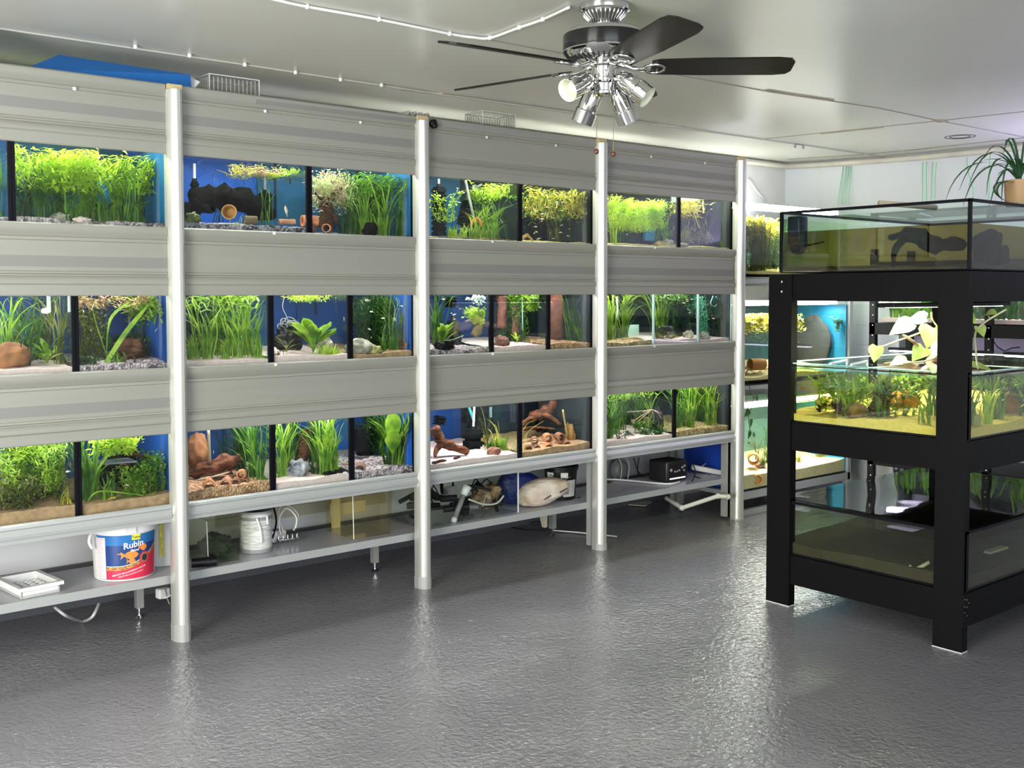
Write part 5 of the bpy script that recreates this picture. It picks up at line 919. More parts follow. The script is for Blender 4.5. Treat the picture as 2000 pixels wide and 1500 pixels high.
for s_ in (-1, 1):
    b.blade(bez(top + V((-.05, 0, 0)), top + V((-.22, .02 * s_, .02)), top + V((-.28, .02, -.06)), top + V((-.13, -.02, -.093)), 12), .011, .3, V((0, 1, .3)))
for p in b.v: p.z = max(p.z, 1.829)
b.build('leaves', mat('spider_leaf', (.03, .085, .035), .4), pp, True)
# -- middle tank
lb = thing('aquarium_lamp', (4.75, -1.72, 1.38), 'bright lamp bar under the upper deck of the black timber rack', 'lamp')
b = MB(); b.bbox((4.85, -1.68, 1.392), 1.1, .09, .02, .004); b.build('housing', BLK, lb); b = MB(); b.box(4.35, 5.35, -1.71, -1.65, 1.3805, 1.382); b.build('light_strip', mat('strong_lamp', (1, .98, .88), .5, emit=18), lb)
area('lamp_light', (4.8, -1.70, 1.378), (4.8, -1.70, 0), 1.0, .07, 20, (1, .97, .85), 165)
def bgrass(k, x, y, h, n, spread, w, m, desc): 
    t = TK[k]; b = MB(); rnd = random.Random(int(x * 1000)); zb = t.hz(x, y) - .003
    for q in range(n):
        a = rnd.uniform(0, 2 * pi); e = V((cos(a) * spread * rnd.random(), sin(a) * spread * rnd.random(), h * rnd.uniform(.5, 1.1))); p0 = V((x + rnd.gauss(0, .014), y + rnd.gauss(0, .014), zb))
        pts = bez(p0, p0 + V((0, 0, e.z * .5)), p0 + e * .9 + V((0, 0, .02)), p0 + e + V((cos(a) * .04, sin(a) * .04, -.02)), 8)
        pts = [V((min(max(p.x, t.x0 + .016), t.x1 - .016), min(max(p.y, -2.17), t.y1 - .016), min(p.z, t.wz - .004))) for p in pts]; b.blade(pts, w * rnd.uniform(.7, 1.2), .2, V((sin(a), -cos(a), .1)))
    o = b.build('eelgrass', m, None, True, org=(x, y, zb)); return tag(o, lab(t, desc), 'plant')
def bbush(k, xr, yr, zr, n, leaf, m, desc, stems=8, w=.35, nm='stem_plant'):
    t = TK[k]; b = MB(); rnd = random.Random(n + stems)
    for s in range(stems):
        x, y = rnd.uniform(*xr), rnd.uniform(*yr); P = smoothpts([(x, y, t.z0 + zr[0]), (x + rnd.uniform(-.04, .04), y + rnd.uniform(-.04, .04), t.z0 + (zr[0] + zr[1]) / 2), (x + rnd.uniform(-.07, .07), y + rnd.uniform(-.07, .07), t.z0 + zr[1] * rnd.uniform(.75, 1))], 6); b.tube(P, .0015, 4, False)
        for q in range(n // stems):
            p = P[int(rnd.random() * (len(P) - 1))]; a = rnd.uniform(0, 2 * pi); el = rnd.uniform(-.3, .9); pe = p + V((cos(a) * cos(el), sin(a) * cos(el), sin(el))) * leaf * rnd.uniform(.6, 1.3); b.blade([p, (p + pe) / 2, pe], leaf * w, .2, V((sin(a), -cos(a), rnd.uniform(-.4, .4))))
    for p in b.v: p.x = min(max(p.x, t.x0 + .016), t.x1 - .016); p.y = min(max(p.y, -2.17), t.y1 - .016); p.z = min(p.z, t.wz - .003)
    o = b.build(nm, m, None, org=((xr[0] + xr[1]) / 2, (yr[0] + yr[1]) / 2, t.z0 + zr[0])); return tag(o, lab(t, desc), 'plant')
def brock(k, x, y, rx, ry, rz, m, desc, seed, amp=.25, nm='rock', cat='rock'):
    t = TK[k]; z = t.hz(x, y) + rz * .55; b = MB(); b.blob((x, y, z), rx, ry, rz, 4, amp, 1.5, seed, 0, True); o = b.build(nm, m, None, True, org=(x, y, z - rz)); return tag(o, lab(t, desc), cat)
bbush('b2', (4.1, 4.25), (-1.50, -1.36), (.05, .22), 260, .028, G1, 'bright leafy stems beside the far leg', 5); bbush('b2', (4.15, 4.4), (-1.65, -1.50), (.03, .22), 500, .03, G1, 'dense green stems behind the breeder box'); bbush('b2', (4.15, 4.35), (-1.80, -1.66), (.03, .22), 700, .026, G2, 'fine green thicket nearer the corner leg', 10); bbush('b2', (4.5, 4.9), (-1.9, -1.4), (.12, .23), 700, .04, G1, 'bright green floating leaves', 12, .35, 'floating_plant')
for x, y, h, n_, m_ in ((4.16, -1.60, .19, 14, G1), (4.2, -1.72, .2, 16, G2), (4.12, -1.98, .12, 10, G1), (4.18, -2.05, .2, 12, G1), (4.14, -2.09, .15, 14, G1), (4.3, -2.0, .2, 10, G2), (4.22, -2.12, .2, 18, G1), (4.32, -2.14, .16, 14, G4), (4.5, -2.1, .22, 16, G1), (4.6, -2.0, .2, 14, G2), (4.9, -2.05, .2, 16, G2), (4.75, -2.1, .2, 12, G1), (4.4, -1.85, .2, 14, G2), (4.35, -1.4, .2, 14, G8), (4.7, -1.45, .2, 16, G8)): bgrass('b2', x, y, h, n_, .07, .010, m_, 'ribbon-leaved clump on yellow sand')['group'] = 'ribbon-leaved clumps of the middle black-rack tank'
bbush('b2', (4.45, 4.75), (-2.15, -2.05), (.05, .22), 600, .026, G2, 'fine-leaved bush behind the near pane', 7); bbush('b2', (4.1, 4.3), (-1.55, -1.38), (.04, .09), 120, .025, WOODD, 'brown leaf litter on the sand', 5, .5, 'leaf_litter')
bwood('b2', [Q(1715, 832, 4.25), Q(1718, 795, 4.25), Q(1728, 765, 4.25), Q(1738, 750, 4.25)], [.045, .035, .03, .02], WOODD, 'tall dark root stump standing in the sand', extra=[([Q(1722, 790, 4.22), Q(1740, 775, 4.2), Q(1752, 772, 4.2)], .012)])
p = Q(1668, 815, 4.12); brock('b2', 4.14, p.y, .05, .042, .04, mat('brown_wood_block', (.28, .17, .10), .8, col2=(.09, .05, .03), vscale=20, bump=.5, bscale=30), 'brown weathered wood lump on the sand', 120); p = Q(1585, 805, 4.3); brock('b2', 4.4, p.y - .02, .06, .06, .03, mat('yellow_stone', (.75, .6, .2), .7), 'smooth yellow stone', 121, .08); p = Q(1918, 830, 4.3); brock('b2', 4.24, -2.12, .035, .035, .03, mat('grey_green_stone', (.45, .46, .32), .7, var=.15, vscale=20), 'rounded grey green stone behind the near pane', 122, .12); brock('b2', 4.28, -1.50, .04, .03, .045, WOODB, 'black spiky wood behind the far leg', 123, .6, 'bogwood', 'driftwood')
for x, y in ((4.5, -1.9), (4.7, -2.05), (4.6, -1.6)): brock('b2', x, y, .08, .06, .05, mat('orange_rock', (.50, .26, .05), .8, col2=(.3, .13, .02), vscale=12), 'orange brown rock at the back', 124 + int(x * 10), .3)['group'] = 'orange brown rocks of the middle black-rack tank'
for u, v, x_, L_, m_, dsc in ((1568, 758, 4.2, .04, FISHO, 'orange fish beside the far leg'), (1725, 785, 4.3, .03, FISHM, 'small pale fish beside the root stump'), (1660, 745, 4.25, .025, FISHW, 'tiny white fish behind the breeder box')):
    o = fish('b2', u, v, -1.5, L_, 1.3, m_, .3, dsc); o.location = at(u, v, 'x', x_)
bb = thing('breeder_box', tuple(Q(1655, 762, 4.03)), 'clear plastic breeder box hooked over the rim of the middle black-rack tank', 'breeder box')
ya, yb = Q(1622, 740, 4.04).y, Q(1690, 745, 4.04).y; b = MB(); xa, xb, z0, z1 = 4.064, 4.20, 1.035, 1.137; xa = 3.985
for q in ((xa, xa + .004, yb, ya), (4.055 - .004, 4.055, yb, ya), (xa, 4.055, yb, yb + .004), (xa, 4.055, ya - .004, ya)): b.box(*q, z0, z1)
b.box(xa, 4.055, yb, ya, z0, z0 + .004); b.build('tub', glass('milky_plastic', (.90, .95, .95), 1, .15), bb)
for y in (ya - .035, yb + .035): b = MB(); b.cyl((xa, y, z1 + .004), (4.11, y, z1 + .014), .006, n=8); b.cyl((4.11, y, z1 + .014), (4.11, y, z1 - .03), .005, n=8); b.build('hanger', mat('milky_hanger', (.8, .88, .88), .2), bb)
# bleached driftwood with pothos rising out of the water
bwood('b2', [(4.30, -1.86, 1.10), (4.42, -1.84, 1.13), (4.55, -1.80, 1.18), (4.7, -1.78, 1.22), (4.85, -1.75, 1.16)], [.016, .03, .045, .05, .03], mat('bleached_wood', (.62, .45, .28), .6, col2=(.18, .09, .04), vscale=14, bump=.7, bscale=30, stretch=(1, 1, 3)), 'bleached driftwood rising out of the water', 'driftwood', [([(4.34, -1.82, 1.12), (4.30, -1.76, 1.135), (4.26, -1.70, 1.13)], .018), ([(4.5, -1.80, 1.15), (4.42, -1.76, 1.22), (4.38, -1.72, 1.26)], .012), ([(4.6, -1.8, 1.2), (4.56, -1.85, 1.26), (4.5, -1.88, 1.29)], .014)], clamp=False)
po = thing('pothos_plant', (4.55, -1.80, 1.20), 'pothos with large glossy leaves growing on the bleached driftwood above the tank', 'plant')
b = MB(); vines = [[(4.6, -1.8, 1.2), (4.5, -1.78, 1.27), (4.4, -1.74, 1.25), (4.28, -1.66, 1.2)], [(4.6, -1.82, 1.2), (4.5, -1.86, 1.24), (4.38, -1.87, 1.16), (4.25, -1.80, 1.14)], [(4.7, -1.8, 1.2), (4.6, -1.75, 1.31), (4.52, -1.78, 1.36)], [(4.2, -2.16, 1.14), (4.3, -2.1, 1.2), (4.25, -2.13, 1.30), (4.35, -2.2, 1.38)]]
for v_ in vines: b.tube(smoothpts(v_, 6), .004, 6)
b.build('stems', mat('pale_stem', (.75, .70, .42), .5), po, True)
PL = leafmat('pothos_leaf', (.62, .80, .30), (.35, .60, .12))
for c, s, d, nr in (((4.42, -1.74, 1.31), .10, (-.6, .6, -.35), (-.5, -.5, .8)), ((4.50, -1.80, 1.29), .12, (-.7, -.2, -.5), (-.6, -.4, .7)), ((4.47, -1.86, 1.30), .10, (-.3, -.9, -.3), (-.5, -.2, .8)), ((4.44, -1.79, 1.20), .085, (-.8, .1, -.5), (-.6, -.5, .6)), ((4.27, -1.66, 1.21), .07, (-.2, .1, -1), (-.9, -.4, .1)), ((4.30, -1.79, 1.15), .08, (-.8, .4, -.1), (-.4, -.3, .9)), ((4.22, -2.0, 1.14), .09, (-.2, -.9, -.1), (-.3, -.1, 1)), ((4.3, -2.08, 1.14), .09, (.5, -.8, -.1), (-.2, -.2, 1)), ((4.52, -1.90, 1.36), .10, (-.2, -.9, -.3), (-.6, -.2, .7)), ((4.3, -2.14, 1.36), .06, (-.3, -.6, .1), (-.6, -.5, .6)), ((4.26, -2.13, 1.31), .05, (-.3, -.6, -.7), (-.6, -.5, .6)), ((4.36, -1.90, 1.13), .10, (-.9, -.3, -.1), (-.3, -.3, .9)), ((4.58, -1.72, 1.33), .09, (-.3, .8, -.1), (-.5, -.4, .7))): heart(c, s, d, nr, PL, po)
# -- lower tank
gsh = thing('glass_cover', (4.06, -2.19, .49), 'glossy sagging clear sheet covering the lower black-rack tank', 'cover')
b = MB(); n = 40; f_ = lambda x, y: .500 + .0022 * noise.noise(V((x * 2.2, y * 2.2, 1))) + .0003 * noise.noise(V((x * 9, y * 9, 1)))
vs = [(4.058 + 1.345 * i / n, -2.19 + .91 * j / n) for j in range(n + 1) for i in range(n + 1)]; m = n + 1; fc = [(j * m + i, j * m + i + 1, (j + 1) * m + i + 1, (j + 1) * m + i) for j in range(n) for i in range(n)]
b.add([(x, y, f_(x, y)) for x, y in vs], fc); b.add([(x, y, f_(x, y) - .004) for x, y in vs], [tuple(reversed(q)) for q in fc])
b.add([(4.058, -2.19, .494), (4.058, -1.28, .494), (4.058, -1.28, .501), (4.058, -2.19, .501)], [(0, 1, 2, 3)])
COVER = glass('cover_sheet', (.42, .42, .43), 1, .03, 1.9); b.build('sheet', COVER, gsh, True)
pb = MB(); p0, p1, p2 = Q(1775, 1105, 4.09), Q(1787, 1112, 4.10), Q(1816, 1098, 4.12)
pb.tube(smoothpts([p0, p1, p2], 5), .008, 10); o = pb.build('pipe_elbow', mat('cream_pipe', (.75, .72, .6), .4), None, True, org=p1); tag(o, 'cream plastic pipe elbow lying in the lower tank of the black timber rack', 'pipe')
pb = MB(); pb.box(4.42, 4.58, -2.12, -2.09, .35, .36, ); o = pb.build('plastic_strip', mat('cream_pipe', (.75, .72, .6), .4), None, org=(4.42, -2.12, .35))
o.location.z = .33; tag(o, 'pale plastic strip in the lower tank behind the near pane', 'strip')
pb = MB(); pb.cbox((4.28, -2.05, .508), .05, .035, .012, .4); o = pb.build('black_clip', BLK, None, org=(4.28, -2.05, .50)); tag(o, 'small black clip lying on the glossy cover of the lower tank', 'clip')

# ------------------------------------------------------------------ things on the low shelf
SZ = SHZ + .0015
# food bucket
bk = thing('food_bucket', (1.545, .19, SZ), 'white round tub of flake food with a blue and red label', 'bucket')
bc = V((1.545, .19, SZ)); Rb, Hb = .128, .228
b = MB(); b.lathe([(.001, 0), (.118, 0), (.121, .004), (.1285, Hb - .03), (.1285, Hb - .02), (.134, Hb - .018), (.134, Hb - .006)], bc, 48); b.build('body', WPL, bk, True, auto=40)
b = MB(); b.lathe([(.132, Hb - .03), (.138, Hb - .028), (.139, Hb + .002), (.134, Hb + .006), (.128, Hb + .002), (.001, Hb + .002)], bc, 48); b.build('lid', WPL, bk, True, auto=40)
def rad(z): return .121 + (.1285 - .121) * (z - .004) / (Hb - .034)
A0 = math.atan2(CAM.y - bc.y, CAM.x - bc.x)
def wrap(pts, off=.0006):
    """label point (s along the tub to the right of its centre in metres, z) to the tub's wall"""
    return [bc + V(((rad(z) + off) * cos(A0 + s / Rb), (rad(z) + off) * sin(A0 + s / Rb), z)) for s, z in pts]
def patch(s0, s1, fz0, fz1, m, nm, off, par, n=40):
    b = MB(); vs = []
    for i in range(n + 1):
        s = s0 + (s1 - s0) * i / n; vs += wrap([(s, fz0(s)), (s, fz1(s))], off)
    b.add(vs, [(2 * i, 2 * i + 2, 2 * i + 3, 2 * i + 1) for i in range(n)]); return b.build(nm, m, par, True)
def poly(pts, m, nm, off, par):
    vs = wrap(pts, off); c = wrap([(sum(p[0] for p in pts) / len(pts), sum(p[1] for p in pts) / len(pts))], off); b = MB(); n = len(pts); b.add(vs + c, [(i, (i + 1) % n, n) for i in range(n)]); return b.build(nm, m, par)
NAVY = mat('label_navy', (.012, .05, .20), .35); NAVYL = mat('label_blue', (.02, .16, .45), .35); RED = mat('label_red', (.72, .03, .08), .35); LPK = mat('label_pink_white', (.78, .68, .72), .4); ORG = mat('label_orange', (.90, .28, .05), .4); FLK = mat('label_flakes', (.55, .35, .10), .6, col2=(.3, .1, .03), vscale=120); TXW = mat('label_white', (.9, .9, .9), .4); YEL_ = mat('label_yellow', (.95, .85, .05), .4)
curve = lambda s: .052 + max(0, s + .03) ** 2 * 2.4
lbl = patch(-.125, .16, lambda s: .008, lambda s: Hb - .036, NAVY, 'label', .0006, bk)
patch(-.125, .16, lambda s: .150, lambda s: Hb - .036, NAVYL, 'label_glow', .0008, lbl)
patch(-.075, .16, lambda s: .008, lambda s: curve(s) - .006, RED, 'red_band', .0010, lbl); patch(-.075, .16, lambda s: curve(s) - .006, lambda s: curve(s) + .010, FLK, 'flake_band', .0012, lbl); patch(-.075, .16, lambda s: curve(s) + .010, lambda s: curve(s) + .012, TXW, 'white_line', .0014, lbl)
patch(-.125, -.078, lambda s: .010, lambda s: Hb - .045, LPK, 'text_panel', .0016, lbl)
for q in range(22):
    patch(-.122, -.082 - (q * 7 % 5) * .004, lambda s, q=q: .018 + q * .0078, lambda s, q=q: .0195 + q * .0078, mat('small_print', (.35, .28, .33), .6), 'small_print', .0018, lbl, 6)
patch(.030, .066, lambda s: Hb - .058, lambda s: Hb - .036, YEL_, 'brand_tag', .0016, lbl, 8)
def label_text(s, size, cs, cz, m, nm, slope=0, off=.0022):
    vs, fs = text_bm(s, size); b = MB(); b.add(wrap([(cs + v.x, cz + v.y + (v.x) * slope) for v in vs], off), fs); return b.build(nm, m, lbl)
label_text('Tetra', .016, .048, Hb - .047, mat('label_ink', (.05, .05, .12), .5), 'lettering'); label_text('Rubin', .036, .038, .150, TXW, 'lettering', .12); label_text('Flakes', .014, .042, .127, TXW, 'lettering', .1); label_text('HEALTHY FISH & INTENSIVE COLOUR', .0085, .020, .0395, TXW, 'lettering', .22); label_text('HEALTHY FISH & INTENSIVE COLOUR', .0062, .026, .028, TXW, 'lettering', .18)
def fpoly(cs, cz, l, h, tail=1): 
    up_ = [(cs + l * (.5 - t), cz + h * (sin(pi * t) ** .7) * .5) for t in [i / 9 for i in range(10)]]; dn = [(cs + l * (.5 - t), cz - h * (sin(pi * t) ** .7) * .5) for t in [1 - i / 9 for i in range(1, 9)]]
    poly(up_ + dn, ORG, 'fish_print', .0020, lbl); poly([(cs - l * .42, cz), (cs - l * .72, cz + h * .5), (cs - l * .66, cz), (cs - l * .74, cz - h * .5)], ORG, 'fish_print', .0020, lbl)
fpoly(.028, .108, .060, .034); fpoly(.030, .083, .030, .022); fpoly(.080, .135, .034, .03); fpoly(-.012, .115, .022, .007)
poly([(.085 + .024 * cos(i * pi / 8), .090 + .026 * sin(i * pi / 8)) for i in range(16)], RED, 'seal_ring', .0022, lbl); poly([(.085 + .017 * cos(i * pi / 8), .090 + .019 * sin(i * pi / 8)) for i in range(16)], mat('seal_gold', (.35, .27, .12), .4), 'seal', .0026, lbl); poly([(.085 + .013 * cos(i * pi / 8), .090 + .015 * sin(i * pi / 8)) for i in range(16)], mat('seal_black', (.02, .02, .02), .4), 'seal', .0030, lbl)
b = MB(); e0 = wrap([(-.125, Hb - .03)])[0]; b.tube(smoothpts([e0 + V((.0, 0, 0)), e0 + V((-.025, -.01, .002)), e0 + V((-.033, -.012, -.03)), e0 + V((-.02, -.008, -.058))], 5), .007, 8); b.build('handle_end', WPL, bk, True)
b = MB(); b.box(*(lambda c: (c.x - .02, c.x + .02, c.y - .004, c.y + .002, c.z - .010, c.z + .016))(bc + V((-.02, -.141, Hb - .016)))); b.build('lid_catch', WPL, bk)
wb = thing('white_bucket', (1.76, .30, SZ), 'plain white bucket with a pale embossed oval behind the food tub and first post', 'bucket'); b = MB(); b.lathe([(.001, 0), (.10, 0), (.118, .21), (.122, .21), (.122, .235), (.001, .237)], (1.76, .30, SZ), 36); b.build('body', WPL, wb, True, auto=40)
ls = MB(); ls.box(1.69, 1.71, .178, .18, SZ + .05, SZ + .2); o = ls.build('yellow_packet', mat('yellow_print', (.85, .75, .15), .5, var=.2, vscale=60), None, org=(1.69, .178, SZ)); o.location = (1.695, .185, SZ); o.rotation_euler = (0, 0, .2)
for p in ls.v: pass
tag(o, 'thin yellow printed packet standing between the food tub and white bucket', 'packet')
# white seedling tray
a = thing('seedling_tray', (1.16, .17, SZ), 'small white plastic tray with raised rings lying empty on the shelf', 'tray')
mx = M.Translation((1.165, .19, SZ)) @ M.Rotation(.12, 4, 'Z'); b = MB(); w, d, h = .15, .22, .045
for q in ((-w / 2, w / 2, -d / 2, -d / 2 + .006), (-w / 2, w / 2, d / 2 - .006, d / 2), (-w / 2, -w / 2 + .006, -d / 2, d / 2), (w / 2 - .006, w / 2, -d / 2, d / 2)): b.box(*q, 0, h, mx)
b.box(-w / 2, w / 2, -d / 2, d / 2, 0, .012, mx)
for q in ((-w / 2 - .012, w / 2 + .012, -d / 2 - .012, -d / 2), (-w / 2 - .012, w / 2 + .012, d / 2, d / 2 + .012), (-w / 2 - .012, -w / 2, -d / 2, d / 2), (w / 2, w / 2 + .012, -d / 2, d / 2)): b.box(*q, h - .014, h, mx)
b.build('tray', WPL, a)
b = MB()
for i in range(4):
    for j in range(5): b.lathe([(.008, 0), (.011, 0), (.011, .012), (.008, .012), (.008, 0)], mx @ V((-.05 + i * .033, -.055 + j * .03, .012)), 12)
b.build('ring_pattern', WPL, a, True)
b = MB(); b.cyl((1.80, .10, SZ + .022), (1.80 + .10, .065, SZ + .022), .020, n=20); b.cyl((1.86, .079, SZ + .022), (1.868, .076, SZ + .022), .022, n=20); o = b.build('torch', BLK, None, True, org=(1.8, .1, SZ), auto=40); tag(o, 'short black torch lying on the shelf beside the first post', 'torch')
def tub(x0, x1, y0, y1, h, m, name, label, cat, flare=.01, rim=.006, th=.004):
    a = thing(name, (x0, y0, SZ), label, cat); b = MB(); c = V(((x0 + x1) / 2, (y0 + y1) / 2, SZ)); w, d = (x1 - x0) / 2, (y1 - y0) / 2
    for s in (-1, 1):
        b.add([c + V((s * (w - flare), -(d - flare), 0)), c + V((s * (w - flare), d - flare, 0)), c + V((s * w, d, h)), c + V((s * w, -d, h))] + [c + V((s * (w - flare - th), -(d - flare), 0)), c + V((s * (w - flare - th), d - flare, 0)), c + V((s * (w - th), d, h)), c + V((s * (w - th), -d, h))], [(0, 1, 2, 3) if s > 0 else (3, 2, 1, 0), (7, 6, 5, 4) if s > 0 else (4, 5, 6, 7)])
        b.add([c + V((-(w - flare), s * (d - flare), 0)), c + V((w - flare, s * (d - flare), 0)), c + V((w, s * d, h)), c + V((-w, s * d, h))] + [c + V((-(w - flare), s * (d - flare - th), 0)), c + V((w - flare, s * (d - flare - th), 0)), c + V((w, s * (d - th), h)), c + V((-w, s * (d - th), h))], [(3, 2, 1, 0) if s > 0 else (0, 1, 2, 3), (4, 5, 6, 7) if s > 0 else (7, 6, 5, 4)])
    b.add([c + V((i * (w - flare), j * (d - flare), .002)) for i, j in ((-1, -1), (1, -1), (1, 1), (-1, 1))], [(0, 1, 2, 3)]); b.build('tub', m, a)
    b = MB()
    for q in ((-w - rim, w + rim, -d - rim, -d), (-w - rim, w + rim, d, d + rim), (-w - rim, -w, -d, d), (w, w + rim, -d, d)): b.box(c.x + q[0], c.x + q[1], c.y + q[2], c.y + q[3], c.z + h - .006, c.z + h)
    b.build('rim', m, a)
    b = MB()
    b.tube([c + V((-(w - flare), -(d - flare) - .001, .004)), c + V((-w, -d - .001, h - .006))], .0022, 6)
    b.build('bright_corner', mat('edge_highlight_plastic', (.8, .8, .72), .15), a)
    return a
tub(1.865, 2.03, .085, .33, .205, GRNG, 'plastic_tank', 'algae-stained clear plastic tank beside the first post', 'tank')
b = MB(); b.blob((1.96, .2, SZ + .055), .06, .09, .05, 4, .4, 2.5, 5); o = b.build('algae_clump', mat('dark_algae', (.03, .05, .03), .9, bump=.8, bscale=80), None, True, org=(1.96, .2, SZ)); tag(o, 'dark algae clump inside the algae-stained plastic tank', 'algae')
tub(2.60, 2.83, .09, .37, .225, YEL, 'plastic_tank', 'empty yellowed clear plastic tank before the second post', 'tank')
b = MB(); b.box(2.66, 2.70, .38, .40, SZ, SZ + .19); b.box(2.66, 2.86, .40, .41, SZ + .06, SZ + .12); o = b.build('cream_bracket', mat('cream_board', (.60, .55, .42), .5), None, org=(2.66, .38, SZ)); tag(o, 'cream bracket standing behind the yellowed plastic tank', 'bracket')
tn = thing('paint_tin', (2.16, .22, SZ), 'white paint tin with grey lid and paint drips beside the algae-stained tank', 'paint tin'); c = V((2.16, .22, SZ))
b = MB(); b.lathe([(.001, 0), (.074, 0), (.074, .175), (.078, .178), (.074, .182)], c, 32); b.build('can', mat('tin_label', (.62, .63, .62), .4, var=.25, vscale=18, stretch=(1, 1, 6)), tn, True, auto=40); b = MB(); b.lathe([(.076, .18), (.078, .19), (.070, .19), (.066, .184), (.001, .184)], c, 32); b.build('lid', GPL, tn, True); b = MB(); b.lathe([(.0745, .0), (.0748, .018)], c, 32); b.build('dark_band', GPL, tn, True); b = MB(); b.lathe([(.0745, .15), (.0752, .165)], c, 32); b.build('dark_band', GPL, tn, True)
b = MB(); b.tube(smoothpts([c + V((-.03, -.073, .165)), c + V((-.015, -.078, .11)), c + V((-.01, -.078, .05))], 5), [.006] * 11, 8); b.tube(smoothpts([c + V((.02, -.076, .17)), c + V((.022, -.078, .13))], 5), [.005] * 6, 8); b.build('paint_drip', WPL, tn, True)
# air pump manifold with hoses
ap = thing('air_manifold', (2.33, .27, SZ), 'small steel air valve manifold with looped hoses beside the paint tin', 'air pump'); c = V((2.33, .25, SZ))
b = MB(); b.bbox(c + V((-.02, .06, .03)), .08, .06, .055, .01); b.build('pump_body', WPL, ap, True); b = MB(); b.cyl(c + V((-.05, 0, .02)), c + V((.06, -.01, .02)), .006, n=8); b.build('manifold_bar', CHROME, ap, True)
for q in range(5): b = MB(); b.cyl(c + V((-.04 + q * .023, -.002 * q, .02)), c + V((-.04 + q * .023, -.002 * q, .042)), .004, n=8); b.cyl(c + V((-.04 + q * .023, -.02, .02)), c + V((-.04 + q * .023, .0, .02)), .005, n=8); b.build('valve', CHROME, ap)
for q, (m_, pts) in enumerate(((WPL, [(-.03, 0, .045), (-.03, .01, .12), (.02, .03, .16), (.07, .03, .11), (.06, .02, .06)]), (mat('beige_hose', (.6, .53, .42), .5), [(-.01, 0, .045), (-.03, .02, .14), (.01, .04, .18), (.085, .04, .12), (.05, .02, .05)]), (BLK, [(-.06, .02, .03), (-.02, .06, .1), (-.05, .05, .19), (-.12, .02, .205), (-.16, .0, .2)]))): b = MB(); b.tube(smoothpts([c + V(p) for p in pts], 6), .005, 8); b.build('hose', m_, ap, True)
# duct pipe along the wall
b = MB(); b.cyl((2.45, .68, .40), (3.3, .70, .40), .048, n=24); o = b.build('insulated_pipe', mat('grey_lagging', (.17, .17, .18), .8, var=.15, vscale=20), None, True, org=(2.45, .68, .35), auto=40); tag(o, 'thick grey lagged pipe running along the wall above the shelf', 'pipe'); b = MB(); b.box(2.2, 3.2, .742, .757, .27, .33); o = b.build('cream_batten', mat('cream_board', (.60, .55, .42), .5), None, org=(2.2, .62, .27)); tag(o, 'cream batten beneath the grey lagged pipe', 'batten')
# glass tank full of black parts
gt = thing('glass_tank', (3.03, .085, SZ), 'frameless glass tank crammed with black pipes and fittings beside the second post', 'tank')
for nm, q in (('front_pane', (3.0, 3.63, .085, .09)), ('side_pane', (3.625, 3.63, .091, .40)), ('side_pane', (3.0, 3.005, .091, .40)), ('back_pane', (3.0, 3.63, .401, .406))): b = MB(); b.box(*q, SZ, SZ + .23); b.build(nm, GL, gt)
b = MB(); b.box(3.0, 3.63, .085, .406, SZ, SZ + .004); b.build('base_pane', GL, gt); b = MB(); b.box(3.625, 3.632, .083, .087, SZ, SZ + .23); b.build('glass_edge', mat('pale_glass_edge', (.7, .75, .75), .2), gt)
rr = random.Random(11)
for q in range(34):
    x, y, z = rr.uniform(3.05, 3.6), rr.uniform(.13, .36), rr.uniform(.02, .15); l = rr.uniform(.05, .16); a = rr.uniform(0, 3.1); e = rr.uniform(-.3, .5); b = MB(); r = rr.uniform(.006, .018)
    d = V((cos(a) * cos(e), sin(a) * cos(e) * .6, sin(e))) * l / 2; p = V((x, y, SZ + z)); P = [p - d, p + d]
    P = [V((min(max(t.x, 3.03), 3.60), min(max(t.y, .115), .375), max(t.z, SZ + .006 + r))) for t in P]
    if q % 4 == 0: b.cbox(p, l * .7, .04, .03, a, 0, e)
    elif q % 4 == 1: b.tube(smoothpts([P[0], (P[0] + P[1]) / 2 + V((0, 0, .05)), P[1]], 5), .0035, 6)
    else: b.cyl(P[0], P[1], r, n=12)
    for t in b.v: t.x = min(max(t.x, 3.01), 3.62); t.y = min(max(t.y, .096), .395); t.z = max(t.z, SZ + .006)
    o = b.build('pipe_fitting', GPL if q % 9 == 0 else BLK, None, True, org=p, auto=40); tag(o, 'black plastic fitting in the jumble inside the frameless glass tank', 'fitting', 'black fittings in the glass tank')
b = MB(); p0, p1 = at(885, 1020, 'y', .12), at(912, 950, 'y', .14); b.cyl(p0 + (p1 - p0) * .12, p0 + (p1 - p0) * .75, .014, n=14); o = b.build('grey_pipe', mat('mid_grey_pipe', (.25, .25, .25), .4), None, True, org=p0); tag(o, 'grey pipe with white ends leaning in the frameless glass tank', 'pipe'); b = MB(); b.cyl(p0, p0 + (p1 - p0) * .12, .016, n=14); b.build('white_end', WPL, o, True); b = MB(); b.cyl(p0 + (p1 - p0) * .75, p1, .017, .027, n=14); b.build('white_end', WPL, o, True)
b = MB(); p = at(952, 965, 'y', .2); b.blob(p, .075, .05, .05, 4, .7, 1.6, 9, 0, True); o = b.build('driftwood', mat('tan_bark', (.38, .25, .12), .8, col2=(.1, .06, .03), vscale=20, bump=.7, bscale=40), None, True, org=p); tag(o, 'gnarled tan driftwood piece lying on top of the black fittings', 'driftwood'); b = MB(); b.tube(smoothpts([at(915, 975, 'y', .1), at(945, 985, 'y', .1), at(970, 983, 'y', .1), at(984, 968, 'y', .1)], 5), .005, 8); o = b.build('clear_hose', mat('cream_hose', (.55, .53, .45), .4), None, True, org=at(915, 975, 'y', .1)); tag(o, 'curved cream hose piece on top of the black fittings', 'hose')
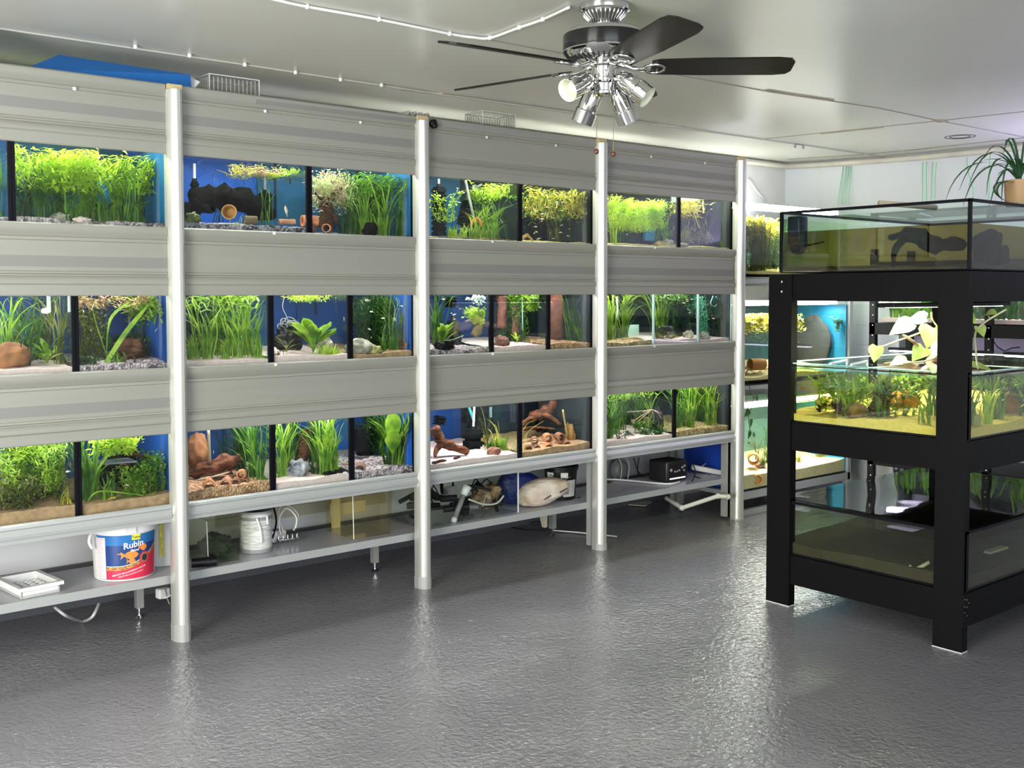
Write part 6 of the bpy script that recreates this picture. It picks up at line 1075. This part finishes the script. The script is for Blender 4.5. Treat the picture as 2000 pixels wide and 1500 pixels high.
# sack
sk = thing('sack', (3.78, .12, SZ), 'crumpled dirty white sack with a blue side lying on its flank on the shelf', 'sack')
c = at(1062, 972, 'y', .16); 
def sack(c, sx, sy, sz, sh, seed):
    b = MB(); bm = bmesh.new(); bmesh.ops.create_icosphere(bm, subdivisions=5, radius=1)
    for v in bm.verts:
        d = v.co.normalized(); q = V((math.copysign(abs(d.x) ** .7, d.x), math.copysign(abs(d.y) ** .7, d.y), math.copysign(abs(d.z) ** .75, d.z))); k = 1 + .05 * noise.noise(d * 2.5 + V((seed, 0, 0))) + .03 * noise.noise(V((d.x * 2, d.y * 2, d.z * 9 + d.x * 6)))
        q = q * k; tx = (q.x + 1) / 2; q.z *= 1 - .45 * max(0, q.x); q.z += sh * q.x; v.co = V((q.x * sx, q.y * sy, q.z * sz))
    R = M.Rotation(-.25, 4, 'Z') @ M.Rotation(-.12, 4, 'Y')
    for v in bm.verts: v.co = c + R @ v.co; v.co.z = max(v.co.z, SZ + .002 + .004 * (1 + noise.noise(v.co * 20)))
    bm.verts.index_update(); b.add([v.co for v in bm.verts], [tuple(v.index for v in f.verts) for f in bm.faces]); bm.free(); return b
sack(V((3.875, .16, SZ + .075)), .155, .075, .075, .15, 1).build('white_body', mat('dirty_sack', (.66, .60, .52), .5, col2=(.42, .32, .22), vscale=9, bump=.5, bscale=14), sk, True)
sack(V((3.79, .27, SZ + .095)), .13, .06, .095, .0, 4).build('blue_side', mat('navy_sack', (.01, .02, .13), .35, bump=.4, bscale=15), sk, True)
b = MB(); b.blob(V((3.78, .25, SZ + .195)), .07, .035, .018, 4, .3, 2, 6, -.5); b.build('folded_top', mat('dirty_sack', (.6, .6, .6), .5), sk, True)
for (x, z, l, a) in ((3.835, .055, .045, .35), (3.94, .085, .05, .3)):
    b = MB()
    for q in range(6): b.cbox((x - l / 2 + l * q / 5, .083 - (.02 if x > 3.88 else .004) + .0, SZ + z + (q / 5 - .5) * l * a), l / 8, .002, .009 if q % 2 else .006, 0, 0, -a)
    b.build('printed_mark', BLK, sk)
# black paint bucket
pk = thing('paint_bucket', (4.10, .22, SZ), 'black lidded bucket with white labels and a wire handle behind the sack', 'bucket'); c = V((4.08, .24, SZ)); b = MB(); b.lathe([(.001, 0), (.083, 0), (.095, .165), (.098, .165), (.098, .18), (.095, .185)], c, 36); b.build('body', BLK, pk, True, auto=40); b = MB(); b.lathe([(.096, .17), (.102, .172), (.103, .19), (.094, .198), (.09, .19), (.001, .19)], c, 36); b.build('lid', BLK, pk, True, auto=40)
aa = math.atan2(CAM.y - c.y, CAM.x - c.x)
for a0, a1, z0, z1 in ((-.95, -.45, .125, .16), (.0, .45, .13, .16), (.15, 1.1, .02, .115), (-1.2, -.6, .09, .118)): b = MB(); b.lathe([(.0845 + .012 * z0 / .165, z0), (.0845 + .012 * z1 / .165, z1)], c, 12, None, aa + a0, aa + a1); b.build('white_label', mat('aged_label', (.68, .66, .58), .5), pk, True)
b = MB(); b.lathe([(.0858 + .012 * .03 / .165, .035), (.0858 + .012 * .085 / .165, .09)], c, 8, None, aa + .2, aa + .55); b.build('grey_print', GPL, pk, True); b = MB(); b.tube(smoothpts([c + V((-.1, -.02, .15)), c + V((-.07, -.085, .12)), c + V((-.02, -.105, .14))], 6), .0022, 6); b.build('wire_handle', CHROME, pk, True)
# loose wires, reel, power station, extension lead
def wire(pts, r, m, label, name='cable', cat='cable', k=6):
    P = [V(p) for p in pts]; b = MB(); b.tube(smoothpts(P, k), r, 7); o = b.build(name, m, None, True, org=P[0]); return tag(o, label, cat)
wire([at(1146, 935, 'y', .3), at(1158, 948, 'y', .28), at(1160, 960, 'y', .25), at(1140, 970, 'y', .2), (4.14, .16, SZ + .004)], .003, BLK, 'black cable looping down beside the black lidded bucket')
wire([at(1248, 893, 'y', .6), at(1245, 915, 'y', .55), at(1243, 938, 'y', .5), (4.62, .4, SZ + .004)], .003, BLK, 'thin black cable hanging behind the shelf by the power station'); wire([at(1238, 895, 'y', .6), at(1246, 920, 'y', .5), at(1258, 932, 'y', .4)], .003, BLK, 'second thin black cable curving to the power station')
rl = thing('cable_reel', (4.9, .60, .30), 'round grey cable reel with a cream stand against the wall', 'cable reel'); c = at(1208, 917, 'y', .62); b = MB(); b.lathe([(.001, 0), (.075, 0), (.075, .012), (.06, .014), (.055, .03), (.04, .04), (.001, .04)], c, 28, M.Rotation(pi / 2, 4, 'X')); b.build('reel_face', mat('reel_grey', (.28, .28, .28), .4), rl, True, auto=40); b = MB(); b.cbox(c + V((0, .02, -.1)), .16, .03, .05); b.build('foot', mat('cream_board', (.60, .55, .42), .5), rl)
for dx in (-.05, .02): b = MB(); b.tube(smoothpts([c + V((dx, -.05, .09)), c + V((dx + .02, -.06, .02)), c + V((dx + .01, -.05, -.08))], 5), .006, 8); b.build('cream_cable', mat('cream_hose', (.55, .53, .45), .4), rl, True)
ps = thing('power_station', (4.95, .22, SZ), 'black portable power station with knobs and a lit white strip', 'power station')
c = V((4.99, .235, SZ + .068)); rz = .0; W_, D_, H_ = .19, .16, .132; b = MB(); b.bbox(c, W_, D_, H_, .014); b.build('case', mat('matte_black', (.018, .018, .02), .35), ps, True, auto=40); b = MB(); b.bbox(c + V((0, -D_ / 2 - .002, 0)), W_ * .9, .006, H_ * .84, .003); pn = b.build('control_panel', BLK, ps, True)
for x, z, r in ((-.065, .012, .010), (-.03, .0, .006), (-.01, .0, .006), (.01, .004, .006), (.04, .02, .008), (.06, .028, .007), (.055, .0, .006)): b = MB(); b.cyl(c + V((x, -D_ / 2 - .012, z)), c + V((x, -D_ / 2 - .004, z)), r, n=14); b.build('knob', GPL, pn, True)
b = MB(); b.box(c.x - .075, c.x + .07, c.y - D_ / 2 - .0065, c.y - D_ / 2 - .005, c.z - .047, c.z - .040); b.build('light_strip', mat('white_glow', (1, 1, 1), .4, emit=2.5), pn); b = MB(); b.bbox(c + V((-.02, 0, H_ / 2 + .002)), .12, .05, .01, .004); b.build('carry_grip', BLK, ps, True)
es = thing('extension_lead', (5.2, .2, SZ), 'white multi-socket power strip with its white cord behind the power station', 'power strip'); p0, p1 = at(1350, 912, 'y', .30), at(1418, 925, 'y', .16); c = (p0 + p1) / 2; d = p1 - p0; b = MB(); b.bbox(c, d.length, .045, .035, .01, math.atan2(d.y, d.x), 0, -math.asin(d.z / d.length)); b.build('socket_bar', WPL, es, True); b = MB(); b.tube(smoothpts([at(1372, 910, 'y', .30), at(1382, 902, 'y', .34), at(1391, 885, 'y', .36), at(1394, 865, 'y', .38)], 6), .005, 8); b.build('white_cord', WPL, es, True)
wire([at(1352, 905, 'y', .13), at(1358, 920, 'y', .11), at(1352, 940, 'y', .10), at(1340, 946, 'y', .12)], .004, BLK, 'black plug lead curving off the power station'); wire([(4.6, .5, SZ + .006), (4.72, .42, SZ + .008), (4.85, .13, SZ + .006), (4.97, .12, SZ + .006)], .006, WPL, 'white cable lying on the shelf in front of the power station'); wire([at(1355, 930, 'y', .15), at(1375, 935, 'y', .15), at(1388, 926, 'y', .2)], .004, BLK, 'black cable lying beneath the power strip')
# under the shelf
CRP = mat('cream_pipe_gloss', (.72, .71, .64), .3)
b = MB(); P = [at(1302, 973, 'z', .12), at(1332, 992, 'z', .10), at(1402, 969, 'z', .17), at(1424, 970, 'z', .17)]; b.tube([P[0], P[1]], .014, 12); b.tube([P[1], P[2]], .014, 12); b.tube([P[2], P[3]], .014, 12); o = b.build('waste_pipe', CRP, None, True, org=P[1], auto=60); tag(o, 'white waste pipe with a bend beneath the shelf near the last post', 'pipe')
for q in P[1:3]: b = MB(); b.blob(q, .019, .019, .019, 2, 0); b.build('elbow', CRP, o, True)
b = MB(); b.cyl(P[3] - V((.02, 0, 0)), P[3], .017, n=12); b.build('end_collar', CRP, o, True)
wire([at(107, 1186, 'y', .25), at(130, 1203, 'y', .22), at(160, 1213, 'z', .008), at(180, 1205, 'y', .25), at(194, 1178, 'y', .3)], .0065, mat('pale_grey_cable', (.6, .6, .58), .5), 'pale grey cable sagging to the floor beneath the tray')
ad = MB(); ad.bbox(at(318, 1158, 'y', .3), .055, .04, .045, .008, .2); o = ad.build('plug_adaptor', WPL, None, True, org=at(318, 1158, 'y', .3)); o['label'] = 'white plug adaptor hanging under the shelf beside the first post'; o['category'] = 'plug'
wire([at(312, 1163, 'y', .3), at(320, 1168, 'y', .28), at(333, 1163, 'y', .28), at(345, 1155, 'y', .3)], .004, WPL, 'white cord of the plug adaptor beside the first post'); wire([at(322, 1150, 'y', .28), at(326, 1166, 'y', .28), at(331, 1180, 'y', .28)], .003, GPL, 'thin grey lead dangling beneath the plug adaptor')
wire([at(1000, 1030, 'z', .01), at(1030, 1035, 'z', .01), at(1065, 1036, 'z', .01)], .004, BLK, 'black cable on the floor beneath the sack'); wire([at(1080, 1036, 'z', .01), at(1130, 1040, 'z', .01), at(1205, 1048, 'z', .01)], .004, WPL, 'white cable lying on the floor near the third post'); wire([at(1035, 1022, 'y', .35), at(1052, 1018, 'y', .35), at(1064, 1028, 'y', .35), at(1070, 1035, 'y', .36)], .003, BLK, 'black looped cable hanging under the sack')
b = MB(); c = at(1064, 1013, 'y', .30); b.add([c + V(p) for p in ((-.025, 0, .045), (.02, 0, .045), (.02, 0, -.05), (.005, 0, -.055), (-.025, .03, .045), (.02, .03, .045), (.02, .03, -.05), (.005, .03, -.055))], [(0, 3, 2, 1), (4, 5, 6, 7), (0, 4, 7, 3), (1, 2, 6, 5), (3, 7, 6, 2), (0, 1, 5, 4)]); o = b.build('wedge_block', mat('cream_board', (.60, .55, .42), .5), None, org=c); tag(o, 'cream wedge block hanging under the shelf beneath the sack', 'block')
b = MB(); c = at(1245, 985, 'z', .005); b.cbox(c + V((.03, 0, .004)), .16, .12, .006, .5); o = b.build('scrap_board', mat('scrap_cream', (.5, .46, .36), .7), None, org=(c.x, c.y, 0)); tag(o, 'cream scrap of board on the floor beneath the power station', 'scrap')

# ------------------------------------------------------------------ things on top of the rack
TZ = 2.3035
f1, f2 = at(125, 115, 'z', 2.385), at(370, 152, 'z', 2.385)
fo = MB(); fo.add([(1.15, .02, TZ), (1.81, .045, TZ), (1.81, .40, TZ), (1.15, .40, TZ), (1.30, .02 + .10, TZ + .088), (1.81, .055, TZ + .066), (1.81, .40, TZ + .066), (1.32, .40, TZ + .088)], [(3, 2, 1, 0), (4, 5, 6, 7), (0, 1, 5, 4), (1, 2, 6, 5), (2, 3, 7, 6), (3, 0, 4, 7)])
o = fo.build('foam_block', FOAM, None, org=(1.15, .02, TZ)); tag(o, 'long blue filter foam block on top of the rack by the first post', 'foam')
fo = MB(); fo.box(.55, 1.06, .03, .35, TZ, TZ + .105); o = fo.build('foam_block', FOAM, None, org=(.55, .03, TZ)); tag(o, 'blue foam block on the rack top well before the first post', 'foam')
b = MB(); b.add([(1.815, .06, TZ), (1.815, .22, TZ), (1.815, .14, TZ + .085), (1.85, .05, TZ + .04), (1.82, .06, TZ), (1.82, .22, TZ), (1.82, .14, TZ + .085)], [(0, 1, 2), (0, 2, 3), (6, 5, 4), (3, 6, 4)]); o = b.build('white_offcut', WPL, None, org=(1.815, .06, TZ)); tag(o, 'white triangular offcut standing at the end of the blue foam', 'offcut')
def crate(x0, x1, y0, y1, h, label):
    a = thing('plastic_crate', (x0, y0, TZ), label, 'box'); b = MB(); r = .0025; z0, z1 = TZ + r, TZ + h; C4 = [(x0, y0), (x1, y0), (x1, y1), (x0, y1)]
    for z in (z0, z1):
        for i in range(4): p, q = C4[i], C4[(i + 1) % 4]; b.cyl((*p, z), (*q, z), r, n=6)
    for p in C4: b.cyl((*p, z0), (*p, z1), r, n=6)
    b.build('rim', mat('clear_rib', (.62, .64, .62), .25), a)
    b = MB()
    for i in range(4):
        p, q = V(C4[i]).to_3d(), V(C4[(i + 1) % 4]).to_3d(); n = 12 if i % 2 == 0 else 8
        for k in range(1, n): c = p.lerp(q, k / n); b.box(c.x - .0012, c.x + .0012, c.y - .0012, c.y + .0012, z0 + .01, z1 - .01)
    b.build('slat_pattern', mat('clear_rib2', (.5, .52, .5), .3), a)
    b = MB()
    for q in ((x0, x1, y0, y0 + .002), (x0, x1, y1 - .002, y1), (x0, x0 + .002, y0, y1), (x1 - .002, x1, y0, y1)): b.box(*q, z0, z1)
    b.build('clear_wall', glass('crate_film', (.90, .90, .88), 1, .1), a); return a
crate(1.90, 2.13, .07, .22, .085, 'clear slatted plastic box on the rack top just past the first post'); crate(3.38, 3.60, .07, .22, .088, 'clear slatted plastic box on the rack top midway between second and third posts')
b = MB(); P = [(2.885 + k * .018, TZ + (.030 if k % 2 else .002)) for k in range(9)]; n = len(P); b.add([(x, .03, z) for x, z in P] + [(x, .30, z) for x, z in P] + [(x, .03, z + .003) for x, z in P] + [(x, .30, z + .003) for x, z in P], [(k, k + 1, n + k + 1, n + k) for k in range(n - 1)] + [(2 * n + k, 3 * n + k, 3 * n + k + 1, 2 * n + k + 1) for k in range(n - 1)] + [(k, 2 * n + k, 2 * n + k + 1, k + 1) for k in range(n - 1)])
o = b.build('corrugated_sheet', mat('clear_corrugated', (.66, .67, .62), .25), None, org=(2.88, .03, TZ)); tag(o, 'clear corrugated plastic sheet lying over the second post', 'sheet')
b = MB(); c = at(848, 240, 'y', -.035); b.cyl(c, c + V((0, .03, 0)), .018, n=20); b.cyl(c + V((.006, -.004, -.012)), c + V((.006, .02, -.012)), .013, n=16); o = b.build('round_clip', BLK, None, True, org=c); tag(o, 'small black round clip on the top fascia just past the second post', 'clip')
b = MB(); c = (4.93, .2, TZ); b.lathe([(.10, 0), (.095, .012), (.06, .028), (.001, .034)], c, 28); o = b.build('domed_lid', mat('clear_dome', (.7, .7, .68), .3), None, True, org=c); tag(o, 'shallow pale domed lid on the rack top before the last post', 'lid')

# ------------------------------------------------------------------ ceiling fan
FX, FY = 2.64, -1.575
fc_ = V((FX, FY, ZC)); fan = thing('ceiling_fan', tuple(fc_), 'chrome and black ceiling fan with dark blades and four spot lamps', 'ceiling fan')
L_ = lambda prof, m, nm, n=48, par=fan: None
def lt(prof, m, nm, par=fan, n=48, smooth=True): b = MB(); b.lathe([(r, z) for r, z in prof], fc_, n); return b.build(nm, m, par, smooth, auto=35)
lt([(.001, -.001), (.088, -.001), (.09, -.006), (.088, -.022), (.080, -.028)], CHROME, 'canopy')
cn = lt([(.082, -.026), (.072, -.040), (.055, -.052), (.047, -.066), (.046, -.078), (.001, -.078)], mat('dark_steel', (.25, .25, .24), .3, 1), 'vented_neck')
b = MB()
for k in range(30):
    a = 2 * pi * k / 30; b.tube([fc_ + V((r * cos(a), r * sin(a), z)) for r, z in ((.080, -.030), (.070, -.042), (.056, -.054), (.049, -.068))], .0028, 5)
b.build('vent_rib', CHROME, cn, True)
lt([(.046, -.076), (.09, -.080), (.130, -.092), (.144, -.106), (.145, -.110)], CHROME, 'motor_top')
lt([(.1452, -.108), (.1462, -.112), (.1462, -.160), (.1452, -.164)], mat('gloss_black', (.01, .01, .01), .12), 'black_band')
dish = lt([(.146, -.162), (.148, -.167), (.144, -.173), (.130, -.186), (.100, -.200), (.060, -.206), (.050, -.207)], CHROME, 'motor_dish')
b = MB()
for k in range(40):
    a = 2 * pi * k / 40; b.tube([fc_ + V((r * cos(a), r * sin(a), z)) for r, z in ((.128, -.1885), (.104, -.200))], .003, 5)
b.build('vent_slot', mat('vent_dark', (.02, .02, .02), .5), dish)
lt([(.050, -.205), (.050, -.212), (.044, -.218), (.044, -.256), (.050, -.260), (.050, -.268), (.036, -.275), (.034, -.300), (.040, -.304), (.040, -.312), (.020, -.318), (.001, -.320)], CHROME, 'switch_housing', n=32)
BLD = mat('black_brown_blade', (.008, .006, .005), .4, spec=.25)
ang0 = math.radians(-41)
for k in range(5):
    a = ang0 + 2 * pi * k / 5; R = M.Translation(fc_) @ M.Rotation(a, 4, 'Z'); arm = MB(); arm.tube([R @ V(p) for p in ((.048, 0, -.208), (.075, 0, -.212), (.10, 0, -.222), (.145, 0, -.224))], [.011, .009, .008, .009], 8)
    tw = M.Rotation(radians(-13), 4, 'X')
    Rp = R @ M.Translation((.0, 0, -.222)) @ tw
    br = MB(); br.tube([Rp @ V((.14 + .035 * (1 - cos(q)), .034 * sin(q), .0)) for q in [i * 2 * pi / 20 for i in range(21)]], .006, 6, False); arm.add(br.v, br.f)
    bl = MB(); out = [(.165, -.045), (.19, -.056), (.35, -.064), (.60, -.066), (.645, -.058), (.66, -.035), (.66, .035), (.645, .058), (.60, .066), (.35, .064), (.19, .056), (.165, .045)]; n = len(out)
    bl.add([Rp @ V((x, y, .003)) for x, y in out] + [Rp @ V((x, y, .010)) for x, y in out], [tuple(range(n - 1, -1, -1)), tuple(range(n, 2 * n))] + [(i, (i + 1) % n, n + (i + 1) % n, n + i) for i in range(n)])
    bo = bl.build('blade', BLD, fan); arm.build('blade_bracket', CHROME, bo, True)
cr = lambda du, dz, dd: V((RT.x, RT.y, 0)) * du + V((FW.x, FW.y, 0)).normalized() * dd + V((0, 0, dz))
for k, (st_, dr) in enumerate(((cr(-.055, -.262, -.02), cr(-.62, -.42, -.62)), (cr(.055, -.255, -.02), cr(.70, -.60, -.30)), (cr(-.030, -.285, .04), cr(-.35, -.90, .25)), (cr(.045, -.285, .045), cr(.45, -.95, .30)))):
    sp = MB(); d = dr.normalized(); p = fc_ + st_; R = d.to_track_quat('Z', 'Y').to_matrix().to_4x4()
    sp.lathe([(.001, -.01), (.020, -.008), (.030, .01), (.036, .03), (.036, .075), (.040, .08), (.040, .125)], p, 28, R); s_ = sp.build('spot_lamp', CHROME, fan, True, auto=30)
    sp = MB(); sp.lathe([(.040, .1255), (.0375, .1255), (.036, .10), (.020, .05), (.001, .045)], p, 28, R); s_in = sp.build('reflector', mat('cream_reflector', (.75, .75, .60), .4), s_, True)
    sp = MB(); sp.blob(p + d * .085, .022, .022, .022, 3, 0); 
    if k == 0: sp.build('bulb', mat('frosted_bulb', (.9, .9, .92), .2), s_, True)
    else:
        sp = MB(); sp.lathe([(.037, .115), (.001, .117)], p, 28, R); sp.build('bulb_face', mat('cream_bulb_face', (.80, .80, .62), .5), s_)
    sp = MB(); sp.cyl(fc_ + V((0, 0, -.262 if k < 2 else -.29)), p, .010, n=10); sp.build('swivel_arm', CHROME, s_, True)
for (u, v) in ((1165, 296), (1198, 301)):
    px_ = at(u, v, 'y', FY); top_ = V((px_.x, px_.y, ZC - (.318 if u == 1165 else .262))); b = MB(); b.cyl(top_, px_, .0014, n=6); ch = b.build('pull_chain', BRASS, fan); b = MB(); b.blob(px_, .009, .009, .010, 2, 0); b.build('wooden_bead', mat('brown_bead', (.12, .035, .02), .25), ch, True)
    b = MB(); b.blob(top_, .006, .006, .009, 2, 0); b.build('brass_ferrule', BRASS, ch, True)

# ------------------------------------------------------------------ ceiling wiring
cb = thing('ceiling_cable', (1.7, -.9, ZC - .01), 'white cable clipped across the ceiling to the fan', 'cable'); P = [at(u, v, 'z', ZC - .008) for u, v in ((380, -36), (535, -1), (600, 13), (740, 38), (878, 66), (925, 73), (957, 74), (1014, 54), (1060, 38), (1112, 14))]
b = MB(); b.tube(smoothpts(P, 6), .0055, 8); b.build('cord', WPL, cb, True)
for u, v in ((600, 13), (740, 38), (878, 66), (957, 74), (1014, 54), (1060, 38)): p = at(u, v, 'z', ZC - .008); b = MB(); b.bbox(p, .010, .016, .016, .003); b.build('cable_clip', WPL, cb)
cl = thing('wall_line', (1.0, .12, ZC - .01), 'row of white clips on a thin line along the ceiling above the rack', 'cable'); b = MB(); b.tube([(x, y - .012, ZC - .006) for x, y in CL[:5]], .003, 6); b.build('cord', mat('seam_bead', (.55, .55, .5), .5), cl)
for u, v in ((264, 91), (370, 108), (478, 126), (577, 141), (665, 155), (745, 166)): p = at(u, v, 'z', ZC - .008); b = MB(); b.bbox((p.x, p.y, ZC - .009), .014, .014, .018, .004); b.build('clip', WPL, cl, True)
vt = MB(); c = at(1875, 268, 'z', ZC - .004)
for r in (.09, .06): vt.lathe([(r - .005, 0), (r + .003, -.003), (r + .005, 0)], (c.x, c.y, ZC), 32)
o = vt.build('ceiling_ring', mat('ring_dark', (.05, .05, .05), .5), None, org=(c.x, c.y, ZC)); tag(o, 'dark double ring with loose wires on the ceiling near the end wall', 'ceiling fitting')
c = at(1561, 284, 'z', ZC - .01); b = MB(); b.box(c.x - .05, c.x + .05, c.y - .004, c.y + .004, ZC - .008, ZC - .002); b.box(c.x - .05, c.x - .042, c.y - .006, c.y + .006, ZC - .03, ZC - .002); b.box(c.x + .042, c.x + .05, c.y - .006, c.y + .006, ZC - .03, ZC - .002); o = b.build('wire_bracket', GPL, None, org=(c.x, c.y, ZC - .03)); tag(o, 'small U-shaped metal bracket on the ceiling near the last post', 'bracket')
